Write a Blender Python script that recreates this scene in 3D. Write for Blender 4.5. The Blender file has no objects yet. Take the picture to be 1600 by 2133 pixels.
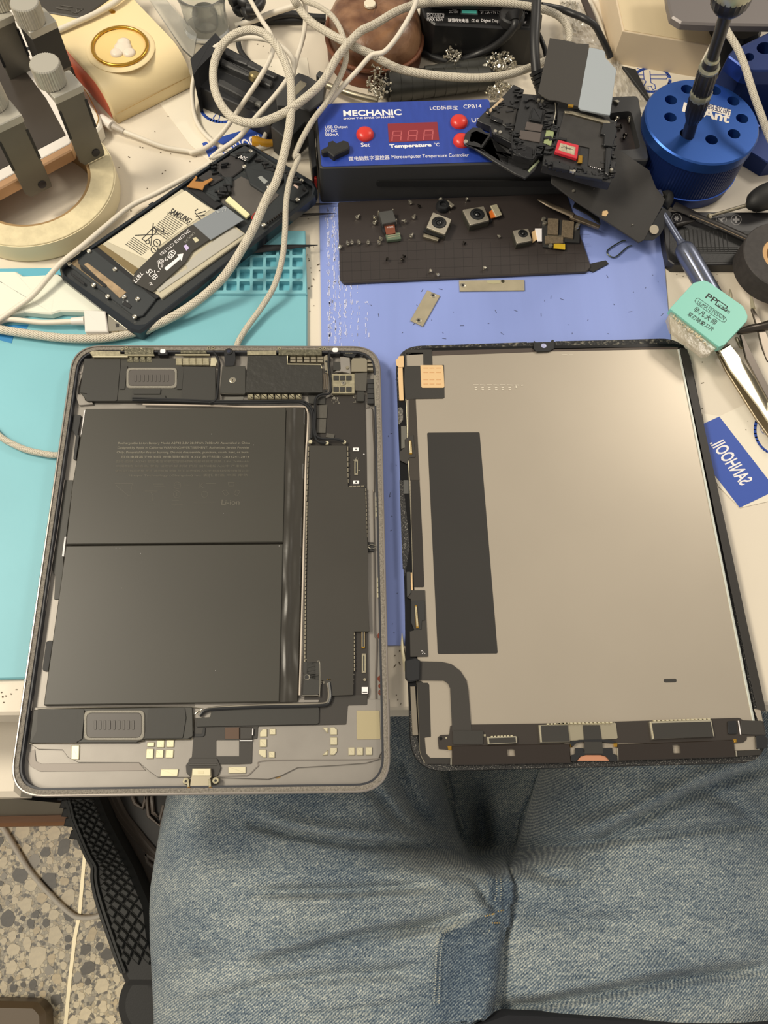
import bpy, math, random
from mathutils import Vector, Matrix, noise
from mathutils.geometry import tessellate_polygon
random.seed(7)
S = bpy.context.scene
C = S.collection
# ---------------------------------------------------------------- camera
FPX = 1640.0
CL = Vector((0, -.055437, .402803))
CR = Vector((.998898, -.018981, .042926)); CU = Vector((.001557, .927478, .373874)); CF = Vector((.046909, .373395, -.926486))
cam_d = bpy.data.cameras.new('camera'); cam = bpy.data.objects.new('camera', cam_d); C.objects.link(cam)
cam_d.sensor_fit = 'HORIZONTAL'; cam_d.sensor_width = 36; cam_d.lens = 36 * FPX / 1600; cam_d.clip_start = .01
cam.matrix_world = Matrix(((CR.x, CU.x, -CF.x, CL.x), (CR.y, CU.y, -CF.y, CL.y), (CR.z, CU.z, -CF.z, CL.z), (0, 0, 0, 1)))
S.camera = cam
# ---------------------------------------------------------------- world, lamps, exposure
S.view_settings.view_transform = 'Standard'; S.view_settings.look = 'None'
S.view_settings.exposure = -0.12; S.view_settings.gamma = 1.0; S.view_settings.use_curve_mapping = False
w = bpy.data.worlds.new('room_light'); S.world = w; w.use_nodes = True
w.node_tree.nodes['Background'].inputs[0].default_value = (1.0, .92, .81, 1)
w.node_tree.nodes['Background'].inputs[1].default_value = .55
def area(name, loc, target, size, power, col, size_y=None):
    l = bpy.data.lights.new(name, 'AREA'); l.size = size; l.energy = power; l.color = col
    if size_y: l.shape = 'RECTANGLE'; l.size_y = size_y
    o = bpy.data.objects.new(name, l); C.objects.link(o); o.location = loc
    o.rotation_euler = (Vector(target) - Vector(loc)).to_track_quat('-Z', 'Y').to_euler(); return o
area('desk_lamp', (-.85, .34, 1.15), (0, .1, -.05), .26, 14.0, (1, .90, .73))
area('right_lamp', (1.15, 1.15, 1.3), (.1, .25, 0), .35, 9.0, (1, .91, .78))
area('floor_fill', (-1.25, -.25, 1.7), (-.1, 0, -.3), .7, 15.0, (1, .91, .76))  # unseen soft fill, added to brighten the floor at the left
# ---------------------------------------------------------------- projection helpers
ZM = dict(g=(0,0,1), a1=(0,0,3.8095), a2=(380,0,3.8095), a3=(640,160,3.8095), a4=(780,0,3.8095), a5=(960,60,3.6364),
 a6=(1180,0,3.8095), a7=(1180,380,3.8095), b1=(100,280,2.7586), b2=(680,380,2.7586), b3=(0,380,3.5555), b4=(1360,560,3.95),
 b5=(140,700,4.4444), b6=(440,700,4.2105), b7=(20,1440,3.6364), b8=(380,1360,3.5556), c1=(600,840,5.3333), c2=(600,1160,6.275),
 c3=(820,700,5.3333), c4=(820,1000,4.4417), c5=(840,1360,4.2105), c6=(1160,1380,3.6364), c7=(80,840,2.7586), c8=(40,1000,4.268),
 d1=(0,1640,3.2), d2=(300,1580,2.6667), d3=(800,1480,2.0), d4=(820,690,2.0513), e1=(1440,820,8.532), e2=(1360,380,6.6667),
 e3=(480,0,5.3333), e4=(0,0,6.154), e5=(1080,0,5.0), e6=(0,1380,6.275), e7=(400,160,5.7143))
def G(k, pts):
    x0, y0, s = ZM[k]
    return [(x0 + p[0] / s, y0 + p[1] / s) + tuple(p[2:]) for p in pts]
def P(x, y, z=0.0):
    d = CF * FPX + CR * (x - 800) + CU * (1066.5 - y)
    if isinstance(z, (int, float)): return CL + d * ((z - CL.z) / d.z)
    pt, n = z
    return CL + d * ((pt - CL).dot(n) / d.dot(n))
def plane3(a, b, c):
    a, b, c = P(*a), P(*b), P(*c); n = (b - a).cross(c - a).normalized()
    if n.z < 0: n = -n
    return (a, n)
def off(pl, h):   # plane shifted along its normal
    if isinstance(pl, (int, float)): return pl + h
    return (pl[0] + pl[1] * h, pl[1])
# ---------------------------------------------------------------- materials
def lin(c):
    return tuple(((v / 255 + .055) / 1.055) ** 2.4 if v > 10 else v / 255 / 12.92 for v in c)
MATS = {}
def mat(name, rgb, rough=.5, metal=0.0, spec=.5, bump=None, var=None, emit=0, alpha=1, trans=0, rgb2=None, coat=0, aniso=None):
    """bump=(scale, strength, distance)  var=(scale, amount): noise-driven mix towards rgb2 (or darker)"""
    if name in MATS: return MATS[name]
    m = bpy.data.materials.new(name); m.use_nodes = True; MATS[name] = m
    nt = m.node_tree; b = nt.nodes['Principled BSDF']; c = lin(rgb) + (1,)
    b.inputs['Base Color'].default_value = c; b.inputs['Roughness'].default_value = rough; b.inputs['Metallic'].default_value = metal
    b.inputs['Specular IOR Level'].default_value = spec; b.inputs['Alpha'].default_value = alpha
    b.inputs['Transmission Weight'].default_value = trans; b.inputs['Coat Weight'].default_value = coat
    if emit: b.inputs['Emission Color'].default_value = c; b.inputs['Emission Strength'].default_value = emit
    tc = nt.nodes.new('ShaderNodeTexCoord')
    def co(sc):
        if isinstance(sc, (int, float)): sc = (sc, sc, sc)
        mp = nt.nodes.new('ShaderNodeMapping'); nt.links.new(tc.outputs['Object'], mp.inputs[0]); mp.inputs['Scale'].default_value = sc
        return mp.outputs[0]
    if bump:
        n = nt.nodes.new('ShaderNodeTexNoise'); nt.links.new(co(bump[0]), n.inputs['Vector']); n.inputs['Scale'].default_value = 1; n.inputs['Detail'].default_value = 3
        bp = nt.nodes.new('ShaderNodeBump'); bp.inputs['Strength'].default_value = bump[1]; bp.inputs['Distance'].default_value = bump[2] if len(bump) > 2 else .0003
        nt.links.new(n.outputs['Fac'], bp.inputs['Height']); nt.links.new(bp.outputs[0], b.inputs['Normal'])
    if var:
        n = nt.nodes.new('ShaderNodeTexNoise'); nt.links.new(co(var[0]), n.inputs['Vector']); n.inputs['Scale'].default_value = 1; n.inputs['Detail'].default_value = 4
        r = nt.nodes.new('ShaderNodeValToRGB'); lo, hi = (var[2], var[3]) if len(var) > 3 else (.35, .65)
        r.color_ramp.elements[0].position = lo; r.color_ramp.elements[1].position = hi
        c2 = lin(rgb2) + (1,) if rgb2 else tuple(v * (1 - var[1]) for v in c[:3]) + (1,)
        r.color_ramp.elements[0].color = c2; r.color_ramp.elements[1].color = c
        nt.links.new(n.outputs['Fac'], r.inputs[0]); nt.links.new(r.outputs[0], b.inputs['Base Color'])
    return m
# ---------------------------------------------------------------- objects
WL = {}
def tag(o, label=None, cat=None, group=None, kind=None):
    if label: o['label'] = label
    if cat: o['category'] = cat
    if group: o['group'] = group
    if kind: o['kind'] = kind
    return o
def thing(name, label, cat, loc, group=None):
    o = bpy.data.objects.new(name, None); C.objects.link(o); o.empty_display_size = .01
    o.location = loc; WL[o.name] = Vector(loc); return tag(o, label, cat, group)
def obj(name, vs, fs, m, parent=None, smooth=30, label=None, uvs=None):
    vs = [Vector(v) for v in vs]
    n = len(vs); lo = Vector((min(v.x for v in vs), min(v.y for v in vs), min(v.z for v in vs))); hi = Vector((max(v.x for v in vs), max(v.y for v in vs), 0))
    org = Vector(((lo.x + hi.x) / 2, (lo.y + hi.y) / 2, lo.z))
    me = bpy.data.meshes.new(name); me.from_pydata([v - org for v in vs], [], fs)
    if isinstance(m, (list, tuple)):
        for q in m: me.materials.append(q)
    elif m: me.materials.append(m)
    if uvs:
        ul = me.uv_layers.new(name='UVMap')
        for i, l in enumerate(me.loops): ul.data[i].uv = uvs[l.vertex_index]
    me.validate()
    if smooth:
        me.polygons.foreach_set('use_smooth', [True] * len(me.polygons)); me.set_sharp_from_angle(angle=math.radians(smooth))
    o = bpy.data.objects.new(name, me); C.objects.link(o)
    if parent: o.parent = parent; o.location = org - WL[parent.name]
    else: o.location = org
    WL[o.name] = org
    if label: o['label'] = label
    return o
def dup(root, loc, rotz=None, label=None, group=None):
    def cp(o, par):
        c = o.copy(); C.objects.link(c); c.parent = par
        for ch in kids.get(o.name, []): cp(ch, c)
        return c
    kids = {}
    for o in C.objects:
        if o.parent: kids.setdefault(o.parent.name, []).append(o)
    r = cp(root, None); r.location = loc; WL[r.name] = Vector(loc)
    if rotz is not None: r.rotation_euler = (0, 0, rotz)
    if label: r['label'] = label
    if group: r['group'] = group
    return r
def fillet(pts, r, seg=5):
    n = len(pts); rs = r if isinstance(r, (list, tuple)) else [r] * n; out = []
    for i in range(n):
        p, a, b = pts[i], pts[i - 1], pts[(i + 1) % n]; d1, d2 = (a - p), (b - p); l1, l2 = d1.length, d2.length
        if rs[i] <= 0 or l1 < 1e-7 or l2 < 1e-7: out.append(p); continue
        d1 = d1 / l1; d2 = d2 / l2; cs = max(-.9999, min(.9999, d1.dot(d2))); ang = math.acos(cs)
        if ang > 3.05: out.append(p); continue
        t = min(rs[i] / math.tan(ang / 2), l1 * .49, l2 * .49)
        p1, p2 = p + d1 * t, p + d2 * t
        for k in range(seg + 1):
            u = k / seg; out.append(p1 * (1 - u) ** 2 + p * 2 * u * (1 - u) + p2 * u * u)
    return out
def inset(pts, d, nrm):
    n = len(pts); out = []
    for i in range(n):
        p, a, b = pts[i], pts[i - 1], pts[(i + 1) % n]
        e1, e2 = (p - a), (b - p)
        if e1.length < 1e-9 or e2.length < 1e-9: out.append(p.copy()); continue
        n1, n2 = nrm.cross(e1.normalized()), nrm.cross(e2.normalized()); m = (n1 + n2)
        if m.length < 1e-6: out.append(p.copy()); continue
        m.normalize(); out.append(p + m * (d / max(.4, m.dot(n1))))
    return out
def area2(pts, nrm):
    a = Vector((0, 0, 0))
    for i in range(len(pts)): a += pts[i - 1].cross(pts[i])
    return a.dot(nrm)
def prismW(name, pts, top, thick, m, parent=None, r=0, bev=0, holes=(), label=None, seg=5, smooth=30, nrm=None, bottom=True):
    """pts: 3-D points on the top face; extruded by thick against the normal nrm"""
    nrm = nrm or Vector((0, 0, 1))
    def prep(q, rr): 
        if area2(q, nrm) < 0: q = q[::-1]; rr = rr[::-1] if isinstance(rr, (list, tuple)) else rr
        return fillet(q, rr, seg) if rr else q
    o = prep(pts, r); hs = []
    for h in holes:
        hr = 0
        if isinstance(h, tuple) and len(h) == 2 and not isinstance(h[0], (int, float, Vector)) and isinstance(h[1], (int, float)): h, hr = h
        hs.append(prep(list(h), hr))
    vs, fs = [], []
    def ringadd(q): s = len(vs); vs.extend(q); return list(range(s, s + len(q)))
    def wall(a, b, flip=False):
        for i in range(len(a)):
            j = (i + 1) % len(a); f = (a[i], a[j], b[j], b[i]); fs.append(f[::-1] if flip else f)
    top_in = inset(o, bev, nrm) if bev else o
    lp = [top_in] + hs
    t = ringadd(top_in)
    if bev: mid = ringadd([p - nrm * bev for p in o]); wall(t, mid, True)
    else: mid = t
    bot = ringadd([p - nrm * thick for p in o]); wall(mid, bot, True)
    hb = []
    ht = []
    for h in hs:
        a = ringadd(h); b = ringadd([p - nrm * thick for p in h]); wall(a, b); ht.append(a); hb.append(b)
    # project for tessellation
    ux = nrm.orthogonal().normalized(); uy = nrm.cross(ux); og = o[0]
    flat = [[Vector(((p - og).dot(ux), (p - og).dot(uy), 0)) for p in q] for q in lp]
    idx = t + [i for a in ht for i in a]; idb = bot + [i for a in hb for i in a]
    if hs:
        for tri in tessellate_polygon(flat):
            a, b, c = [Vector(v) for v in (sum(flat, [])[tri[0]], sum(flat, [])[tri[1]], sum(flat, [])[tri[2]])]
            if (b - a).cross(c - a).z < 0: tri = (tri[0], tri[2], tri[1])
            fs.append(tuple(idx[i] for i in tri))
            if bottom: fs.append(tuple(idb[i] for i in tri)[::-1])
    else:
        fs.append(tuple(t)); 
        if bottom: fs.append(tuple(bot[::-1]))
    return obj(name, vs, fs, m, parent, smooth, label)
def prism(name, k, pts, z, thick, m, parent=None, r=0, bev=0, holes=(), **kw):
    """pixel outline on the plane z (a height or a plane), extruded down by thick"""
    nrm = Vector((0, 0, 1)) if isinstance(z, (int, float)) else z[1]
    q = [P(x, y, z) for x, y in G(k, pts)]
    hh = []
    for h in holes:
        if isinstance(h, tuple): hh.append(([P(x, y, z) for x, y in G(k, h[0])], h[1]))
        else: hh.append([P(x, y, z) for x, y in G(k, h)])
    return prismW(name, q, z, thick, m, parent, r, bev, hh, nrm=nrm, **kw)
def rect(x0, y0, x1, y1): return [(x0, y0), (x1, y0), (x1, y1), (x0, y1)]
def catmull(pts, sub=6):
    if len(pts) < 3: sub = 1
    out = []
    n = len(pts)
    for i in range(n - 1):
        p0, p1, p2, p3 = pts[max(i - 1, 0)], pts[i], pts[i + 1], pts[min(i + 2, n - 1)]
        for k in range(sub):
            t = k / sub
            out.append(.5 * ((2 * p1) + (p2 - p0) * t + (2 * p0 - 5 * p1 + 4 * p2 - p3) * t * t + (-p0 + 3 * p1 - 3 * p2 + p3) * t ** 3))
    out.append(pts[-1]); return out
def tubeW(name, pts, r, m, parent=None, n=10, sub=6, caps=True, label=None, flat=1.0):
    """r: radius or list of radii (one per control point); flat squashes the section vertically"""
    rs = r if isinstance(r, (list, tuple)) else [r] * len(pts)
    path = catmull([Vector(p) for p in pts], sub); rr = [v.x for v in catmull([Vector((q, 0, 0)) for q in rs], sub)]
    vs, fs, uvs = [], [], []; L = 0; up = Vector((0, 0, 1)); prev = None
    for i, p in enumerate(path):
        t = (path[min(i + 1, len(path) - 1)] - path[max(i - 1, 0)])
        t = t.normalized() if t.length > 1e-9 else Vector((1, 0, 0))
        if prev is None: a = t.cross(up); a = a if a.length > .05 else t.cross(Vector((0, 1, 0)))
        else: a = prev - t * prev.dot(t)
        a.normalize(); prev = a; b = a.cross(t)
        if i: L += (p - path[i - 1]).length
        for k in range(n):
            an = 2 * math.pi * k / n; vs.append(p + (a * math.cos(an) + b * math.sin(an) * flat) * rr[i]); uvs.append((k / n, L * 100))
    for i in range(len(path) - 1):
        for k in range(n):
            j = (k + 1) % n; fs.append((i * n + k, i * n + j, (i + 1) * n + j, (i + 1) * n + k))
    if caps: fs.append(tuple(range(n))[::-1]); fs.append(tuple(range(len(vs) - n, len(vs))))
    return obj(name, vs, fs, m, parent, 50, label, uvs=uvs)
def tube(name, k, pts, r, m, parent=None, z=None, **kw):
    """pts: (x, y, z) in zoom pixels + height, or (x, y) with a common z / plane"""
    q = G(k, pts); return tubeW(name, [P(p[0], p[1], p[2] if len(p) > 2 else z) for p in q], r, m, parent, **kw)
def lathe(name, base, axis, prof, m, parent=None, n=32, label=None, smooth=30, knurl=0, nk=0, start=0):
    """prof: list of (radius, height along axis)"""
    axis = Vector(axis).normalized(); a = axis.orthogonal().normalized(); b = axis.cross(a); base = Vector(base); vs, fs = [], []
    for r, h in prof:
        for k in range(n):
            an = 2 * math.pi * k / n + start; rr = r * (1 - knurl * (k % 2)) if knurl else r
            vs.append(base + axis * h + (a * math.cos(an) + b * math.sin(an)) * rr)
    for i in range(len(prof) - 1):
        for k in range(n):
            j = (k + 1) % n; fs.append((i * n + k, i * n + j, (i + 1) * n + j, (i + 1) * n + k))
    if prof[0][0] > 1e-6: fs.append(tuple(range(n))[::-1])
    if prof[-1][0] > 1e-6: fs.append(tuple(range(len(vs) - n, len(vs))))
    return obj(name, vs, fs, m, parent, smooth, label)
def disc(name, k, c, z, r, h, m, parent=None, n=20, **kw):
    """upright short cylinder of radius r whose top face is centred under the pixel c at height z"""
    x, y = G(k, [c])[0]; p = P(x, y, z); nz = Vector((0, 0, 1)) if isinstance(z, (int, float)) else z[1]
    return lathe(name, p - nz * h, nz, [(r, 0), (r, h * .8), (r * .9, h)], m, parent, n, **kw)
def box(name, c, ex, ey, ez, m, parent=None, bev=0, **kw):
    """box from its bottom centre c with half axes ex, ey and full height vector ez"""
    c, ex, ey, ez = Vector(c), Vector(ex), Vector(ey), Vector(ez); t = c + ez
    return prismW(name, [t - ex - ey, t + ex - ey, t + ex + ey, t - ex + ey], 0, ez.length, m, parent, 0, bev, nrm=ez.normalized(), **kw)
FONT = None
def text(s, k, a, b, z, m, parent, h=None, mirror=False, name='lettering', bold=0, shear=0, space=1.0, lift=.00008, flip=False):
    """flat lettering: baseline from pixel a to pixel b on plane z, cap height h in metres (None keeps the font's own)"""
    (ax, ay), (bx, by) = G(k, [a, b]); z = off(z, lift); nz = Vector((0, 0, 1)) if isinstance(z, (int, float)) else z[1]
    A, B = P(ax, ay, z), P(bx, by, z); d = (B - A); W = d.length; d.normalize(); u = nz.cross(d)
    if mirror: u = -u
    cu = bpy.data.curves.new('t', 'FONT'); cu.body = s; cu.offset = bold; cu.shear = shear; cu.space_character = space; cu.resolution_u = 3
    t = bpy.data.objects.new('t', cu); C.objects.link(t); bpy.context.view_layer.update()
    me = bpy.data.meshes.new_from_object(t.evaluated_get(bpy.context.evaluated_depsgraph_get()))
    bpy.data.objects.remove(t); vs = [v.co.copy() for v in me.vertices]; fs = [tuple(p.vertices) for p in me.polygons]
    if not vs: return None
    x0, x1 = min(v.x for v in vs), max(v.x for v in vs); sc = W / (x1 - x0); y1 = max(v.y for v in vs)
    sy = sc if h is None else h / y1
    return obj(name, [A + d * (v.x - x0) * sc + u * v.y * sy for v in vs], [f[::-1] for f in fs] if mirror else fs, m, parent, 0)
def lines(name, k, polys, z, w, m, parent=None, lift=.00006):
    """flat printed strokes of width w along pixel polylines, one mesh"""
    vs, fs = [], []; z = off(z, lift); nz = Vector((0, 0, 1)) if isinstance(z, (int, float)) else z[1]
    for pl in polys:
        q = [P(x, y, z) for x, y in G(k, pl)]
        for i in range(len(q) - 1):
            d = (q[i + 1] - q[i])
            if d.length < 1e-7: continue
            d.normalize(); n = nz.cross(d) * w / 2; s = len(vs)
            vs += [q[i] - n - d * w * .2, q[i + 1] - n + d * w * .2, q[i + 1] + n + d * w * .2, q[i] + n - d * w * .2]; fs.append((s, s + 1, s + 2, s + 3))
    return obj(name, vs, fs, m, parent, 0)
def circ(cx, cy, r, n=16, ry=None, a0=0, a1=360):
    ry = ry or r
    return [(cx + r * math.cos(math.radians(a0 + (a1 - a0) * i / n)), cy + ry * math.sin(math.radians(a0 + (a1 - a0) * i / n))) for i in range(n + (0 if a1 - a0 == 360 else 1))]
def join(name, items, m, parent=None, smooth=30, label=None, kind=None):
    """items: list of (verts, faces) -> one mesh"""
    vs, fs = [], []
    for v, f in items: s = len(vs); vs += v; fs += [tuple(i + s for i in q) for q in f]
    o = obj(name, vs, fs, m, parent, smooth, label)
    if kind: o['kind'] = kind
    return o
def cube_vf(c, ex, ey, ez):
    c, ex, ey, ez = map(Vector, (c, ex, ey, ez))
    v = [c - ex - ey, c + ex - ey, c + ex + ey, c - ex + ey]; v += [p + ez for p in v]
    return v, [(3, 2, 1, 0), (4, 5, 6, 7), (0, 1, 5, 4), (1, 2, 6, 5), (2, 3, 7, 6), (3, 0, 4, 7)]
# ================================================================ materials
M_desk = mat('desk_laminate', (222, 212, 194), .45, spec=.4, bump=((900, 900, 900), .15, .0002), var=((9, 9, 9), .06))
M_desk_edge = mat('desk_edge_band', (214, 202, 180), .5)
M_wood = mat('brown_wood', (142, 98, 62), .55, var=((6, 60, 60), .3))
M_black = mat('black_plastic', (30, 31, 33), .38)
M_blackm = mat('matt_black', (40, 40, 40), .62, bump=((1500, 1500, 1500), .1, .0001))
M_rubber = mat('black_rubber', (27, 27, 26), .6, bump=((900, 900, 900), .3, .0002))
M_teal = mat('turquoise_silicone', (122, 184, 196), .5, bump=((250, 250, 250), .12, .0003), var=((14, 14, 14), .07))
M_teal_dk = mat('turquoise_pocket', (105, 180, 196), .55)
M_bluemat = mat('periwinkle_plastic', (136, 154, 218), .45, bump=((400, 12, 12), .12, .0003), var=((25, 3, 3), .12))
M_scuff = mat('white_scuff', (190, 196, 228), .6)
M_paper = mat('white_paper', (232, 224, 206), .6, var=((30, 30, 30), .05))
M_print_blue = mat('blue_print', (44, 78, 168), .5)
M_print_white = mat('white_print', (236, 232, 232), .6)
M_white = mat('white_plastic', (222, 216, 208), .35)
M_cable = mat('white_cable_jacket', (218, 210, 194), .5, bump=((700, 700, 700), .08, .0002))
M_steel = mat('steel', (190, 184, 168), .3, metal=1.0)
M_steel_b = mat('brushed_steel', (168, 160, 140), .42, metal=.9, bump=((300, 300, 300), .05, .0001))
M_alu = mat('grey_aluminium', (150, 145, 138), .42, metal=.35, spec=.4, bump=((2500, 2500, 2500), .12, .0001), var=((60, 60, 60), .08))
M_gold = mat('gold_metal', (205, 160, 70), .28, metal=1.0)
M_brass = mat('pale_gold_contact', (212, 204, 174), .4, metal=.6)
M_red = mat('red_plastic', (208, 52, 42), .3)
M_cream = mat('cream_plastic', (230, 210, 164), .48, bump=((1800, 1800, 1800), .12, .0001))
M_copper = mat('copper_tape', (228, 194, 146), .45, metal=.3)
def braid_mat(name, c1, c2, su=14, sv=5.2):
    m = mat(name, c1, .6); nt = m.node_tree; b = nt.nodes['Principled BSDF']
    uv = nt.nodes.new('ShaderNodeUVMap'); sep = nt.nodes.new('ShaderNodeSeparateXYZ'); nt.links.new(uv.outputs[0], sep.inputs[0])
    def math_(op, a, b_=None, val=None):
        n = nt.nodes.new('ShaderNodeMath'); n.operation = op; nt.links.new(a, n.inputs[0])
        if b_ is not None: nt.links.new(b_, n.inputs[1])
        if val is not None: n.inputs[1].default_value = val
        return n.outputs[0]
    u = math_('MULTIPLY', sep.outputs[0], val=su * 6.2832); v = math_('MULTIPLY', sep.outputs[1], val=sv * 6.2832)
    s1 = math_('SINE', math_('ADD', u, v)); s2 = math_('SINE', math_('SUBTRACT', u, v)); h = math_('MAXIMUM', s1, s2)
    bp = nt.nodes.new('ShaderNodeBump'); bp.inputs['Strength'].default_value = .7; bp.inputs['Distance'].default_value = .00025
    nt.links.new(h, bp.inputs['Height']); nt.links.new(bp.outputs[0], b.inputs['Normal'])
    r = nt.nodes.new('ShaderNodeMapRange'); nt.links.new(h, r.inputs[0]); r.inputs[1].default_value = -.6; r.inputs[2].default_value = .9
    mx = nt.nodes.new('ShaderNodeMix'); mx.data_type = 'RGBA'; nt.links.new(r.outputs[0], mx.inputs[0]); mx.inputs[6].default_value = lin(c2) + (1,); mx.inputs[7].default_value = lin(c1) + (1,)
    nt.links.new(mx.outputs[2], b.inputs['Base Color']); return m
M_braid = braid_mat('braided_sleeve', (222, 214, 196), (168, 158, 138))
# ================================================================ floor
ZF = -.72
M_floor = mat('terrazzo_matrix', (150, 140, 118), .35)
def terr():
    nt = M_floor.node_tree; b = nt.nodes['Principled BSDF']; tc = nt.nodes.new('ShaderNodeTexCoord')
    v = nt.nodes.new('ShaderNodeTexVoronoi'); v.inputs['Scale'].default_value = 260; nt.links.new(tc.outputs['Object'], v.inputs['Vector'])
    v2 = nt.nodes.new('ShaderNodeTexVoronoi'); v2.feature = 'DISTANCE_TO_EDGE'; v2.inputs['Scale'].default_value = 260; nt.links.new(tc.outputs['Object'], v2.inputs['Vector'])
    sep = nt.nodes.new('ShaderNodeSeparateColor'); nt.links.new(v.outputs['Color'], sep.inputs[0])
    r = nt.nodes.new('ShaderNodeValToRGB'); nt.links.new(sep.outputs[0], r.inputs[0]); r.color_ramp.interpolation = 'CONSTANT'
    cr = r.color_ramp; cr.elements[0].color = lin((110, 104, 92)) + (1,); cr.elements[1].position = .22; cr.elements[1].color = lin((190, 180, 156)) + (1,)
    e = cr.elements.new(.5); e.color = lin((230, 216, 182)) + (1,); e = cr.elements.new(.8); e.color = lin((200, 184, 150)) + (1,)
    m = nt.nodes.new('ShaderNodeMath'); m.operation = 'GREATER_THAN'; m.inputs[1].default_value = .06; nt.links.new(v2.outputs[0], m.inputs[0])
    mx = nt.nodes.new('ShaderNodeMix'); mx.data_type = 'RGBA'; nt.links.new(m.outputs[0], mx.inputs[0]); mx.inputs[6].default_value = lin((160, 150, 128)) + (1,)
    nt.links.new(r.outputs[0], mx.inputs[7]); nt.links.new(mx.outputs[2], b.inputs['Base Color'])
terr()
floor = obj('floor', *cube_vf((0, .4, ZF - .04), (1.6, 0, 0), (0, 1.6, 0), (0, 0, .04)), M_floor); floor['kind'] = 'structure'
div_line = [P(x, y, ZF) for x, y in G('d1', [(600, 0), (565, 460), (530, 850), (500, 1000), (470, 1250), (440, 1560), (425, 1700)])]
M_chip = [mat('chip_cream', (238, 222, 186), .35, var=((200, 200, 200), .1)), mat('chip_dark', (92, 86, 74), .35, var=((200, 200, 200), .2)), mat('chip_tan', (222, 202, 162), .35, var=((200, 200, 200), .12)), mat('chip_grey', (164, 156, 140), .35)]
def chips():
    rnd = random.Random(11); placed = []; tries = 0
    while len(placed) < 285 and tries < 30000:
        tries += 1
        px, py = rnd.uniform(-25, 345), rnd.uniform(1690, 2165); c = P(px, py, ZF)
        r = rnd.choice([.0125, .011, .0095, .0085, .007, .006, .005]) if tries < 2500 else rnd.uniform(.0035, .006)
        if any((c - q).length < (r + q2) * .93 for q, q2 in placed): continue
        if min(abs((c - a).cross((b - a).normalized()).z) for a, b in zip(div_line, div_line[1:]) if min(a.y, b.y) - .01 < c.y < max(a.y, b.y) + .01) < r * .8 + .003: continue
        placed.append((c, r)); n = rnd.randint(5, 8); el = rnd.uniform(.72, 1.0); ro = rnd.uniform(0, 3.14); pts = []
        for i in range(n):
            a = 2 * math.pi * (i + rnd.uniform(-.28, .28)) / n; q = r * rnd.uniform(.82, 1.08); x, y = math.cos(a) * q, math.sin(a) * q * el
            pts.append(c + Vector((x * math.cos(ro) - y * math.sin(ro), x * math.sin(ro) + y * math.cos(ro), .0005)))
        prismW('stone_chip', pts, 0, .001, rnd.choices(M_chip, [66, 18, 10, 6])[0], floor, smooth=0, bottom=False)
chips()
dl = [prismW('trim_1', [p + Vector((-.0022, 0, .001)) for p in div_line] + [p + Vector((.0022, 0, .001)) for p in div_line[::-1]], 0, .002, mat('divider_strip', (226, 214, 180), .35, metal=.3), None)]
dl[0]['kind'] = 'structure'
tag(tube('floor_cable', 'd1', [(-60, 130), (0, 235), (100, 400), (200, 560), (350, 730), (470, 840), (540, 868), (650, 858), (760, 800)], .0032, M_cable, z=ZF + .0045, sub=8), 'cream cable curving over the terrazzo floor beside the chair', 'cable')
# ================================================================ desk
DZ = .026
dt = thing('desk', 'white laminate workbench top crowded with phone repair parts', 'desk', (.05, .5, -DZ))
box('tabletop', (.05, .5503, -DZ), (.95, 0, 0), (0, .5503, 0), (0, 0, DZ), M_desk, dt, bev=.0015)
for x in (-.86, .96):
    for y in (.15, 1.02): box('leg', (x, y, ZF), (.025, 0, 0), (0, .025, 0), (0, 0, -DZ - ZF - .0001), M_desk_edge, dt)
# specks and scuffs lying on the bench: one uncountable thing
def dirt():
    rnd = random.Random(5); it = []
    zones = [(1390, 620, 1595, 1060, 24), (240, 240, 430, 470, 30), (640, 440, 670, 700, 22), (520, 60, 640, 170, 30), (0, 1425, 40, 1480, 6), (815, 1350, 840, 1470, 8), (1400, 540, 1500, 600, 10)]
    for x0, y0, x1, y1, n in zones:
        for i in range(n):
            c = P(rnd.uniform(x0, x1), rnd.uniform(y0, y1), .0001); a = rnd.uniform(0, 6.3); l = rnd.choice([.0002, .0003, .0004, .0009]); wd = rnd.uniform(.0001, .0003)
            d = Vector((math.cos(a), math.sin(a), 0)); it.append(cube_vf(c, d * l, Vector((-d.y, d.x, 0)) * wd, (0, 0, .0003)))
    o = join('dirt_speck', it, mat('grime', (96, 84, 66), .8), None, 0, kind='stuff'); tag(o, 'dark specks of grime scattered over the white bench', 'dirt')
dirt()
# low cabinet under the left end of the bench
yc = P(20, 1660, -.06).y; xr = P(38, 1660, -.06).x
cab = thing('cabinet', 'low white cabinet with brown wooden plinth under the left of the bench', 'cabinet', (xr - .25, yc + .25, ZF))
box('body', (xr - .29, yc + .25, ZF + .08), (.25, 0, 0), (0, .247, 0), (0, 0, .56), M_black, cab)
box('top_panel', (xr - .25, yc + .25, -.08), (.25, 0, 0), (0, .25, 0), (0, 0, .02), M_desk, cab, bev=.003)
box('plinth', (xr - .2, yc + .2415, ZF + .0006), (.3, 0, 0), (0, .25, 0), (0, 0, .0794), M_wood, cab, bev=.004)
# object at the lower left corner of the photo
st = prism('stool', 'd1', [(-260, 1425), (240, 1435), (295, 1500), (312, 1900), (-260, 1900)], ZF + .03, .029, mat('taupe_plastic', (104, 88, 66), .4), r=.012, bev=.006)
tag(st, 'dark taupe rounded block standing on the terrazzo floor', 'stool')
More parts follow.
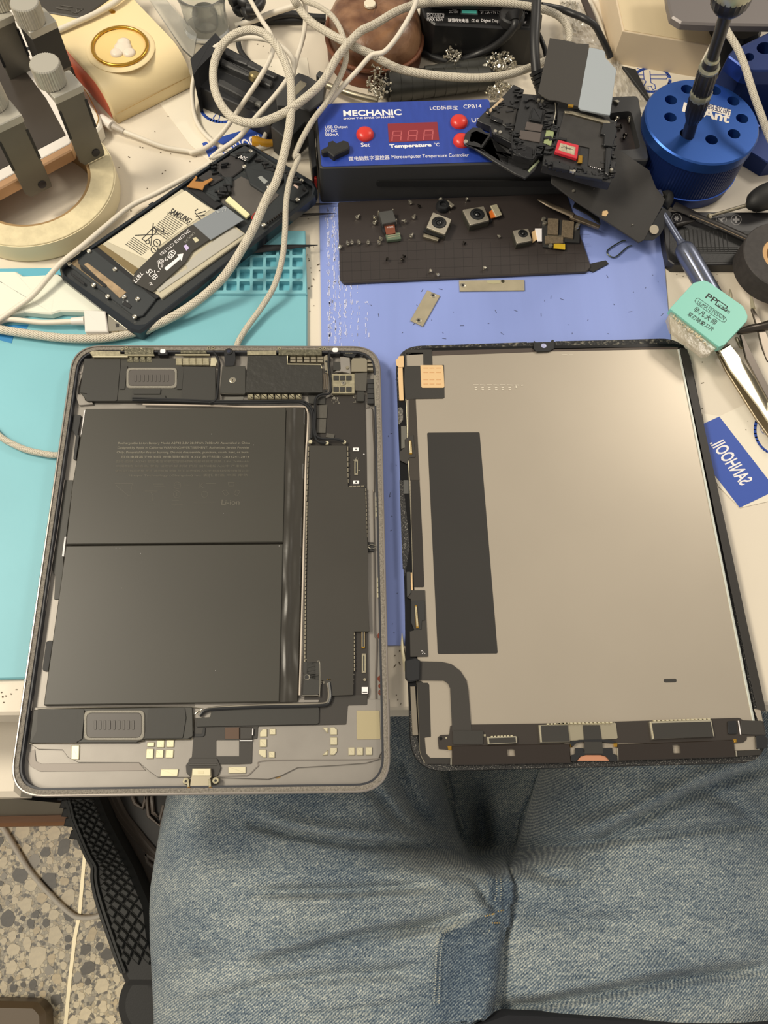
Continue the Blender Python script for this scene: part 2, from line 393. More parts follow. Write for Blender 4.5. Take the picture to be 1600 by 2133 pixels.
# ================================================================ mats and papers
tm = thing('silicone_mat', 'turquoise silicone work mat with a grid of square pockets', 'mat', P(320, 1000, 0.0001))
PZ = .0045
prism('sheet', 'g', [(-160, 616), (300, 612), (640, 612), (640, 1000), (636, 1395), (440, 1405), (-160, 1418)], .003, .0029, M_teal, tm, bev=.0007)
pock = []
for r_ in range(4):
    for c_ in range(10):
        x0 = 610 - c_ * 27.5; y0 = 512 + r_ * 24.6
        if x0 < 330 : continue
        pock.append([(x0 - 1, y0), (x0 + 21, y0), (x0 + 20.5, y0 + 19), (x0 - 1.5, y0 + 19)])
prism('pocket_tray', 'g', [(320, 478), (636, 480), (640, 612), (320, 612)], PZ, .0036, M_teal, tm, bev=.0005, holes=[(p, .0008) for p in pock])
prism('tray_floor', 'g', [(321, 479), (636, 481), (639, 611), (321, 611)], .001, .0009, M_teal_dk, tm)
prism('tray_rim', 'g', [(-160, 560), (250, 556), (318, 556), (318, 611), (-160, 611)], .0035, .0034, mat('turquoise_deep', (92, 168, 190), .5), tm, bev=.0005)
prism('printed_label', 'b3', [(-10, 1060), (212, 1052), (190, 1095), (110, 1105), (85, 1190), (-10, 1165)], .0032, .0002, mat('deep_blue_print', (40, 128, 186), .5), tm)
bm_ = thing('plastic_mat', 'periwinkle blue ribbed plastic cutting mat with white scuff marks', 'mat', P(1050, 900, 0.0001))
prism('sheet', 'g', [(665, 400), (1372, 400), (1398, 705), (1500, 1340), (836, 1344), (700, 1346), (672, 900)], .0012, .0011, M_bluemat, bm_, bev=.0003)
def scuffs():
    rnd = random.Random(3); it = []
    for col, (x0, n) in enumerate([(683, 75), (694, 60), (705, 45), (716, 30), (728, 22), (742, 16), (760, 10)]):
        for i in range(n * 2):
            y = rnd.uniform(430, 715) if col < 3 else rnd.uniform(500, 715); x = x0 + rnd.gauss(0, 2.0) + (y - 430) * .015
            a = P(x, y, .0013); b = P(x + rnd.uniform(-.6, .6), y + rnd.uniform(1.5, 9), .0013); d = (b - a); wd = rnd.uniform(.0001, .00035)
            it.append(cube_vf((a + b) / 2, d / 2, Vector((wd, 0, 0)), (0, 0, .00008)))
    join('scuff', it, M_scuff, bm_, 0, label='white vertical scuffs along the left edge', kind='stuff')
    fl = []
    for i in range(46):
        x, y = rnd.uniform(740, 1390), rnd.uniform(570, 715)
        if rnd.random() < .3: x, y = rnd.uniform(808, 834), rnd.uniform(730, 1330)
        c = P(x, y, .0013); a = rnd.uniform(0, 6.3); d = Vector((math.cos(a), math.sin(a), 0)); fl.append(cube_vf(c, d * rnd.choice([.0003, .0005, .0012]), Vector((-d.y, d.x, 0)) * .00012, (0, 0, .0001)))
    join('speck', fl, mat('dust', (70, 74, 92), .8), bm_, 0, kind='stuff')
scuffs()
# printed paper sheets
pa = thing('instruction_sheet', 'white sheet with mirrored blue brand banner beside the screen assembly', 'paper', P(1560, 960, .0002))
prism('page', 'e1', [(205, 350), (500, 400), (975, 180), (1900, -250), (2300, 1700), (870, 2030), (480, 1640), (300, 1200)], .0004, .0002, M_paper, pa, r=.0006)
prism('blue_banner', 'e1', [(100, 590), (500, 405), (1365, 1525), (1700, 1960), (1500, 1720), (865, 2025), (450, 1500), (350, 1150)], .00055, .0002, M_print_blue, pa) if False else prism('blue_banner', 'e1', [(150, 565), (500, 405), (1700, 1950), (1480, 1730), (865, 2025), (150, 1100)], .00055, .0002, M_print_blue, pa)
text('SANHOOII.', 'e1', (890, 1640), (330, 880), .0006, M_print_white, pa, h=.0088, mirror=True, bold=.02, name='brand_lettering')
lines('logo_ring', 'e1', [circ(1520, 640, 385, 40, 430)], .0006, .0016, M_print_blue, pa)
lines('logo_tool', 'e1', [[(1240, 610), (1235, 650), (1270, 700), (1400, 760)], [(1240, 610), (1275, 622), (1300, 660), (1420, 700)]], .0006, .0003, M_print_blue, pa)
pb = thing('instruction_sheet', 'white sheet with blue crossed-tools logo under the black phone holder', 'paper', P(520, 250, .0002))
prism('page', 'g', [(392, 130), (640, 120), (668, 330), (445, 345), (405, 260)], .0004, .0002, M_paper, pb)
lines('logo_ring', 'e7', [circ(360, 370, 250, 44, 168)], .0005, .0022, M_print_blue, pb)
lines('logo_tool', 'e7', [[(180, 260), (230, 255), (240, 290), (180, 290), (160, 320), (190, 350), (240, 345), (270, 320), (420, 350), (480, 340), (520, 360), (600, 400), (580, 440), (500, 410), (430, 400), (300, 370)],
    [(290, 440), (250, 490), (270, 515), (320, 510), (330, 460)], [(380, 380), (370, 470), (420, 480)], [(380, 300), (390, 335)], [(420, 300), (450, 340)]], .0005, .0006, M_print_blue, pb)
prism('blue_banner', 'e7', [(340, 715), (1000, 520), (1090, 720), (640, 860), (215, 985), (120, 790), (170, 770), (240, 840)], .00055, .0002, M_print_blue, pb)
text('SANHOOII', 'e7', (350, 960), (850, 790), .0006, M_print_white, pb, h=.009, mirror=False, bold=.02, name='brand_lettering')
pc = thing('instruction_sheet', 'white sheet with blue wrench logo under the screw bag', 'paper', P(1360, 170, .0002))
prism('page', 'g', [(1290, 120), (1470, 130), (1480, 250), (1290, 230)], .0004, .0002, M_paper, pc)
lines('logo_ring', 'e5', [circ(1390, 830, 190, 40, 125)], .0005, .0022, M_print_blue, pc)
lines('logo_tool', 'e5', [[(1240, 710), (1300, 730), (1310, 830), (1330, 850), (1300, 900)], [(1370, 740), (1380, 860), (1420, 880), (1430, 920), (1400, 935), (1385, 900), (1350, 895), (1355, 930)], [(1380, 780), (1540, 780), (1555, 800), (1540, 822), (1380, 820)], [(1250, 780), (1300, 780)], [(1250, 820), (1310, 822)]], .0005, .0006, M_print_blue, pc)
pd = prism('paper_sheet', 'g', [(395, 185), (332, 215), (395, 300), (445, 345), (470, 300)], .0003, .0002, M_paper)
tag(pd, 'plain white sheet corner on the bench beside the cream box', 'paper')
# ================================================================ room walls well outside the frame would be unseen; none are built
# ================================================================ opened tablet housing
ZB = .0065                      # underside (it lies on a cable and the mats)
ZR = ZB + .0061                 # top of the rim
HQ = [(152.5, 718), (792, 720), (815, 1650), (14, 1661)]
def quad(q): return lambda u, v: tuple((q[0][i] * (1 - u) + q[1][i] * u) * (1 - v) + (q[3][i] * (1 - u) + q[2][i] * u) * v for i in (0, 1))
hs = thing('tablet_housing', 'grey aluminium tablet housing lying open with battery and logic board inside', 'tablet', P(420, 1150, ZB))
W3 = [P(x, y, ZR) for x, y in HQ]
nz = Vector((0, 0, 1))
def insq(d): return inset(W3[::-1], d, nz)[::-1]
def ring(name, d0, d1, ztop, thick, m, r0, r1, bev=0, **kw):
    a = [Vector((p.x, p.y, ztop)) for p in insq(d0)]; b = [Vector((p.x, p.y, ztop)) for p in insq(d1)]
    return prismW(name, a, 0, thick, m, hs, r=r0, bev=bev, holes=[(b, r1)], seg=10, **kw)
M_alu_bright = mat('polished_chamfer', (176, 168, 160), .28, metal=.9)
M_adh = mat('grey_adhesive', (140, 133, 122), .65, bump=((1600, 1600, 1600), 1.0, .0006), var=((900, 900, 900), .4))
ring('rim', 0, .0009, ZR, .0061, M_alu_bright, .0165, .0157, bev=.0004)
ring('adhesive_ledge', .0009, .0030, ZR - .0006, .0045, M_adh, .0157, .0136)
ring('inner_wall', .0030, .0040, ZR - .0012, .0040, mat('shaded_inner_wall', (44, 46, 52), .5), .0136, .0126)  # the shade inside the rim is put into this dark wall colour
prismW('back_panel', [Vector((p.x, p.y, ZB + .0012)) for p in insq(.0009)], 0, .0012, M_alu, hs, r=.0155, seg=10)
Z0 = ZB + .0012
# raised plateau in the floor of the shell, its front edge curving round the port
prism('plateau', 'b7', [(175, 120), (1400, 110), (1400, 40), (2880, 60), (2885, 330), (2790, 520), (2700, 545), (2480, 562), (2180, 580), (2060, 640), (1960, 668), (1560, 655), (1120, 652), (1060, 610), (980, 542), (520, 540), (440, 500), (400, 445), (215, 440), (150, 395)], Z0 + .0009, .0009, M_alu, hs, bev=.0003)
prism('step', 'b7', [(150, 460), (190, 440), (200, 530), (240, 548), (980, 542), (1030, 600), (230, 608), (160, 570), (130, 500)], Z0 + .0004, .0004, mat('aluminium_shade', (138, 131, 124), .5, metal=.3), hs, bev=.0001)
# --- battery
M_bat = mat('battery_foil', (58, 56, 49), .42, spec=.5, var=((10, 10, 10), .12))
M_foil = mat('black_foil', (50, 47, 41), .34, bump=((60, 60, 60), .4, .0008))
ZC = ZB + .0046
bt1 = prism('battery_cell', 'g', [(178, 851), (638, 849), (594, 1130), (592, 1130), (138, 1134), (150, 1020)], ZC, .0034, M_bat, hs, r=[.001, .001, 0, 0, .001, .001], bev=.0004) if False else prism('battery_cell', 'g', [(178, 851), (596, 849), (590, 1129), (137, 1134), (150, 1012)], ZC, .0034, M_bat, hs, bev=.0004)
bt2 = prism('battery_cell', 'g', [(137, 1137), (590, 1133), (582, 1462), (91, 1469), (93, 1452)], ZC, .0034, M_bat, hs, bev=.0004)
def foilflap():
    vs, fs = [], []; ny, nx = 60, 12; rnd = random.Random(2)
    for j in range(ny + 1):
        t = j / ny; xl = 597 + (583 - 597) * t; xr_ = 639 + (622 - 639) * t; y0 = 850 + (1462 - 850) * t
        for i in range(nx + 1):
            s = i / nx; h = .0004 * math.exp(-((s - .3) / .12) ** 2) * (1 + .6 * math.sin(t * 31)) + .0005 * noise.noise(Vector((s * 2.5, t * 14, 3))) - .0016 * (s > .92) - .0005 * s
            vs.append(P(xl + (xr_ - xl) * s, y0 + (i - 6) * -.1, ZC - .0004 + h))
    for j in range(ny):
        for i in range(nx): a = j * (nx + 1) + i; fs.append((a, a + nx + 1, a + nx + 2, a + 1))
    n = len(vs); edge = [i for i in range(nx + 1)] + [j * (nx + 1) + nx for j in range(1, ny + 1)] + [ny * (nx + 1) + i for i in range(nx - 1, -1, -1)] + [j * (nx + 1) for j in range(ny - 1, 0, -1)]
    for e in edge: vs.append(Vector((vs[e].x, vs[e].y, ZB + .0013)))
    for k in range(len(edge)): k2 = (k + 1) % len(edge); fs.append((edge[k], edge[k2], n + k2, n + k))
    obj('foil_flap', vs, fs, M_foil, hs, 60, label='wrinkled black foil strip beside the battery cells')
foilflap()
M_ink = mat('battery_ink', (128, 123, 108), .5)
M_ink2 = mat('faint_battery_ink', (92, 88, 77), .5)
BL = ['Rechargeable Li-ion Battery Model A2742 3.8V 28.93Wh 7608mAh Assembled in China', 'Designed by Apple in California WARNING/AVERTISSEMENT: Authorized Service Provider',
 'Only. Potential for fire or burning. Do not disassemble, puncture, crush, heat, or burn.', '可充电锂离子电池组 充电限制电压 4.35V 执行标准: GB31241-2014', '型号/型號: A2742 额定电压和额定容量/標稱電壓和額定容量: 3.8V  7608mAh',
 '中国制造 制造商: 警告 请勿拆解 刺破 挤压 加热或投入火中 严重后果', '请勿自行拆卸更换 警告 请勿拆解 刺破 挤压 加热或投入火中 新普科技股份有限公司', 'Huapu Technology (Changshu) Inc. 委托 制造 中国 常熟']
for i, s in enumerate(BL):
    y = 234 + i * 26.4; text(s, 'c7', ([458, 455, 450, 475, 446, 446, 440, 520][i], y + 1), ([1216, 1213, 1211, 1212, 1208, 1206, 1206, 1204][i], y), ZC, M_ink if i < 4 else M_ink2, hs, h=.0013, name='printed_text')
text('Li-ion', 'c7', (1052, 583), (1155, 583), ZC, M_ink2, hs, name='printed_text')
def rec(cx, cy, r): return [[(cx + r * math.cos(a + d), cy + r * math.sin(a + d) * .9) for d in (-.35, .35)] + [(cx + r * .55 * math.cos(a + .5), cy + r * .5 * math.sin(a + .5)), (cx + r * .55 * math.cos(a - .5), cy + r * .5 * math.sin(a - .5)), (cx + r * math.cos(a - .35), cy + r * .9 * math.sin(a - .35))] for a in (-1.57, .52, 2.62)]
lines('printed_symbols', 'c7', rec(1108, 498, 52) + [circ(799, 472, 20) + [(819, 472)], circ(796, 523, 20) + [(816, 523)], circ(955, 523, 18) + [(973, 523)], [(440, 462), (540, 462), (530, 530), (515, 530), (445, 470)], [(780, 472), (818, 465)], [(796, 512), (796, 534)],
  [(928, 455), (928, 488)], [(950, 455), (930, 472), (950, 488)], [(962, 462), (1020, 462)], [(660, 464), (720, 464)], [(665, 478), (725, 478)], [(612, 505), (685, 505)], [(645, 510), (660, 530), (655, 560)], [(608, 578), (684, 578)], [(770, 558), (808, 558)], [(765, 580), (830, 580)], [(890, 568), (1018, 568)], [(900, 578), (1005, 578)], [(835, 470), (870, 470)]], ZC, .00012, M_ink2, hs)
dots = [cube_vf(P(x, y, ZC), (.0001, 0, 0), (0, .0001, 0), (0, 0, .0001)) for x, y in G('c7', [(995, 177), (1063, 632), (446, 833), (468, 833), (587, 863), (1383, 820), (984, 424), (1236, 240)]) + [(449, 1397), (253, 1225)]]
join('dust_speck', dots, M_print_white, hs, 0, kind='stuff')
# --- speakers
M_spk = mat('speaker_body', (54, 53, 48), .5, bump=((1200, 1200, 1200), .08, .0001))
M_tape = mat('black_tape', (48, 47, 43), .55, bump=((300, 300, 300), .1, .0002))
M_ring = mat('woven_grey_ring', (132, 128, 118), .5, metal=.3, bump=((2500, 2500, 2500), .8, .0002))
M_mem = mat('speaker_membrane', (84, 80, 76), .4)
def speaker(k, body, x0, y0, x1, y1, tapes, n_rib, rx0, rx1, ry0, ry1, z):
    b = prism('speaker', k, body, z, z - Z0, M_spk, hs, r=.001, bev=.0003)
    prism('mesh_ring', k, rect(x0, y0, x1, y1), z + .0006, .0008, M_ring, b, r=.0028, bev=.0003, holes=[(rect(x0 + 22, y0 + 20, x1 - 22, y1 - 20), .0024)])
    prism('membrane', k, rect(x0 + 22, y0 + 20, x1 - 22, y1 - 20), z + .0004, .0006, M_mem, b, r=.0024, bev=.0002)
    for i in range(n_rib):
        x = rx0 + (rx1 - rx0) * i / (n_rib - 1)
        prism('rib', k, rect(x - 9, ry0, x + 9, ry1), z + .0007, .0004, M_mem, b, r=.0004, bev=.0001)
    for it_, tp in enumerate(tapes): prism('tape_patch', k, tp, z + .0004 + it_ * .00008, .0004, M_tape, b, r=.0004, bev=0)
    return b
speaker('b5', [(170, 205), (500, 205), (500, 200), (1060, 205), (1060, 280), (1370, 285), (1385, 560), (1370, 600), (180, 600), (120, 520), (150, 330)], 545, 290, 1018, 482,
  [[(160, 208), (495, 208), (460, 595), (440, 600), (175, 600), (185, 530), (118, 525)], [(1075, 282), (1370, 287), (1372, 590), (1060, 595)], [(495, 275), (557, 275), (530, 490), (482, 490)], [(1030, 280), (1080, 285), (1062, 490), (1012, 490)], [(610, 492), (865, 488), (860, 535), (610, 535)], [(595, 545), (905, 545), (915, 595), (590, 598)]], 9, 632, 928, 355, 420, Z0 + .0028)
speaker('b7', [(180, 140), (560, 130), (1385, 118), (1390, 340), (1350, 362), (1000, 366), (960, 390), (150, 392)], 560, 142, 1022, 372,
  [[(215, 138), (560, 135), (550, 350), (505, 390), (160, 388), (205, 300)], [(1055, 128), (1325, 126), (1335, 200), (1310, 352), (1020, 356), (1035, 250)], [(520, 140), (565, 140), (548, 360), (500, 388)]], 9, 648, 935, 220, 290, Z0 + .0028)
# bright edge line around the lower speaker
tube('edge_bead', 'b7', [(150, 395), (960, 385), (1010, 368), (1340, 364), (1385, 345), (1395, 180), (1370, 120), (210, 132)], .00025, M_steel, hs, z=Z0 + .0012, n=5, sub=3)
# --- top band modules
M_gd = mat('gold_dirty', (182, 174, 146), .4, metal=.6, bump=((900, 900, 900), .4, .0002), var=((400, 400, 400), .3))
M_rough = mat('scraped_foil', (128, 124, 104), .4, metal=.6, bump=((500, 500, 500), .8, .0006), var=((600, 600, 600), .5))
ZT = Z0 + .003
def p(name, k, pts, z, th, m, r=0, bev=.0001, par=None, **kw): return prism(name, k, pts, z, th, m, par or hs, r=r, bev=bev, **kw)
p('top_bar', 'b5', [(205, 150), (240, 135), (490, 140), (490, 165), (540, 168), (540, 172), (560, 175), (560, 196), (240, 196)], ZT + .0012, .003, M_gd)
p('edge_strip', 'b5', [(235, 185), (560, 185), (560, 196), (235, 196)], ZT + .0016, .0006, M_brass, bev=0)
p('scraped_bracket', 'b5', rect(530, 108, 800, 170), ZT + .0014, .003, M_rough)
p('edge_strip', 'b5', rect(545, 172, 805, 180), ZT + .0016, .001, M_brass, bev=0)
for i, x in enumerate([555, 612, 672, 732]): p('contact_pad', 'b5', rect(x, 192, x + 52, 242), ZT + .0002, .0012, M_rough, bev=.0003)
for i, x in enumerate([1003, 1068, 1130, 1192, 1254]): p('contact_pad', 'b5', rect(x, 200, x + 60, 266), ZT + .0004, .0014, M_gd, bev=.0003)
p('scraped_bracket', 'b5', rect(1050, 102, 1290, 160), ZT + .001, .003, M_rough)
p('edge_strip', 'b5', rect(1000, 168, 1320, 178), ZT + .0012, .001, M_brass, bev=0)
for k, c, nm in (('b5', (885, 140), 'camera_sensor'), ('b6', (1088, 122), 'camera_sensor')):
    x, y = c; q = p(nm, k, rect(x - 44, y - 34, x + 44, y + 34), ZT + .0012, .0035, M_black, r=.0006)
    p('white_window', k, rect(x - 25, y - 20, x + 25, y + 18), ZT + .0014, .0003, M_print_white, r=.0012, par=q)
for k, c in (('b5', (508, 118)), ('b5', (547, 105)), ('b5', (1310, 110)), ('b5', (1350, 108)), ('b6', (600, 108)), ('b6', (955, 108)), ('b6', (993, 108))):
    q = disc('screw', k, c, ZT + .0016, .0011, .0014, M_gd, hs, n=12); disc('hole', k, c, ZT + .00165, .0004, .0004, M_black, q, n=8)
p('connector', 'b5', [(1330, 200), (1375, 200), (1390, 235), (1372, 275), (1325, 275)], ZT, .0015, M_brass, r=.0004)
q = p('camera_module', 'b6', [(110, 105), (205, 108), (215, 200), (195, 260), (120, 262)], ZT + .001, .003, M_black, r=.0006)
disc('lens', 'b6', (153, 132), ZT + .0016, .0022, .001, M_black, q); disc('lens_glass', 'b6', (153, 132), ZT + .0018, .001, .0004, mat('lens_glass', (30, 36, 60), .08, spec=1), q)
q = p('shield_cover', 'b6', [(98, 262), (300, 262), (300, 505), (75, 500)], ZT + .0004, .003, M_spk, r=.0006)
disc('screw_washer', 'b6', (188, 385), ZT + .0006, .0019, .0003, M_steel, q); disc('screw', 'b6', (187, 385), ZT + .0009, .0012, .0005, M_steel_b, q); disc('hole', 'b6', (187, 385), ZT + .00095, .0005, .0003, M_black, q, n=5)
tube('edge_bead', 'b6', [(75, 500), (180, 508), (292, 508)], .0003, M_steel, hs, z=ZT, n=5)
p('flex_cable', 'b6', [(120, 535), (285, 530), (280, 560), (130, 566)], ZT, .0006, mat('flex_grey', (110, 108, 102), .35, metal=.3), r=.0005)
p('shield_can', 'b6', [(320, 172), (665, 170), (668, 250), (975, 252), (975, 495), (300, 495)], ZT + .0008, .003, mat('wrinkled_tape', (46, 45, 41), .45, bump=((260, 260, 260), .8, .0006)), r=.0004)
tube('edge_bead', 'b6', [(668, 175), (670, 246), (960, 250), (972, 285)], .00035, M_brass, hs, z=ZT + .001, n=5, sub=1)
p('gold_strip', 'b6', [(315, 130), (570, 125), (570, 165), (315, 165)], ZT + .0011, .003, M_gd)
p('scraped_bracket', 'b6', rect(590, 118, 970, 168), ZT + .0014, .003, M_rough)
for x in (692, 752, 812, 872, 932):
    for y in (178, 206): p('contact_pad', 'b6', rect(x, y, x + 50, y + 24), ZT + .0002, .0014, M_steel_b, bev=.0002)
for i in range(8): x = 318 + i * 60.5; p('shield_tab', 'b6', rect(x, 505, x + 50, 547), ZT + .0002, .0014, M_gd, r=.0002, bev=.0005)
p('metal_bracket', 'b6', [(985, 180), (1020, 160), (1030, 330), (1000, 320), (992, 250)], ZT + .0004, .0012, M_steel_b, r=.0004)
for c in ((1008, 222), (1008, 308), (1008, 480)): disc('bracket_hole', 'b6', c, ZT + .0007, .0006, .0005, M_black, hs, n=10)
for x in (988, 1004, 1020): tube('flex_trace', 'b6', [(x, 330), (x + 3, 400), (x, 470)], .00025, mat('flex_brown', (92, 80, 62), .4), hs, z=ZT, n=5)
q = p('shield_bracket', 'b6', rect(1055, 330, 1258, 502), ZT + .0002, .002, M_gd, r=.0005)
for y in (345, 445):
    for x in (1072, 1128, 1184): p('tape_square', 'b6', rect(x, y, x + 48, y + 42), ZT + .0005, .0004, M_tape, r=.0003, par=q)
disc('screw', 'b6', (1160, 410), ZT + .0008, .0013, .0005, M_steel, q); disc('hole', 'b6', (1160, 410), ZT + .0009, .0005, .0003, M_black, q, n=5)
p('tape_square', 'b6', rect(1070, 225, 1130, 300), ZT, .0015, M_tape, r=.0003)
p('grey_bracket', 'b6', [(1130, 180), (1215, 190), (1225, 330), (1150, 310), (1060, 320), (1135, 290)], ZT - .0004, .0012, M_alu, r=.0003)
disc('screw', 'b6', (1195, 275), ZT + .0002, .001, .0008, M_steel_b, hs, n=12)
disc('screw', 'b6', (1322, 168), ZT + .0004, .001, .0008, M_black, hs, n=12)
p('flex_connector', 'b6', [(1150, 130), (1270, 120), (1280, 150), (1250, 190), (1160, 170)], ZT + .0002, .0012, M_black, r=.0005)
for i in range(4): p('gold_contact', 'b6', rect(1178 + i * 17, 132, 1188 + i * 17, 152), ZT + .0004, .0003, M_brass, bev=0)
q = p('button_module', 'b6', [(1240, 192), (1350, 192), (1368, 210), (1368, 310), (1230, 310), (1230, 215)], ZT + .0006, .003, M_steel_b, r=.0003)
for y in (205, 240, 275): p('clip', 'b6', rect(1370, y, 1420, y + 25), ZT + .0004, .002, M_steel_b, par=q)
p('tape_patch', 'b6', [(1255, 325), (1370, 320), (1360, 480), (1265, 475)], ZT - .0002, .0006, mat('grey_tape', (78, 75, 68), .45, bump=((300, 300, 300), .5, .0006)), r=.0004)
p('tape_patch', 'b6', rect(1280, 485, 1340, 570), ZT - .0002, .0012, M_tape, r=.0003)
q = p('antenna_strip', 'b6', [(1425, 340), (1450, 340), (1460, 610), (1435, 610)], ZT + .0012, .003, M_steel, r=.0002)
for i in range(5): p('foam_block', 'b6', rect(1370, 375 + i * 44, 1428, 415 + i * 44), ZT + .0002, .0018, M_blackm, r=.0002, par=q)
# coax cables along the battery top
M_coax = mat('black_coax', (28, 29, 31), .35)
for i, pth in enumerate([[(-690, 560), (-200, 575), (0, 585), (400, 590), (700, 582), (800, 590), (870, 650), (885, 760), (880, 900)], [(-690, 545), (-200, 562), (0, 570), (400, 572), (760, 568), (850, 600), (897, 680), (900, 830), (930, 920), (1010, 938)],
   [(1040, 130), (1030, 250), (1048, 400), (1040, 500), (960, 515), (915, 560), (912, 700), (910, 830), (950, 895), (1100, 905), (1165, 928)], [(20, 140), (60, 200), (70, 300), (55, 480), (40, 560), (-20, 590)]]):
    tube('coax_cable', 'b6', pth, .00075, M_coax, hs, z=ZT + .0004 + i * .0002, n=6, sub=5)
for c in ((870, 925), (1015, 935), (1168, 928)):
    q = disc('coax_plug', 'b6', c, ZT + .0008, .0011, .0012, M_brass, hs, n=12)
# left side channel
p('side_bracket', 'b5', [(105, 340), (140, 230), (165, 235), (140, 360), (105, 470), (100, 540), (150, 545), (170, 600), (230, 610), (240, 630), (110, 640), (80, 560)], Z0 + .0016, .0016, M_alu, r=.0003)
disc('screw', 'b5', (122, 340), Z0 + .002, .0009, .001, M_alu_bright, hs, n=12)
p('flex_strip', 'c8', [(405, 0), (480, 0), (395, 680), (390, 900), (355, 1060), (310, 1060), (320, 850), (290, 790), (360, 380)], Z0 + .0008, .0006, M_spk, r=.0004)
p('flex_connector', 'c7', [(200, 65), (245, 68), (225, 180), (235, 185), (215, 325), (200, 320), (215, 190), (195, 150)], Z0 + .0018, .0014, M_blackm, r=.0004)
p('foam_pad', 'c8', [(240, 1440), (262, 1427), (300, 1427), (258, 1697), (215, 1695), (207, 1680)], Z0 + .0014, .0012, M_blackm, r=.0003)
for q4 in ([(262, 40), (270, 40), (250, 180), (243, 180)], [(218, 335), (227, 335), (198, 530), (188, 530)], [(150, 768), (160, 766), (147, 880), (135, 880)]): p('white_gasket', 'c7', q4, Z0 + .0015, .001, M_print_white, bev=.0001)
tube('edge_bead', 'c8', [(402, 0), (350, 380), (300, 700), (285, 790), (240, 1100), (160, 1560), (110, 2050)], .00022, M_alu_bright, hs, z=Z0 + .001, n=5, sub=4)
# --- logic board
M_pcb = mat('black_circuit_board', (44, 40, 36), .45)
ZL = Z0 + .0012
p('circuit_board', 'g', [(654, 842), (690, 824), (760, 824), (763, 960), (764, 1130), (768, 1452), (700, 1450), (690, 1470), (634, 1468), (638, 1130), (645, 920), (655, 900)], ZL, .0011, M_pcb, r=.0004)
sc = p('shield_can', 'c1', [(240, 470), (650, 470), (668, 925), (855, 935), (888, 1650), (890, 2133), (897, 2340), (905, 2535), (733, 2535), (727, 3240), (480, 3250), (440, 3180), (400, 3080), (205, 3060), (208, 2133), (225, 1100)], ZL + .0016, .0015, mat('shield_sticker', (54, 51, 45), .45, var=((20, 20, 20), .1)), r=.0004)
# silver dashes: the shield's soldered frame
dash = []
def dashes(k, a, b, n, wd=.00022):
    A = [P(x, y, ZL + .0006) for x, y in G(k, [a, b])]; d = (A[1] - A[0]) / n
    for i in range(n): c = A[0] + d * (i + .5); nn = Vector((-d.y, d.x, 0)).normalized(); dash.append(cube_vf(c, d * .38, nn * wd, (0, 0, .0008)))
dashes('c1', (231, 480), (205, 1100), 10); dashes('c1', (212, 1100), (193, 2133), 24); dashes('c1', (193, 2133), (187, 3060), 22)
dashes('c1', (664, 480), (668, 900), 7); dashes('c1', (676, 930), (850, 926), 4); dashes('c1', (863, 945), (878, 1500), 12); dashes('c1', (880, 1660), (893, 2530), 22)
dashes('c2', (870, 720), (1040, 718), 4); dashes('c2', (866, 740), (868, 1500), 15); dashes('c2', (430, 1522), (860, 1524), 8); dashes('c2', (215, 1345), (390, 1345), 4); dashes('c2', (420, 1385), (438, 1500), 3)
join('solder_frame', dash, M_steel_b, sc, 0, kind='stuff')
def conn(k, x0, y0, x1, y1, m=M_steel_b, name='board_connector', hh=.0006):
    q = p(name, k, rect(x0, y0, x1, y1), ZL + hh, hh, m, r=.0002, bev=.0001)
    w_ = x1 - x0; p('connector_core', k, rect(x0 + w_ * .33, y0 + w_ * .5, x1 - w_ * .33, y1 - w_ * .5), ZL + hh + .0002, .0002, M_blackm, par=q, bev=0)
    pins = []; n = max(4, int((y1 - y0) / (w_ * .16)))
    for i in range(n):
        y = y0 + w_ * .45 + (y1 - y0 - w_ * .9) * (i + .5) / n
        for x in (x0 + w_ * .2, x1 - w_ * .2): c = P(*G(k, [(x, y)])[0], ZL + hh); pins.append(cube_vf(c, (.00022, 0, 0), (0, .00009, 0), (0, 0, .00015)))
    join('pin_row', pins, M_brass, q, 0, kind='stuff')
conn('c1', 736, 625, 778, 795); conn('c2', 960, 868, 1006, 1196, M_gold); conn('c2', 964, 1262, 1018, 1515)
for k, c in (('c1', (755, 510)), ('c1', (757, 875)), ('c2', (984, 792))):
    x, y = c; s_ = 34 if k == 'c1' else 37; t_ = 18 if k == 'c1' else 44
    q = p('screw_post', k, rect(x - s_, y - t_, x + s_, y + t_), ZL + .0008, .0008, M_print_white, r=.0003); disc('hole', k, c, ZL + .0009, .0005, .0003, M_black, q, n=10)
disc('screw_post', 'c2', (1003, 1604), ZL + .0006, .0008, .0006, M_steel_b, hs, n=14); disc('test_point', 'c1', (844, 566), ZL + .0002, .0004, .0002, M_print_white, hs, n=8); disc('test_point', 'c2', (900, 873), ZL + .0002, .0004, .0002, M_brass, hs, n=8)
q = p('white_socket', 'c2', [(965, 1700), (1045, 1700), (1045, 1760), (1040, 1790), (965, 1790)], ZL + .001, .001, M_print_white); p('socket_slot', 'c2', rect(975, 1762, 1035, 1776), ZL + .0011, .0002, M_blackm, par=q, bev=0)
q = p('battery_plug', 'c2', rect(482, 1545, 588, 1650), ZL + .0014, .0014, M_black, r=.0003)
for x in (515, 540, 556): p('gold_contact', 'c2', rect(x - 7, 1598, x + 7, 1612), ZL + .0016, .0002, M_gold, par=q, bev=0)
cmp = []; rnd = random.Random(9)
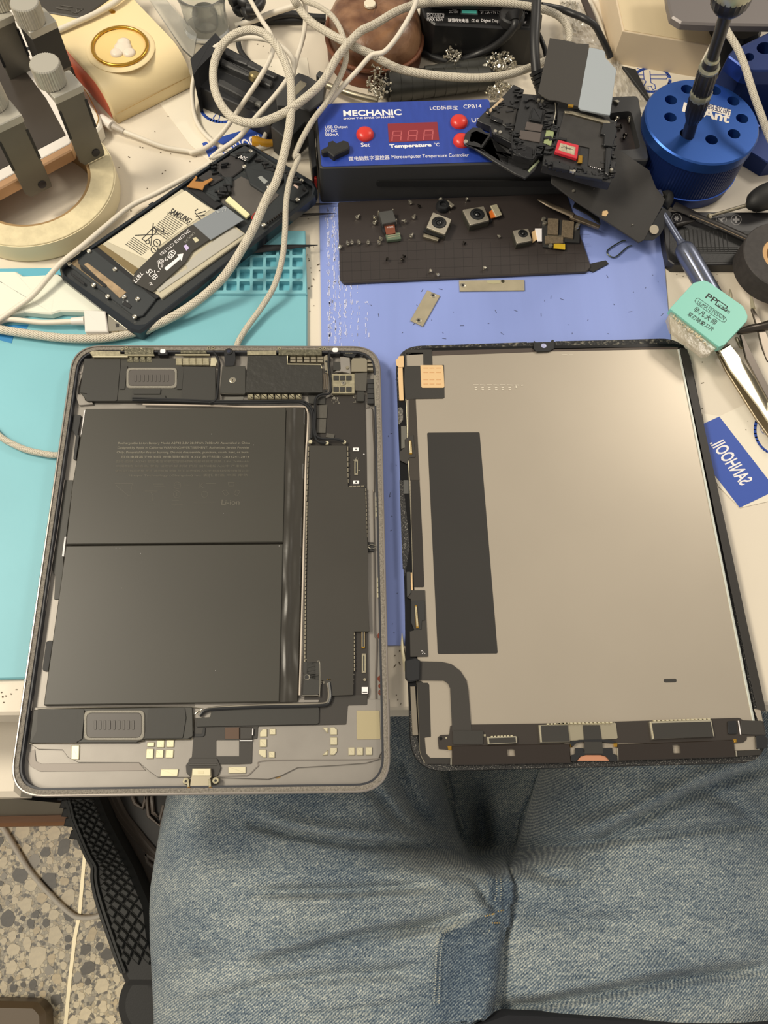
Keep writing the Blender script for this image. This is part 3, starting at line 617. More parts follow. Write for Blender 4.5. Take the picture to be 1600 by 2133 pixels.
for k, x0, y0, x1, y1, n in (('c2', 740, 1535, 862, 1655, 55), ('c2', 430, 1570, 470, 1660, 14), ('b6', 1058, 528, 1132, 590, 26), ('b6', 1245, 528, 1268, 585, 10), ('c1', 720, 600, 790, 800, 8)):
    for i in range(n): c = P(*G(k, [(rnd.uniform(x0, x1), rnd.uniform(y0, y1))])[0], ZL); cmp.append(cube_vf(c, (rnd.choice([.00015, .0004]), 0, 0), (0, rnd.choice([.00015, .0003]), 0), (0, 0, .0003)))
join('chip_component', cmp, M_steel, hs, 0, kind='stuff', label='tiny silver solder parts')
q = p('cover_plate', 'c2', [(205, 1370), (385, 1368), (412, 1400), (412, 1790), (385, 1808), (200, 1808), (192, 1790), (200, 1600), (215, 1540), (195, 1500), (195, 1390)], ZL + .0016, .0014, M_tape, r=.0005, bev=.0002)
disc('screw', 'c2', (250, 1572), ZL + .0019, .0014, .0005, M_steel, q); disc('screw_head', 'c2', (244, 1572), ZL + .0021, .0011, .0004, M_blackm, q)
tube('edge_bead', 'c2', [(190, 1815), (385, 1812), (412, 1790), (415, 1400), (385, 1366)], .0003, M_steel, hs, z=ZL + .0014, n=5, sub=3)
for q4 in ([(322, 20), (440, 15), (430, 165), (318, 165)], [(318, 175), (425, 170), (418, 330), (315, 328)], [(430, 330), (520, 345), (510, 388), (418, 375)]): p('tape_patch', 'c1', q4, ZL + .0006, .0006, mat('grey_tape', (78, 75, 68)), r=.0004)
p('tape_square', 'b6', [(850, 520), (1005, 525), (1000, 600), (855, 590)], ZL + .0006, .0006, M_tape)
# battery frame bead and lower cables
tube('frame_bead', 'b6', [(-600, 600), (0, 612), (400, 622), (790, 618), (835, 640), (850, 700), (842, 900), (830, 1090), (800, 2300), (775, 3150)], .0005, mat('white_frame', (196, 184, 170), .45), hs, z=Z0 + .002, n=6)
tube('lower_cable', 'c2', [(540, 1640), (560, 1800), (540, 1890), (480, 1935), (200, 1950), (-300, 1960), (-900, 1985), (-1080, 2010), (-1160, 2080)], .0009, M_coax, hs, z=ZL + .0012, n=7)
tube('lower_cable', 'c2', [(515, 1650), (535, 1780), (520, 1880), (460, 1915), (200, 1925), (-300, 1935), (-900, 1965), (-1080, 2000), (-1180, 2060)], .0006, mat('grey_wire', (140, 134, 122), .35, metal=.5), hs, z=ZL + .0012, n=6)
p('grey_tray', 'c2', [(-200, 1872), (405, 1868), (400, 1900), (-200, 1905)], Z0 + .0014, .0006, M_alu, r=.0004)
M_flex = mat('black_flex', (52, 49, 45), .5)
p('flex_sheet', 'b8', [(92, 480), (210, 480), (215, 420), (1015, 390), (1100, 380), (1110, 310), (1370, 310), (1368, 385), (1225, 388), (1213, 530), (560, 545), (555, 635), (520, 640), (515, 820), (415, 825), (280, 825), (250, 780), (245, 915), (50, 915), (45, 790), (70, 770)], Z0 + .0013, .0005, M_flex, r=.0006, holes=[(rect(248, 645, 420, 765), .0003)])
p('flex_bridge', 'b8', [(215, 420), (1000, 395), (1012, 410), (1010, 520), (995, 527), (100, 548), (110, 480), (205, 476)], Z0 + .0022, .0009, M_tape, r=.0006)
p('brown_flex', 'b8', [(315, 552), (420, 550), (420, 638), (315, 638)], Z0 + .0017, .0005, mat('brown_flex', (84, 62, 46), .45))
p('folded_flex', 'b8', [(425, 548), (520, 550), (520, 640), (425, 642)], Z0 + .0022, .0009, M_flex, bev=.0004)
tube('edge_bead', 'b8', [(425, 650), (518, 650)], .0003, M_print_white, hs, z=Z0 + .0018, n=5); tube('edge_bead', 'b8', [(522, 560), (520, 610)], .0003, M_print_white, hs, z=Z0 + .0022, n=5)
p('flex_fold', 'b8', [(155, 555), (170, 555), (165, 610), (150, 620), (92, 622), (92, 600), (145, 600)], Z0 + .0018, .0005, M_blackm)
q = p('port_collar', 'b8', [(70, 780), (255, 780), (285, 850), (265, 905), (240, 920), (60, 920), (30, 890), (25, 830)], Z0 + .0019, .0012, M_flex, r=.0012)
for y in (818, 830): tube('collar_line', 'b8', [(50, y), (255, y)], .0003, mat('grey_line', (96, 94, 90), .4), q, z=Z0 + .0021, n=5)
q = p('charging_port', 'b8', [(72, 855), (210, 852), (216, 915), (205, 935), (205, 985), (185, 1010), (70, 1010), (55, 985), (60, 940), (66, 915)], Z0 + .0036, .0032, M_steel_b, r=.0004, bev=.0002)
p('port_shell', 'b8', rect(74, 856, 208, 910), Z0 + .0042, .001, M_brass, par=q); p('port_label', 'b8', rect(115, 875, 158, 895), Z0 + .0043, .0002, mat('cream_label', (214, 204, 168)), par=q, bev=0)
for c in ((25, 950), (245, 945)): q2 = disc('screw', 'b8', c, Z0 + .0036, .0016, .003, M_gd, q, n=14); disc('hole', 'b8', c, Z0 + .0038, .0006, .0004, M_black, q, n=8)
for x in (42, 202): p('port_foot', 'b8', [(x - 12, 935), (x + 6, 935), (x + 12, 1010), (x - 6, 1010)], Z0 + .0038, .003, M_gd, par=q); disc('screw_hole', 'b8', (x + 4, 1005), Z0 + .0042, .0009, .0006, mat('amber_hole', (120, 84, 30), .3, metal=.5), q, n=10)
# gold contact pads on the shell floor
def pad(k, pts, name='gold_pad'):
    q = p(name, k, pts, Z0 + .0016, .0007, M_brass, r=.0002, bev=.0002); return q
for x, y, w_, h_ in ((468, 408, 60, 108), (1042, 385, 55, 34), (1115, 370, 58, 55), (1188, 368, 58, 55), (1035, 435, 55, 75), (1108, 442, 58, 62), (1182, 442, 60, 62), (1145, 588, 134, 56)): pad('b7', [(x + w_ * .02, y), (x + w_, y), (x + w_ * .94, y + h_), (x - w_ * .05, y + h_)])
for x, y, w_, h_ in ((645, 560, 45, 45), (572, 638, 52, 58), (640, 730, 44, 46), (1095, 625, 52, 56), (1230, 700, 46, 58), (1292, 700, 46, 58), (1358, 698, 48, 58), (340, 842, 130, 50)): pad('b8', rect(x, y, x + w_, y + h_))
for pts in ([(595, 563), (626, 563), (626, 620), (573, 622), (573, 590)], [(566, 715), (620, 715), (620, 775), (600, 775), (566, 750)], [(1035, 552), (1078, 552), (1076, 596)], [(1095, 550), (1125, 550), (1146, 570), (1146, 606), (1095, 606)], [(1076, 716), (1076, 756), (1035, 760)], [(1095, 702), (1146, 702), (1146, 730), (1125, 756), (1095, 756)]): pad('b8', pts)
p('gold_plate', 'b8', [(1290, 426), (1462, 426), (1468, 640), (1292, 642)], Z0 + .0011, .0006, mat('satin_gold_plate', (186, 174, 140), .4, metal=.6, bump=((1500, 1500, 1500), .15, .0001)), r=.0006)
for yy, n in ((1035, 4), (1935, 4)):
    for i in range(n):
        y = yy + i * 57; x = 972 + (yy - 1035) * .018; pad('c1', rect(x, y, x + [52, 46, 36, 30][i] if n == 4 and yy < 1500 else x + 50, y + 52), 'gold_pad')
# side rail line, antenna lines and amber stains
tube('rail_line', 'c1', [(865, 45), (905, 50), (940, 110), (955, 500), (955, 960), (945, 1000), (955, 1600), (960, 2100), (965, 2560), (985, 2640), (975, 3100), (985, 3600)], .00035, M_alu_bright, hs, z=Z0 + .0006, n=5)
tube('rail_line', 'b8', [(1452, 290), (1475, 330), (1478, 640), (1490, 720), (1470, 760), (1380, 790), (640, 798), (560, 840), (490, 905), (440, 912), (250, 915)], .00025, M_alu_bright, hs, z=Z0 + .0011, n=5)
p('side_rail', 'c1', [(868, 60), (930, 60), (950, 500), (950, 1545), (885, 1545), (880, 900)], Z0 + .0007, .0007, M_alu, bev=.0001)
p('latch', 'c1', [(888, 1548), (955, 1548), (960, 1645), (888, 1645)], Z0 + .0012, .001, M_blackm); tube('wire', 'c1', [(890, 1590), (930, 1568), (978, 1592), (930, 1618), (892, 1600)], .0002, M_steel, hs, z=Z0 + .0018, n=5)
M_amber = mat('amber_flux', (110, 44, 14), .15, spec=.8)
for k, c, r_ in (('b8', (1468, 190), .0016), ('b8', (1468, 245), .0012), ('b8', (1470, 292), .0014), ('c2', (1212, 1030), .0018)): disc('flux_blob', k, c, Z0 + .0008, r_, .0006, M_amber, hs, n=9)
disc('stain', 'b8', (702, 897), Z0 + .00015, .0022, .0001, mat('amber_stain', (150, 118, 66), .4), hs, n=10)
# ================================================================ screen assembly lying face down
ZS = .0062
SQ = [(824, 722), (1430, 704), (1607, 1588), (857, 1608)]
ss = thing('screen_assembly', 'tablet screen removed from its housing, silvery back facing up', 'screen', P(1200, 1150, .0024))
def s_(name, k, pts, z, th, m, r=0, bev=.00008, par=None, **kw): return prism(name, k, pts, ZS + z, th, m, par or ss, r=r, bev=bev, **kw)
M_glass = mat('black_glass', (9, 9, 10), .3, spec=.35)
M_glue = mat('glue_remnant', (26, 26, 26), .5, bump=((1400, 1400, 1400), 1.0, .0008), var=((1500, 1500, 1500), .1, .60, .68), rgb2=(24, 24, 24))
def spark(name, lo=.56, hi=.72, base=(22, 22, 22), top=(150, 146, 138), sc=1700):
    return mat(name, top, .5, bump=((sc, sc, sc), .9, .0006), var=((sc, sc, sc), 0, lo, hi), rgb2=base)
M_spark = spark('glue_flecks'); M_spark2 = spark('scraped_glue', .52, .7, (18, 19, 20), (120, 116, 104), 500)
M_plate = mat('backlight_plate', (186, 176, 160), .36, metal=.6, spec=.5, bump=((1400, 1400, 1400), .03, .0001), var=((10, 10, 10), .06))
W4 = [P(x, y, ZS - .0008) for x, y in SQ]
def inq(d, z): return [Vector((p.x, p.y, z)) for p in inset(W4[::-1], d, nz)[::-1]]
prismW('cover_glass', inq(0, ZS - .0008), 0, .003, M_glass, ss, r=.0165, bev=.0003, seg=10)
prismW('edge_glue', inq(.0002, ZS - .0003), 0, .0006, M_spark, ss, r=.0163, holes=[(inq(.0035, ZS - .0003), .0135)], seg=10)
# scraped remains along the top border
s_('scraped_glue', 'd4', [(120, 62), (230, 58), (570, 46), (575, 68), (210, 80), (130, 86)], -.0001, .0004, M_spark2, r=.0006)
s_('scraped_glue', 'd4', [(690, 42), (1090, 34), (1180, 36), (1180, 52), (700, 66)], -.0001, .0004, M_spark2, r=.0006)
s_('side_glue', 'c4', [(55, 0), (85, 0), (140, 500), (150, 620), (110, 820), (85, 830), (70, 450)], -.0001, .0004, M_spark, r=.0006)
s_('side_glue', 'c3', [(48, 800), (80, 788), (103, 810), (105, 930), (80, 965), (60, 990), (52, 960)], -.0001, .0004, spark('grey_glue', .4, .7, (60, 58, 54), (130, 126, 118), 1200), r=.0008)
# silvery plate
s_('backlight_plate', 'g', [(843, 740), (898, 736), (1117, 731), (1412, 727), (1574, 1530), (1584, 1562), (1300, 1574), (900, 1582), (884, 1570), (873, 1450), (862, 1200)], 0, .0007, M_plate, r=.001, bev=.0002)
M_band = mat('dark_band', (40, 37, 33), .5)
M_tp = mat('dark_tape', (50, 48, 44), .5, var=((40, 40, 40), .08))
s_('top_band', 'd4', [(165, 83), (590, 72), (600, 78), (1150, 67), (1215, 66), (1215, 75), (640, 86), (560, 90), (165, 104)], .0002, .0002, mat('brownish_band', (72, 62, 56), .5))
s_('top_edge', 'd4', [(60, 80), (170, 70), (1190, 52), (1240, 60), (1242, 70), (1150, 66), (590, 74), (170, 84), (60, 92)], .0002, .0004, M_glass, r=.0003)
q = s_('camera_gasket', 'g', [(1112, 708), (1117, 714), (1146, 713), (1150, 707), (1154, 708), (1154, 726), (1144, 731), (1120, 732), (1112, 727)], .0014, .0014, M_black, r=.0004)
disc('camera_hole', 'g', (1133, 720), ZS + .0016, .0016, .0004, mat('lavender_glint', (166, 170, 206), .3), q)
# plate seam: bright light guide edge on the right
s_('light_guide_edge', 'g', [(1412, 727), (1416, 727), (1575, 1510), (1584, 1562), (1580, 1562), (1568, 1500)], .0006, .0006, mat('pale_edge', (196, 200, 192), .35, metal=.3), bev=.0002)
s_('side_tape', 'g', [(1417, 727), (1432, 727), (1596, 1480), (1588, 1482), (1578, 1478), (1560, 1400)], .0002, .0003, M_band)
# upper left cluster
s_('black_tape', 'c3', [(125, 180), (160, 150), (425, 150), (432, 320), (560, 320), (566, 680), (550, 692), (245, 697), (130, 705), (118, 500)], .0004, .0003, M_tp, r=.0002, holes=[([(140, 184), (328, 184), (332, 330), (145, 332)], .0003)])
q = s_('copper_patch', 'c3', [(297, 322), (540, 322), (553, 335), (565, 560), (555, 574), (320, 574), (308, 562)], .0007, .0003, M_copper, r=.0005)
for yy in (353, 402, 483, 530):
    for xx in (358, 425, 500): s_('pressed_mark', 'c3', rect(xx - 26, yy - 3, xx + 26, yy + 5), .0008, .0001, mat('copper_mark', (206, 160, 112), .5), par=q, bev=0)
s_('copper_strip', 'c3', [(48, 350), (100, 345), (112, 714), (64, 714)], .0005, .0006, M_copper, r=.0003)
s_('copper_tab', 'c3', [(60, 222), (112, 218), (114, 342), (60, 348), (30, 320), (24, 265), (50, 245)], .0009, .0005, M_copper, r=.0005)
s_('side_flex', 'c3', [(165, 700), (245, 700), (290, 1600), (165, 1600)], .0003, .0002, mat('brown_grey_band', (62, 56, 49), .4, var=((30, 5, 5), .3)))
s_('side_flex', 'c4', [(158, 0), (240, 0), (268, 560), (283, 980), (275, 990), (188, 990), (175, 600)], .0003, .0002, mat('dark_brown_band', (42, 38, 34), .4), r=.0003)
s_('dark_channel', 'c3', [(50, 715), (132, 715), (155, 1120), (165, 1400), (175, 1600), (75, 1600), (60, 1000)], -.0002, .0003, M_glass)
s_('dark_channel', 'c4', [(85, 0), (150, 0), (175, 560), (205, 1650), (215, 2133), (150, 2133), (110, 1650), (100, 900), (150, 640)], -.0002, .0003, M_glass)
tube('edge_bead', 'c3', [(135, 700), (145, 860), (160, 1300), (175, 1600)], .0002, M_brass, ss, z=ZS + .0003, n=5)
tube('edge_bead', 'c4', [(148, 0), (158, 300), (172, 700), (178, 980)], .00015, M_steel_b, ss, z=ZS + .0003, n=5)
s_('grey_strip', 'c3', [(82, 1000), (140, 996), (150, 1130), (125, 1150), (128, 1240), (85, 1252)], .0004, .0004, mat('grey_strip', (118, 116, 108), .35, metal=.5), r=.0003)
q = s_('flex_tongue', 'c3', [(220, 1092), (240, 1345), (170, 1352), (165, 1390), (150, 1420), (70, 1380), (70, 1285), (128, 1235), (128, 1145)], .0007, .0004, M_flex, r=.0003)
q2 = s_('flex_connector', 'c3', [(168, 1160), (198, 1160), (207, 1312), (178, 1312)], .0012, .0005, M_gold, r=.0003, par=None)
for x in (176, 190): tube('pin_row', 'c3', [(x, 1170), (x + 8, 1300)], .00022, M_brass, q2, z=ZS + .0013, n=5)
s_('clear_patch', 'c4', [(90, 0), (140, 0), (140, 125), (92, 125)], .0002, .0003, mat('smoky_film', (84, 84, 82), .3), r=.0003)
# plain square where the code was printed is left blank; silvery print row
pr = []
for i, x in enumerate((915, 990, 1065, 1140, 1213, 1290)):
    pr += [[(x - 28, 542), (x + 28, 542 + (i % 2) * 4)], [(x - 10, 595), (x + 12, 595)], [(x - 12, 575), (x + 10, 573)]]
pr += [[(1345, 545), (1385, 545)], [(1360, 548), (1362, 575)], [(1420, 548), (1440, 546)]]
lines('worn_print', 'c3', pr, ZS + .0001, .0005, mat('pale_print', (214, 206, 190), .4), ss)
lines('worn_print', 'd4', [[(720, 100), (742, 100)], [(750, 99), (766, 99)]], ZS + .0001, .0003, mat('pale_print', (214, 206, 190), .4), ss)
s_('black_panel', 'g', [(890, 901), (999, 900), (1037, 1361), (912, 1362)], .0003, .0003, mat('black_panel', (42, 40, 37), .45, var=((20, 20, 20), .1)), r=.0009)
s_('oblong_mark', 'c6', [(808, 124), (908, 122), (908, 150), (812, 152)], .0001, .0001, M_tp, r=.0011)
# lower left connectors
q = s_('flex_board', 'c4', [(130, 1020), (290, 1017), (320, 1632), (155, 1636), (150, 1400), (190, 1390), (160, 1100), (130, 1090)], .0006, .0004, M_flex, r=.0003)
s_('dark_fold', 'c4', [(165, 1118), (285, 1112), (290, 1300), (262, 1300), (258, 1380), (190, 1385), (165, 1320)], .0009, .0004, M_blackm, r=.0004, par=q)
q2 = s_('flex_connector', 'c4', [(195, 1158), (215, 1158), (233, 1370), (208, 1370)], .0014, .0006, M_gold, r=.0003)
for x in (201, 211): tube('pin_row', 'c4', [(x, 1170), (x + 14, 1355)], .00022, M_brass, q2, z=ZS + .0015, n=5)
for c in ((262, 1580), (275, 1592), (268, 1605), (290, 1606)): disc('solder_dot', 'c4', c, ZS + .0008, .00025, .0002, M_print_white, q, n=6)
s_('clip', 'c4', [(120, 850), (155, 848), (160, 1040), (125, 1090)], .0012, .0012, mat('clip_grey', (64, 64, 62), .35), r=.0004)
s_('gold_edge', 'c4', [(156, 855), (170, 855), (178, 1018), (160, 1018)], .0006, .0005, M_copper)
s_('folded_strap', 'c4', [(105, 1665), (205, 1640), (250, 1672), (245, 1845), (200, 1858), (140, 1868), (108, 1830)], .0028, .0024, M_black, r=.0008, bev=.0006)
s_('curved_flex', 'c5', [(118, 72), (330, 76), (420, 95), (500, 155), (555, 240), (572, 330), (600, 690), (430, 690), (412, 310), (395, 270), (355, 240), (160, 238), (118, 240)], .0009, .0004, M_flex, r=.0008)
s_('grey_bar', 'c5', [(62, 294), (104, 292), (132, 722), (82, 724)], .0008, .0008, mat('grey_bar', (138, 130, 116), .4, metal=.5), bev=.0002)
s_('side_tape', 'c5', [(120, 245), (155, 245), (175, 262), (215, 262), (228, 280), (243, 735), (188, 742), (200, 880), (235, 918), (415, 920), (415, 975), (195, 975), (150, 900), (140, 700)], .0003, .0003, M_band, r=.0003)
tube('edge_bead', 'c5', [(118, 245), (130, 500), (142, 760), (150, 880), (190, 965)], .00012, M_steel_b, ss, z=ZS + .0004, n=5)
# lower driver board
M_drv = mat('driver_board', (50, 44, 39), .42)
s_('driver_board', 'g', [(982, 1509), (1120, 1507), (1284, 1503), (1540, 1495), (1548, 1500), (1590, 1502), (1596, 1532), (1556, 1534), (1556, 1540), (1550, 1546), (1535, 1548), (1284, 1548), (1200, 1545), (1120, 1556), (940, 1558), (935, 1562), (914, 1560), (912, 1536), (918, 1531), (936, 1530), (938, 1512), (944, 1510)], .0007, .0005, M_drv, r=.0003)
q = s_('flex_end', 'c5', [(435, 680), (690, 680), (705, 690), (700, 800), (440, 800)], .0014, .0006, M_tp, r=.0004)
M_shld = mat('shield_frame', (190, 184, 164), .35, metal=.7)
def shield(k, o, i, hh=.0022):
    q = s_('shield_can', k, o, hh, hh - .0003, M_shld, bev=.0002); s_('shield_cover', k, i, hh + .0001, .0004, M_tp, par=q); return q
shield('c5', [(736, 738), (990, 728), (1000, 740), (1000, 790), (745, 802)], [(752, 748), (985, 740), (990, 785), (758, 795)])
shield('c5', [(1190, 632), (1445, 626), (1465, 780), (1205, 785)], [(1208, 636), (1442, 632), (1462, 778), (1218, 782)])
shield('c6', [(704, 446), (1172, 432), (1196, 560), (725, 582)], [(720, 460), (1166, 446), (1188, 562), (738, 580)])
nb = []
for a, b, n in ((('c5', (1250, 628), (1440, 620)), 0, 6), (('c5', (1190, 640), (1210, 775)), 0, 6), (('c5', (760, 738), (960, 730)), 0, 7), (('c6', (706, 455), (728, 575)), 0, 6), (('c6', (720, 444), (1160, 430)), 0, 14), (('c6', (0, 464), (420, 456)), 0, 14), (('c5', (738, 740), (745, 795)), 0, 3)):
    k, A, B = a; A, B = [P(x, y, ZS + .001) for x, y in G(k, [A, B])]
    for i in range(n): c = A.lerp(B, (i + .5) / n); nb.append(cube_vf(c, (B - A) / n * .3, (0, .00035, 0), (0, 0, .0014)))
join('solder_tabs', nb, M_brass, ss, 0, kind='stuff')
s_('bright_plate', 'c6', [(0, 462), (440, 454), (448, 462), (462, 570), (452, 580), (0, 596)], .0012, .0005, mat('bright_plate', (172, 164, 142), .36, metal=.6), r=.0004)
s_('shield_cover', 'c6', [(-50, 478), (82, 472), (100, 598), (-45, 602)], .0016, .0004, M_tp)
s_('centre_strap', 'c6', [(198, 474), (326, 474), (345, 600), (352, 690), (212, 690), (208, 600)], .0017, .0005, M_tp, r=.0003)
M_foil2 = mat('glossy_brown_foil', (42, 35, 30), .28, spec=.5, bump=((60, 20, 20), .2, .0004))
s_('folded_foil', 'c5', [(428, 815), (1462, 795), (1475, 965), (430, 985)], .0016, .0012, M_foil2, bev=.0004, holes=[[(912, 845), (974, 842), (984, 905), (918, 905)]])
s_('folded_foil', 'c6', [(462, 620), (1330, 585), (1345, 600), (1356, 715), (468, 745)], .0016, .0012, M_foil2, bev=.0004, holes=[[(876, 625), (930, 622), (938, 688), (886, 690)]])
for k, pts in (('c5', [(388, 815), (425, 815), (425, 850), (395, 850)]), ('c5', [(1466, 800), (1490, 798), (1486, 825), (1468, 828)]), ('c6', [(105, 618), (126, 616), (122, 640), (108, 642)]), ('c6', [(430, 612), (460, 612), (458, 640), (434, 640)]), ('c6', [(1340, 580), (1362, 580), (1362, 604), (1344, 606)])): s_('gold_contact', k, pts, .0012, .0005, M_gold)
for k, pts in (('c5', [(415, 925), (428, 925), (428, 980), (413, 980)]), ('c6', [(458, 650), (466, 650), (468, 742), (460, 742)]), ('c6', [(1355, 668), (1364, 668), (1370, 712), (1358, 712)])): s_('foil_edge', k, pts, .0014, .0006, M_steel)
q = s_('black_bracket', 'c6', [(140, 648), (205, 648), (205, 680), (340, 680), (348, 648), (420, 645), (425, 690), (455, 700), (462, 745), (405, 748), (372, 708), (335, 698), (215, 698), (175, 712), (145, 750), (108, 748), (110, 700), (138, 695)], .0016, .001, M_black, r=.0004)
s_('bracket_bar', 'c6', [(100, 600), (170, 585), (330, 582), (400, 585), (450, 600), (430, 612), (385, 606), (340, 600), (200, 600), (150, 608), (120, 640), (108, 625)], .0018, .0006, M_black, r=.0004)
s_('copper_patch', 'c6', [(150, 745), (180, 712), (220, 700), (330, 700), (370, 712), (402, 745)], .0009, .0004, mat('rose_copper', (206, 146, 114), .38, metal=.4), r=.0004)
s_('chip', 'c6', [(1295, 445), (1360, 440), (1368, 540), (1300, 542)], .0014, .0006, M_black, r=.0006); tube('edge_bead', 'c6', [(1376, 442), (1392, 545)], .0003, M_print_white, ss, z=ZS + .0011, n=5)
s_('flex_tongue', 'c6', [(1395, 455), (1395, 440), (1550, 440), (1570, 500), (1578, 548), (1510, 548), (1400, 542)], .0011, .0005, M_flex, r=.0004)
s_('corner_clip', 'c6', [(1508, 555), (1570, 548), (1600, 580), (1595, 650), (1515, 655)], .0014, .0012, M_black, r=.0008)
s_('corner_tape', 'c6', [(1362, 672), (1515, 662), (1560, 650), (1540, 700), (1368, 712)], .0006, .0004, M_band)
s_('pivot_tape', 'c6', [(1495, 350), (1545, 362), (1562, 448), (1530, 452)], .0003, .0003, M_plate)
for c in ((330, 750),): disc('board_hole', 'c5', c, ZS + .0009, .0008, .0003, M_glass, ss, n=10)
lines('tiny_mark', 'c5', [[(372, 742), (384, 742)], [(372, 752), (384, 752)], [(708, 718), (712, 718)], [(718, 718), (722, 718)], [(708, 728), (712, 728)], [(718, 728), (722, 728)]], ZS + .0008, .0004, M_brass, ss)
# needle tip poking out beside the screen
tag(tube('needle', 'c4', [(78, 1418, .004), (82, 1540, .0036), (95, 1640, .003), (112, 1760, .002)], [.0002, .0009, .0010, .0008], M_brass, n=6), 'thin golden needle tip poking out at the left edge of the screen', 'needle')
# ================================================================ temperature controller box
HC = .030
ct = thing('temperature_controller', 'black screen-separator temperature controller with blue panel and red buttons', 'controller', P(1000, 300, 0))
top = [P(x, y, HC) for x, y in ((655, 226), (1330, 198), (1353, 333), (665, 350))]
tray = [P(x, y, HC) for x, y in G('a5', [(1120, 640), (1290, 620), (1362, 905), (1190, 925)])]
prismW('case', top, 0, HC - .0003, mat('case_plastic', (52, 52, 52), .5, bump=((1200, 1200, 1200), .12, .0001)), ct, r=.003, bev=.0008, holes=[(tray, .003)])
prismW('tray_floor', [p - nz * .006 for p in inset(tray[::-1], -.0005, nz)[::-1]], 0, .001, mat('tray_liner', (58, 50, 48), .5), ct)
M_panel = mat('panel_blue', (42, 68, 158), .36, spec=.5, var=((300, 60, 60), .12), bump=((200, 900, 900), .03, .0001))
pq = [(75, 228), (95, 215), (1430, 178), (1445, 190), (1505, 672), (125, 712), (112, 700)]
q = prism('front_panel', 'a3', pq, HC + .0004, .0006, M_panel, ct, r=.0012)
ZP = HC + .0004
text('MECHANIC', 'a3', (288, 312), (750, 302), ZP, M_print_white, q, h=.0050, bold=.025, name='brand_lettering')
text('SHOW THE STYLE OF MASTER', 'a3', (288, 338), (698, 325), ZP, M_print_white, q, h=.0015, bold=.02)
text('LCD拆屏宝', 'a3', (976, 262), (1196, 258), ZP, M_print_white, q, h=.00344)
text('CPB14', 'a3', (1242, 252), (1385, 248), ZP, M_print_white, q, h=.00336)
text('USB Output', 'a3', (142, 410), (322, 406), ZP, M_print_white, q, h=.00229)
text('5V DC', 'a3', (142, 440), (238, 438), ZP, M_print_white, q, h=.00229)
text('500mA', 'a3', (142, 470), (250, 467), ZP, M_print_white, q, h=.00229)
text('5V', 'a3', (148, 610), (180, 609), ZP, M_print_white, q, h=.00196)
text('Set', 'a3', (428, 556), (500, 554), ZP, M_print_white, q, h=.00344)
text('Temperature', 'a3', (655, 563), (988, 552), ZP, M_print_white, q, h=.00278, bold=.04)
text('°C', 'a3', (1010, 552), (1052, 550), ZP, M_print_white, q, h=.00295)
text('UP', 'a3', (1308, 361), (1375, 359), ZP, M_print_white, q, h=.00344)
text('DOWN', 'a3', (1330, 512), (1465, 509), ZP, M_print_white, q, h=.00344)
text('微电脑数字温控器', 'a3', (330, 664), (655, 654), ZP, M_print_white, q, h=.00328)
text('Microcomputer Temperature Controller', 'a3', (672, 648), (1284, 632), ZP, M_print_white, q, h=.00278)
for c in ((459, 447), (1207, 349), (1228, 499)):
    x, y = G('a3', [c])[0]; b = P(x, y, HC + .002)
    lathe('button', (b.x, b.y, HC + .0002), (0, 0, 1), [(.0056, 0), (.0056, .0012), (.0050, .0026), (.0034, .0036), (.0015, .0041), (0, .0042)], M_red, ct, 28, smooth=60)
q2 = prism('display_window', 'a3', [(638, 372), (1032, 358), (1048, 502), (648, 520)], HC + .0006, .0004, mat('display_red', (132, 44, 52), .18), ct, r=.0004)
seg = []
for i, x in enumerate((675, 800, 925)):
    x0, x1, ya, yb, yc_ = x, x + 70, 432 - i * 4, 470 - i * 4, 508 - i * 4
    seg += [[(x0 + 8, ya), (x1 + 4, ya - 2)], [(x0 + 3, yb), (x1, yb - 2)], [(x0 + 6, ya + 4), (x0 + 2, yb - 4)], [(x1 + 4, ya + 2), (x1 + 1, yb - 5)], [(x0 + 1, yb + 4), (x0 - 2, yc_)], [(x1, yb + 2), (x1 - 3, yc_ - 4)]]
lines('digit_segments', 'a3', seg, HC + .0006, .0008, mat('unlit_segment', (176, 84, 88), .5), q2)
# long slot in the sloping front and the side switch
sl = []
fy = P(860, 360, HC).y - .0012
def front(px, z):  # point on the front face below pixel column px
    t = P(px, 345, HC); return Vector((t.x, fy, z))
A, B = P(782, 380, .016), P(1150, 372, .016)
yf = min(v.y for v in top) - .0004
slot = [Vector((x, z)) for x, z in ((.0, .0190), (.115, .0190), (.115, .0140), (0, .0140))]
fx = P(784, 382, .016).x
prismW('front_slot', [Vector((fx + v.x, P(784 + v.x * 3200, 349, HC).y + .0001 + 0 * v.x, v.y)) for v in slot], 0, .0004, mat('slot_black', (16, 16, 16), .7), ct, r=.0024, nrm=Vector((0.02, -1, 0)).normalized())
sw = P(652, 290, .02)
prismW('side_socket', [P(x, y, .024) for x, y in ((640, 270), (655, 270), (660, 345), (650, 350))], 0, .02, M_black, ct, r=.001, bev=.0004)
prismW('rocker_switch', [P(x, y, .016) for x, y in ((650, 340), (656, 340), (660, 372), (655, 372))], 0, .01, M_red, ct, bev=.0003)
tag(prism('rubber_plug', 'a3', [(108, 575), (165, 545), (165, 515), (205, 500), (232, 522), (285, 500), (325, 510), (338, 548), (330, 570), (230, 615), (212, 632), (165, 592), (125, 600)], HC + .0045, .004, M_rubber, r=.0008, bev=.0006), 'small black rubber plug lying on the blue panel below the USB label', 'plug')
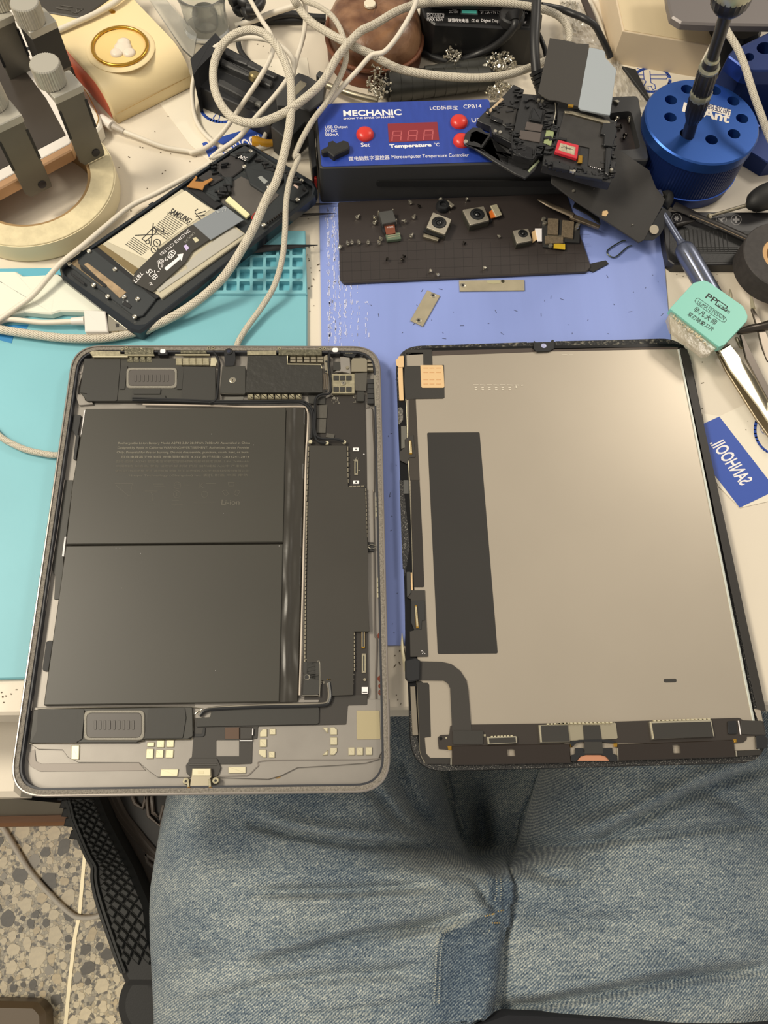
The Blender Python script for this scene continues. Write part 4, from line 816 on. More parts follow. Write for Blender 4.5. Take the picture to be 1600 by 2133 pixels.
# ================================================================ magnetic mat with parts
ZM2 = .0032
mm = prism('magnetic_mat', 'g', [(704, 420), (1180, 402), (1232, 556), (1222, 566), (716, 590), (708, 580)], ZM2, .0018, mat('mat_black', (52, 46, 44), .42, spec=.5, var=((40, 40, 40), .1)), r=.002, bev=.0005)
tag(mm, 'thin black magnetic parts mat with a faint square grid', 'mat')
gl = []
for i in range(27): x = 712 + i * 19.4; gl.append([(x, 505), (x + 2.2, 586 - i * .9)])
for j in range(5): y = 508 + j * 19; gl.append([(708, y), (1228, y - 19)])
lines('grid_lines', 'g', gl, ZM2, .00018, mat('grid_grey', (36, 32, 31), .5), mm)
prism('loose_tab', 'g', [(1226, 550), (1262, 542), (1268, 549), (1236, 566), (1226, 562)], .0022, .001, M_rubber, mm)
# screws
M_scr = mat('screw_steel', (206, 200, 184), .28, metal=.85); M_scrb = mat('screw_dark', (60, 56, 52), .3, metal=.9)
def screw_mesh(m, nm='screw'):
    o = lathe(nm, (0, 0, 0), (0, 0, 1), [(.0003, -.0014), (.00055, -.0012), (.00055, .0006), (.00115, .0008), (.00115, .0013), (.0007, .0014), (0, .0010)], m, None, 10)
    o.data.transform(Matrix.Translation(Vector((0, 0, -.0014)))); return o
protoS, protoD = screw_mesh(M_scr), screw_mesh(M_scrb); used = set()
def place_screw(px, py, ang, tilt, label, group, dark=False, z=ZM2, sc=1.0):
    pr_ = protoD if dark else protoS
    o = pr_ if pr_.name not in used else pr_.copy()
    if pr_.name not in used: used.add(pr_.name)
    else: C.objects.link(o)
    lift = .00115 * math.sin(tilt) + .0013 * math.cos(tilt); q = P(px, py, z + lift * sc + .0001)
    o.rotation_euler = (0, 0, 0); o.rotation_mode = 'QUATERNION'
    d = Vector((math.cos(ang) * math.sin(tilt), math.sin(ang) * math.sin(tilt), math.cos(tilt)))
    o.rotation_quaternion = d.to_track_quat('Z', 'Y'); o.location = q; o.scale = (sc, sc, sc); WL[o.name] = q; tag(o, label, 'screw', group); return o
g_ = 'loose screws on the magnetic mat'
for px, py, a, t, lab in [(746, 450, 120, 80, 'silver screw lying alone at the upper left of the mat'), (780, 452, 70, 80, 'silver screw touching the upper left of the flat camera module'), (782, 462, 120, 80, 'silver screw just below another beside the flat camera module'),
    (854, 420, 70, 80, 'long silver screw upright-leaning between the camera modules near the box'), (863, 450, 110, 80, 'silver screw between the flat module and the tilted camera'), (841, 460, 30, 70, 'grey countersunk screw right of the flat camera module'),
    (858, 489, 120, 80, 'silver screw lying right of the flex connector'), (793, 496, 75, 75, 'silver screw beside the flex connector, upper of two'), (789, 504, 75, 75, 'silver screw beside the flex connector, lower of two'),
    (710, 513, 130, 60, 'silver screw at the left edge of the black mat'), (724, 505, 80, 75, 'first upright silver screw of the row near the left edge'), (733, 503, 85, 75, 'second upright silver screw of the row near the left edge'), (747, 503, 75, 75, 'third upright silver screw of the row near the left edge'), (767, 503, 90, 75, 'silver screw at the right end of the left row'),
    (919, 414, 110, 70, 'silver screw beside the small black camera ring')]:
    place_screw(px, py, -math.radians(a), math.radians(t), lab, g_, sc=1.12)
for px, py, a, t, lab in [(806, 540, 20, 20, 'small dark screw standing on the left of the gridded mat'), (841, 533, 60, 80, 'small dark screw pair in the middle of the mat, upper one'), (839, 541, 160, 60, 'small dark screw pair in the middle of the mat, lower one'), (896, 565, 10, 20, 'tiny screw near the front edge of the mat, left one'), (911, 571, 60, 60, 'tiny screw near the front edge of the mat, right one'),
    (1009, 559, 0, 10, 'tiny screw on the front right of the gridded mat'), (1039, 491, 60, 70, 'tiny screw left of the small camera module'), (872, 428, 60, 80, 'dark thin screw between the two upper cameras'), (967, 505, 60, 85, 'dark thin screw below the tilted right camera'), (972, 416, 0, 5, 'tiny bright screw near the controller front')]:
    place_screw(px, py, -math.radians(a), math.radians(t), lab, g_, dark=lab.startswith(('small dark', 'dark')), sc=.85)
# camera modules
M_lens = mat('lens_black', (16, 17, 18), .12, spec=.8)
M_camf = mat('camera_frame', (206, 198, 180), .32, metal=.8)
def cam_mod(name, label, k, qd, hh, lc, lr, cat='camera'):
    t = thing(name, label, cat, P(*G(k, [lc])[0], ZM2)); z = ZM2 + hh; w_ = [P(x, y, z) for x, y in G(k, qd)]
    prismW('housing', [p - nz * .0008 for p in inset(w_[::-1], -.0003, nz)[::-1]], 0, hh - .001, mat('camera_body', (70, 68, 60), .4, metal=.4), t, r=.0006, bev=.0003)
    px, py = G(k, [lc])[0]; c = P(px, py, z)
    hole = [c + Vector((math.cos(a * .3927) * lr, math.sin(a * .3927) * lr, 0)) for a in range(16)]
    prismW('front_frame', w_, 0, .0008, M_camf, t, r=.0008, bev=.0002, holes=[hole])
    lathe('lens_barrel', c - nz * .0008, (0, 0, 1), [(lr * .98, 0), (lr * .9, .0009), (lr * .62, .0011), (lr * .58, .0005), (lr * .4, .0004)], M_black, t, 24)
    lathe('lens', c - nz * .0004, (0, 0, 1), [(lr * .4, 0), (lr * .36, .0007), (lr * .2, .0011), (0, .0012)], M_lens, t, 18, smooth=60); return t
def pt(t, name, k, pts, z, th, m, **kw): return prism(name, k, pts, z, th, m, t, **kw)
t = cam_mod('camera_module', 'square camera module with silver frame tilted beside a small black lens ring', 'b2', [(612, 170), (720, 212), (682, 298), (575, 256)], .0056, (648, 230), .0048)
pt(t, 'connector', 'b2', [(560, 290), (650, 318), (640, 334), (554, 308)], ZM2 + .002, .0018, M_steel_b, bev=.0003); pt(t, 'flex', 'b2', [(565, 262), (680, 300), (668, 316), (556, 282)], ZM2 + .003, .001, M_black)
t = cam_mod('camera_module', 'largest square camera module with orange flex tail at its right', 'b2', [(782, 156), (905, 136), (936, 215), (826, 244)], .0056, (868, 182), .0048)
pt(t, 'orange_flex', 'b2', [(935, 168), (965, 150), (985, 196), (945, 205)], ZM2 + .0022, .0006, mat('orange_flex', (196, 104, 40), .35)); pt(t, 'connector', 'b2', [(942, 132), (980, 122), (1010, 182), (975, 196)], ZM2 + .0034, .0012, M_brass, r=.0003, bev=.0003)
pt(t, 'bracket', 'b2', [(905, 212), (950, 205), (955, 222), (915, 236)], ZM2 + .0018, .0016, M_black)
t = cam_mod('camera_module', 'smallest square camera module at the right of the mat', 'b2', [(1072, 276), (1160, 264), (1180, 332), (1095, 350)], .0048, (1130, 293), .0032)
pt(t, 'copper_flex', 'b2', [(1180, 285), (1205, 270), (1220, 320), (1185, 345)], ZM2 + .0016, .0006, M_copper); pt(t, 'connector', 'b2', [(1200, 262), (1240, 262), (1240, 335), (1215, 335)], ZM2 + .0024, .0012, M_print_white, bev=.0003)
t = thing('camera_module', 'face-down grey camera module with brown flex ending in a green connector', 'camera', P(*G('b2', [(350, 200)])[0], ZM2))
pt(t, 'housing', 'b2', [(300, 168), (382, 156), (403, 222), (322, 238)], ZM2 + .005, .0046, mat('module_back', (84, 84, 82), .4, metal=.3), r=.0005, bev=.0004)
for c in ((300, 165), (382, 155), (402, 212)): disc('corner_post', 'b2', c, ZM2 + .0052, .0005, .004, M_camf, t, n=8)
q = pt(t, 'brown_flex', 'b2', [(330, 238), (390, 232), (398, 298), (345, 302)], ZM2 + .0026, .0005, mat('red_brown_flex', (120, 66, 46), .4), r=.0003)
text('PL2006', 'b2', (352, 262), (386, 258), ZM2 + .0026, M_print_white, q, h=.0011)
pt(t, 'side_flex', 'b2', [(312, 236), (332, 236), (340, 296), (322, 280)], ZM2 + .0022, .001, M_black)
q = pt(t, 'connector', 'b2', [(340, 298), (422, 284), (430, 322), (350, 332)], ZM2 + .0026, .0022, mat('green_connector', (104, 120, 100), .4, metal=.3), r=.0003, bev=.0003)
for yy in (300, 312): tube('pin_row', 'b2', [(352, yy + 6), (424, yy - 6)], .0002, M_brass, q, z=ZM2 + .0027, n=5)
t = thing('lens_ring', 'small black lens ring touching the tilted camera module', 'lens', P(*G('b2', [(668, 148)])[0], ZM2))
lathe('ring', P(*G('b2', [(668, 146)])[0], ZM2 + .0001), (0, 0, 1), [(.0046, 0), (.0046, .002), (.0038, .0034), (.0024, .0036), (.0022, .002), (0, .0018)], M_black, t, 24)
pt(t, 'side_tab', 'b2', [(682, 104), (700, 98), (735, 128), (718, 142)], ZM2 + .003, .0016, M_camf, bev=.0003)
t = thing('circuit_module', 'small circuit module with three brown foam pads and a yellow strip', 'module', P(*G('b2', [(1330, 280)])[0], ZM2))
pt(t, 'board', 'b2', [(1240, 200), (1460, 228), (1455, 345), (1372, 340), (1375, 382), (1245, 368), (1238, 300)], ZM2 + .0016, .0012, M_blackm, r=.0003, bev=.0002)
M_foam = mat('brown_foam', (112, 98, 78), .8, bump=((900, 900, 900), .8, .0004), var=((700, 700, 700), .3))
for pts in ([(1275, 204), (1335, 208), (1332, 300), (1272, 296)], [(1358, 215), (1425, 222), (1418, 318), (1352, 310)], [(1258, 305), (1362, 312), (1362, 345), (1258, 350)]): pt(t, 'foam_pad', 'b2', pts, ZM2 + .003, .0014, M_foam, bev=.0002)
pt(t, 'grey_plate', 'b2', [(1268, 296), (1420, 310), (1415, 322), (1268, 306)], ZM2 + .002, .0006, M_steel_b); pt(t, 'yellow_strip', 'b2', [(1308, 350), (1372, 354), (1372, 384), (1306, 376)], ZM2 + .0022, .0006, mat('yellow_strip', (196, 164, 44), .4))
for c in ((1250, 205), (1256, 228), (1448, 236), (1440, 254), (1290, 358)): q = disc('screw', 'b2', c, ZM2 + .0034, .0013, .0018, M_scr, t, n=10)
# two metal plates
def plate(label, k, pts, holes, blot=None):
    t = thing('metal_plate', label, 'plate', P(*G(k, [pts[0]])[0], .0012))
    pl_ = prism('plate', k, pts, .0022, .0009, mat('plate_steel', (186, 176, 150), .45, metal=.6, bump=((1500, 1500, 1500), .2, .0001), var=((120, 120, 120), .12)), t, bev=.0002)
    for c in holes: q = disc('hole_rim', k, c, .0024, .0017, .0003, M_steel, t, n=16); disc('hole', k, c, .0025, .0008, .0002, mat('hole_black', (18, 16, 14), .6), q, n=12)
    if blot:
        prism('scuff_mark', k, [(920, 562), (1000, 562), (1002, 578), (960, 582), (925, 578)], .0023, .0001, mat('smudge', (170, 164, 130), .5), t, r=.001)
        disc('dark_spot', k, blot, .0023, .0012, .0001, mat('oil_spot', (44, 40, 14), .4), t, n=10)
plate('short metal plate with two holes lying diagonally on the blue mat', 'b2', [(580, 618), (654, 650), (555, 826), (482, 792)], [(614, 648), (530, 792)])
plate('long narrow metal plate with a dark spot below the black mat', 'b2', [(762, 562), (1138, 558), (1140, 620), (766, 624)], [(784, 590)], (1014, 567))
# ================================================================ phone mid-frames piled on the controller
M_fr = mat('frame_black', (36, 36, 37), .42, bump=((700, 700, 700), .25, .0003))
M_fr2 = mat('frame_recess', (62, 60, 58), .42, metal=.3, bump=((300, 300, 300), .2, .0003), var=((90, 90, 90), .25))
zf = HC + .0118
def details(par, quad_, z, n, seed, k='a5'):
    rnd = random.Random(seed); it = []; q = G(k, quad_)
    for i in range(n):
        u, v = rnd.random(), rnd.random(); x = (q[0][0] * (1 - u) + q[1][0] * u) * (1 - v) + (q[3][0] * (1 - u) + q[2][0] * u) * v; y = (q[0][1] * (1 - u) + q[1][1] * u) * (1 - v) + (q[3][1] * (1 - u) + q[2][1] * u) * v
        c = P(x, y, z); a = rnd.choice([.25, -.15, 1.8, .2]); d = Vector((math.cos(a), math.sin(a), 0)); w_, l_ = rnd.uniform(.0003, .0009), rnd.uniform(.0006, .0028)
        it.append(cube_vf(c - nz * .001 if isinstance(z, float) else c, d * l_, Vector((-d.y, d.x, 0)) * w_, (0, 0, rnd.uniform(.0012, .0026))))
    join('moulded_detail', it, M_black if seed % 2 else M_fr, par, 30, kind='stuff')
t = thing('phone_frame_part', 'black plastic phone inner frame with red-bordered module lying on the controller', 'phone part', P(*G('a5', [(900, 800)])[0], HC))
def f(name, pts, z, th, m, par=None, **kw): kw.setdefault('bev', .0003); return prism(name, 'a5', pts, HC + z, th, m, par or t, **kw)
f('frame', [(735, 600), (900, 605), (1185, 700), (1160, 850), (1150, 1000), (1180, 1010), (1135, 1165), (1020, 1140), (850, 1090), (620, 1030), (640, 880), (700, 870), (725, 780)], .011, .006, M_fr, r=.0006)
f('floor_sheet', [(780, 640), (1060, 720), (1060, 800), (1100, 830), (1085, 1060), (965, 1035), (975, 900), (735, 850), (745, 780)], .0116, .0005, M_fr2, r=.0002, bev=.00005)
details(t, [(640, 640), (735, 620), (725, 850), (640, 1000)], HC + .011, 26, 1); details(t, [(1090, 720), (1180, 720), (1150, 1130), (1080, 1100)], HC + .011, 34, 2); details(t, [(640, 1000), (1120, 1100), (1130, 1150), (640, 1040)], HC + .011, 40, 3)
f('top_bar', [(785, 618), (850, 622), (1140, 700), (1130, 722), (850, 645), (790, 635)], .0125, .002, M_steel_b, r=.0003)
f('black_block', [(1080, 710), (1160, 715), (1185, 770), (1150, 890), (1085, 880), (1090, 800), (1060, 790)], .0135, .003, M_black, r=.0006)
q = f('red_module', [(738, 838), (895, 880), (882, 982), (712, 930)], .0135, .002, mat('red_border', (196, 44, 58), .35), r=.0005)
f('module_label', [(755, 862), (872, 895), (862, 955), (740, 915)], .0138, .0003, mat('aged_label', (186, 176, 150), .5, var=((500, 500, 500), .3)), par=q); lines('label_mark', 'a5', [[(800, 885), (800, 920)], [(770, 888), (850, 915)], [(760, 895), (830, 912)]], HC + .0138, .0003, M_blackm, q)
f('gold_part', [(890, 955), (925, 958), (922, 1015), (885, 1010)], .0128, .001, M_gold, r=.0003)
for pts in ([(745, 815), (805, 828), (803, 845), (745, 832)], [(700, 1000), (830, 1035), (820, 1070), (700, 1045)], [(1100, 900), (1150, 905), (1120, 1110), (1095, 1090)], [(860, 1080), (1080, 1120), (1075, 1140), (865, 1105)]): f('raised_rib', pts, .0135, .002, M_black, r=.0003)
for c in ((860, 1074), (1143, 1062)): q = disc('screw', 'a5', c, HC + .0142, .001, .002, M_scr, t, n=10)
lines('pin_dots', 'a5', [[(980 + i * 15, 1042 + i * 4), (986 + i * 15, 1044 + i * 4)] for i in range(6)], HC + .0117, .0005, M_print_white, t)
prism('screw_tab', 'a5', [(826, 1066), (850, 1070), (850, 1082), (826, 1078)], HC + .0138, .0012, M_steel, t)
t = thing('phone_frame_part', 'black phone antenna bracket with green sticker left of the red module', 'phone part', P(*G('a5', [(560, 800)])[0], HC))
f('frame', [(470, 490), (600, 500), (740, 560), (735, 620), (715, 700), (700, 880), (640, 890), (600, 950), (545, 1000), (400, 950), (385, 890), (400, 780), (440, 600)], .0105, .0055, M_fr, r=.0007)
details(t, [(470, 500), (730, 570), (690, 690), (620, 600)], HC + .0105, 24, 4); details(t, [(400, 790), (440, 800), (560, 990), (400, 940)], HC + .0105, 22, 5); details(t, [(600, 880), (640, 890), (600, 980), (560, 960)], HC + .0105, 10, 7)
f('camera_well', [(545, 590), (630, 610), (615, 700), (520, 680)], .0125, .003, M_black, r=.0007, bev=.0008)
f('recess', [(500, 700), (625, 725), (612, 780), (485, 760)], .0112, .0004, mat('recess_brown', (84, 76, 72), .4), r=.0006); f('recess', [(450, 765), (610, 785), (600, 860), (440, 830)], .0112, .0004, mat('recess_brown', (84, 76, 72), .4), r=.0004)
f('side_well', [(640, 640), (715, 655), (700, 720), (630, 705)], .0118, .001, M_blackm, r=.0005)
f('green_sticker', [(650, 762), (700, 770), (708, 785), (685, 884), (628, 862)], .0116, .0005, mat('olive_green', (144, 156, 110), .5), r=.0005)
for c in ((590, 534), (620, 542)): disc('gold_contact', 'a5', c, HC + .0125, .001, .002, M_scr, t, n=10)
for c in ((495, 538), (505, 582), (480, 905)): disc('boss', 'a5', c, HC + .0118, .0014, .002, M_black, t, n=12)
f('glossy_corner', [(430, 860), (545, 900), (545, 990), (420, 940)], .0115, .001, mat('glossy_black', (24, 24, 26), .1, bump=((300, 300, 300), .8, .0006)), r=.0006)
tube('bright_edge', 'a5', [(715, 560, HC + .0118), (718, 620, HC + .0118), (700, 720, HC + .0118)], .0003, M_steel, t, n=5)
tube('bright_edge', 'a5', [(395, 780, HC + .0112), (388, 880, HC + .0112), (420, 945, HC + .0112), (545, 985, HC + .0112), (565, 910, HC + .0112)], .0005, M_black, t, n=6)
t = thing('phone_frame_part', 'black phone speaker bracket with tan strip at the left of the pile', 'phone part', P(*G('a5', [(300, 700)])[0], HC))
f('frame', [(400, 420), (480, 460), (440, 620), (390, 830), (395, 870), (240, 790), (225, 735), (160, 710), (120, 690), (170, 640), (190, 620), (330, 500)], .0065, .0045, M_fr, r=.0006)
details(t, [(400, 430), (470, 460), (390, 820), (340, 760)], HC + .0065, 22, 6); details(t, [(180, 660), (300, 560), (340, 590), (230, 720)], HC + .0065, 14, 8)
f('tan_strip', [(310, 518), (328, 530), (212, 645), (192, 632)], .0072, .0006, mat('tan_strip', (186, 164, 134), .5))
f('steel_insert', [(330, 578), (430, 605), (400, 770), (225, 670), (250, 635)], .0072, .0008, M_fr2, r=.0004)
f('glossy_blob', [(235, 655), (320, 690), (310, 715), (225, 680)], .0082, .0006, mat('glossy_black', (24, 24, 26), .1)); f('lower_rail', [(240, 745), (390, 810), (388, 850), (235, 780)], .0075, .002, M_blackm, r=.0004)
for c in ((262, 772), (300, 778)): disc('boss', 'a5', c, HC + .0085, .0012, .002, M_scr, t, n=10)
t = thing('phone_frame_part', 'thin black phone bracket with a round cut-out overlapping the DOWN button', 'phone part', P(*G('a5', [(250, 900)])[0], HC))
f('bracket_arm', [(20, 850), (35, 790), (90, 745), (150, 748), (185, 780), (225, 790), (225, 815), (170, 810), (120, 775), (80, 790), (70, 850), (150, 870), (158, 905), (240, 960), (330, 1020), (500, 1075), (590, 990), (600, 1010), (560, 1075), (490, 1130), (420, 1100), (250, 1000), (100, 900), (30, 875)], .0066, .0014, M_fr, r=.0003)
f('side_plate', [(240, 960), (400, 900), (590, 990), (500, 1080), (330, 1020)], .0058, .0008, mat('case_plastic', (52, 52, 52)), r=.0004)
disc('boss', 'a5', (38, 850), HC + .0075, .0014, .001, M_scr, t, n=12); f('green_edge', [(590, 985), (600, 1000), (520, 1085), (510, 1070)], .0072, .001, mat('olive_edge', (140, 148, 120), .4))
# plate with blue-grey half
pl = plane3((1142, 78, HC + .022), (1250, 235, HC + .015), (1120, 195, HC + .015))
t = thing('backplate', 'dark metal plate with a blue-grey coated half standing above the phone parts', 'plate', P(1200, 190, HC + .012))
prism('dark_half', 'e5', [(328, 392), (555, 430), (600, 450), (735, 455), (735, 490), (640, 1100), (620, 1110), (390, 1045), (320, 1040), (205, 965)], pl, .001, mat('plate_dark', (58, 55, 51), .5), t, bev=.0002)
prism('blue_grey_half', 'e5', [(738, 490), (880, 520), (905, 540), (908, 600), (1020, 720), (1018, 745), (955, 1200), (650, 1140), (625, 1105)], off(pl, .0003), .0012, mat('blue_grey_coat', (158, 166, 172), .5), t, r=.0006, bev=.0002)
prism('gold_clip', 'e5', [(520, 1085), (575, 1090), (570, 1115), (515, 1108)], off(pl, .0012), .001, M_gold, t)
for c in ((100, 950),): pass
# large black back cover leaning over the front edge
pl2 = plane3((1150, 350, .034), (1400, 430, .019), (1340, 525, .010))
t = thing('back_cover', 'large matt black phone back cover leaning off the controller onto the blue mat', 'phone cover', P(1280, 420, .015))
prism('cover', 'a5', [(690, 1050), (850, 1000), (1100, 900), (1180, 900), (1430, 1070), (1480, 1200), (1550, 1290), (1530, 1340), (1390, 1600), (1350, 1620), (860, 1300), (690, 1170)], pl2, .0012, mat('cover_black', (50, 48, 46), .5, bump=((800, 800, 800), .12, .0002), var=((60, 60, 60), .1)), t, r=.0008, bev=.0003)
prism('shiny_edge', 'a5', [(1530, 1350), (1600, 1400), (1510, 1560), (1460, 1600), (1380, 1600)], off(pl2, -.0004), .0012, M_black, t, r=.0008)
q = prism('gold_slot', 'a5', [(1075, 1380), (1110, 1375), (1118, 1395), (1100, 1420), (1070, 1415)], off(pl2, .0003), .0004, M_copper, t, r=.0006)
c_ = P(*G('a5', [(1465, 1520)])[0], off(pl2, .0004)); lathe('foam_dot', c_ - pl2[1] * .0004, pl2[1], [(.003, 0), (.003, .0006)], mat('beige_foam', (168, 158, 140), .7), t, 18)
for c in ((852, 1228), (1007, 1213), (1300, 1485)):
    x = P(*G('a5', [c])[0], off(pl2, .0002)); lathe('bright_speck', x, pl2[1], [(.0009 if c[0] == 852 else .0004, 0), (.0008 if c[0] == 852 else .0003, .0007)], M_scr, t, 8)
tag(prism('black_strip', 'a5', [(870, 1300), (920, 1330), (1040, 1400), (1060, 1480), (960, 1400), (850, 1345)], .012, .001, M_rubber), 'short black rubber strip under the leaning cover', 'strip')
# pick with flat tip
t = thing('metal_pick', 'flat pointed metal pick lying across the mat under the black cover', 'pick', P(1180, 440, .006))
tube('shaft', 'b2', [(1215, 98, .009), (1250, 112, .0094), (1300, 138, .0094), (1420, 190, .009)], [.0006, .0016, .0019, .0021], mat('pick_bronze', (120, 108, 92), .35, metal=.7), t, n=8, flat=.5)
prism('blade', 'b2', [(1410, 172), (1575, 245), (1568, 262), (1400, 200)], .0092, .0018, mat('pick_bronze', (120, 108, 92)), t, r=.0008, bev=.0003)
# screws in the controller tray
for i, (px, py, a) in enumerate([(1280, 238, 20), (1288, 243, 100), (1283, 250, 60), (1292, 236, 150), (1311, 250, 80), (1301, 285, 70), (1290, 264, 10)]):
    place_screw(px, py, math.radians(a), 1.4, ['leftmost silver screw of the bunch in the controller recess', 'lower silver screw of the bunch in the controller recess', 'front silver screw of the bunch, nearest the black frame', 'silver screw of the bunch touching the blue-grey plate', 'upright silver screw at the right of the controller recess', 'dark screw lowest in the controller recess', 'dark round-headed screw in the recess by the black frame'][i], 'screws in the controller recess', dark=i > 4, z=HC - .006, sc=1.3)
tag(prism('steel_clip', 'e5', [(985, 1045), (1030, 1035), (1062, 1050), (1040, 1075), (1020, 1062)], HC + .002, .0015, M_steel, bev=.0003), 'small bent steel clip on the controller beside the plate', 'clip')
# sim ejector loop
tag(tube('wire_loop', 'a7', [(520, 500, .0022), (480, 515, .0022), (400, 585, .0022), (360, 592, .0022), (325, 565, .0022), (335, 530, .0022), (430, 470, .0024), (470, 462, .003)], .00042, mat('green_wire', (66, 74, 62), .35, metal=.5), n=7), 'thin dark wire loop sticking out from under the black cover', 'wire')
def proj(p):
    d = Vector(p) - CL; z = d.dot(CF); return 800 + FPX * d.dot(CR) / z, 1066.5 - FPX * d.dot(CU) / z
def rad(px, p):  # pixel half width -> metres at world point p
    return px * (Vector(p) - CL).dot(CF) / FPX
def circle3(a, b, c):
    d = 2 * (a.x * (b.y - c.y) + b.x * (c.y - a.y) + c.x * (a.y - b.y)); A, B, D = [v.x ** 2 + v.y ** 2 for v in (a, b, c)]
    x = (A * (b.y - c.y) + B * (c.y - a.y) + D * (a.y - b.y)) / d; y = (A * (c.x - b.x) + B * (a.x - c.x) + D * (b.x - a.x)) / d
    return Vector((x, y, 0)), math.hypot(a.x - x, a.y - y)
# ================================================================ opened phone with battery
pp = plane3((130, 560, .013), (390, 330, .0175), (640, 400, .0175))
ph = thing('phone', 'opened black phone frame with silver battery lying on the turquoise mat', 'phone', P(390, 500, .0045))
def h(name, pts, z, th, m, par=None, k='b1', **kw): kw.setdefault('bev', .0002); return prism(name, k, pts, off(pp, z), th, m, par or ph, **kw)
M_ph = mat('phone_body', (30, 36, 42), .2, bump=((500, 500, 500), .05, .0002)); M_phd = mat('phone_recess', (44, 48, 50), .4, bump=((300, 300, 300), .15, .0003)); M_grp = mat('graphite_sheet', (88, 84, 80), .45, var=((40, 40, 40), .15))
inner = [(85, 770), (1105, 65), (1150, 60), (1520, 300), (1515, 350), (560, 1090), (500, 1095), (95, 810)]
h('frame', [(62, 765), (80, 740), (1085, 52), (1130, 38), (1180, 55), (1525, 262), (1548, 310), (1535, 350), (575, 1105), (530, 1138), (470, 1125), (75, 820)], 0, .0078, M_ph, r=.003, bev=.0014, holes=[(inner, .002)])
h('base', inner, -.002, .005, M_phd, r=.002, bev=0)
h('graphite_sheet', [(930, 350), (1010, 300), (1110, 240), (1330, 345), (1290, 385), (1200, 480), (1040, 420), (985, 380)], -.0016, .0004, M_grp, r=.0006)
h('divider', [(790, 300), (830, 290), (1000, 400), (960, 425)], -.0004, .002, M_black); h('divider', [(250, 660), (290, 650), (660, 920), (620, 945)], -.0004, .002, M_black)
b_ = h('battery', [(768, 310), (945, 425), (1150, 580), (655, 940), (590, 900), (285, 645)], -.0002, .002, mat('battery_wrap', (206, 198, 174), .32, metal=.35, bump=((120, 120, 120), .4, .0005)), r=.0008, bev=.0005)
h('dark_edge', [(285, 645), (310, 628), (520, 770), (490, 805)], .0001, .0004, mat('battery_edge', (122, 106, 72), .4), par=b_)
h('label', [(790, 320), (935, 430), (640, 640), (590, 730), (340, 615), (660, 400)], .0001, .0002, mat('battery_label', (214, 206, 182), .4), par=b_, r=.0005)
pz = off(pp, .0002); M_txt = mat('black_print', (38, 36, 34), .6)
text('SAMSUNG', 'b1', (694, 448), (808, 512), pz, M_txt, b_, h=.0040, bold=.02, name='brand_lettering')
txl = []
for i in range(11):
    x, y = 686 - i * 9 - (i > 6) * 0, 460 + i * 8.4; L_ = (92, 60)
    txl.append([(x, y), (x + L_[0] * .98, y + L_[1] * 1.0)])
for i in range(6): x, y = 490 - i * 9, 590 + i * 8; txl.append([(x, y), (x + 95, y + 64)])
tl2 = []
rnd = random.Random(4)
for (a, b) in txl:
    t0 = 0
    while t0 < 1:
        t1 = min(1, t0 + rnd.uniform(.05, .16)); tl2.append([(a[0] + (b[0] - a[0]) * t0, a[1] + (b[1] - a[1]) * t0), (a[0] + (b[0] - a[0]) * t1, a[1] + (b[1] - a[1]) * t1)]); t0 = t1 + .03
lines('small_print', 'b1', tl2, pz, .00042, M_txt, b_)
lines('underline', 'b1', [[(688, 450), (806, 518)]], pz, .0004, M_txt, b_)
lines('crossed_bin', 'b1', [[(500, 580), (690, 570)], [(605, 510), (590, 640)], [(540, 600), (560, 615), (625, 560), (610, 530), (540, 600)], [(600, 530), (665, 565)], [(660, 530), (665, 562)], circ(572, 617, 11) + [(583, 617)], circ(626, 622, 20) + [(646, 622)], circ(612, 660, 20) + [(632, 660)]], pz, .0005, M_txt, b_)
lines('small_print', 'b1', [[(845, 440), (860, 428)], [(860, 455), (905, 440)], [(850, 470), (900, 462)], [(845, 450), (875, 485)], [(620, 615), (632, 630)], [(606, 652), (620, 668)]], pz, .0006, M_txt, b_)
fl = h('ribbon_flex', [(805, 530), (835, 515), (935, 600), (830, 670), (790, 735), (600, 905), (480, 845), (500, 790), (640, 655)], .0012, .0005, mat('ribbon_black', (58, 56, 52), .4, bump=((100, 100, 100), .1, .0003)), r=.0004)
fz = off(pp, .0013)
text('SM-G781B  CTC  R03', 'b1', (812, 540), (660, 662), fz, M_print_white, fl, h=.0034) if False else None
# lettering on the ribbon runs up the strip, read from the right-hand side
text('SM-G781B CTC R03', 'b1', (806, 546), (640, 686), fz, M_print_white, fl, h=.0021)
text('DR(9).3FE', 'b1', (835, 562), (780, 618), fz, mat('grey_print', (150, 148, 140), .5), fl, h=.0015)
text('JB', 'b1', (716, 668), (690, 705), fz, M_print_white, fl, h=.0026); lines('ring_mark', 'b1', [[(722, 665), (735, 680), (705, 715), (688, 705), (696, 678), (722, 665)]], fz, .0004, M_print_white, fl)
text('9@', 'b1', (680, 705), (625, 735), fz, M_print_white, fl, h=.0026); text('ツソ', 'b1', (640, 740), (600, 800), fz, M_print_white, fl, h=.0032)
text('SUB', 'b1', (560, 790), (610, 838), fz, M_print_white, fl, h=.0036); text('7877', 'b1', (530, 790), (484, 845), fz, M_print_white, fl, h=.0026); text('2', 'b1', (584, 868), (602, 862), fz, M_print_white, fl, h=.0019)
h('arrow', [(668, 768), (750, 702), (742, 690), (778, 684), (768, 728), (760, 716), (682, 784)], .0014, .0002, M_print_white, par=fl, bev=0)
h('pale_pad', [(830, 596), (850, 590), (870, 608), (848, 622)], .0014, .0002, mat('pad_cream', (200, 194, 164)), par=fl, bev=0); h('violet_pad', [(778, 640), (795, 632), (812, 652), (795, 668)], .0014, .0002, mat('pad_violet', (196, 182, 224)), par=fl, bev=0)
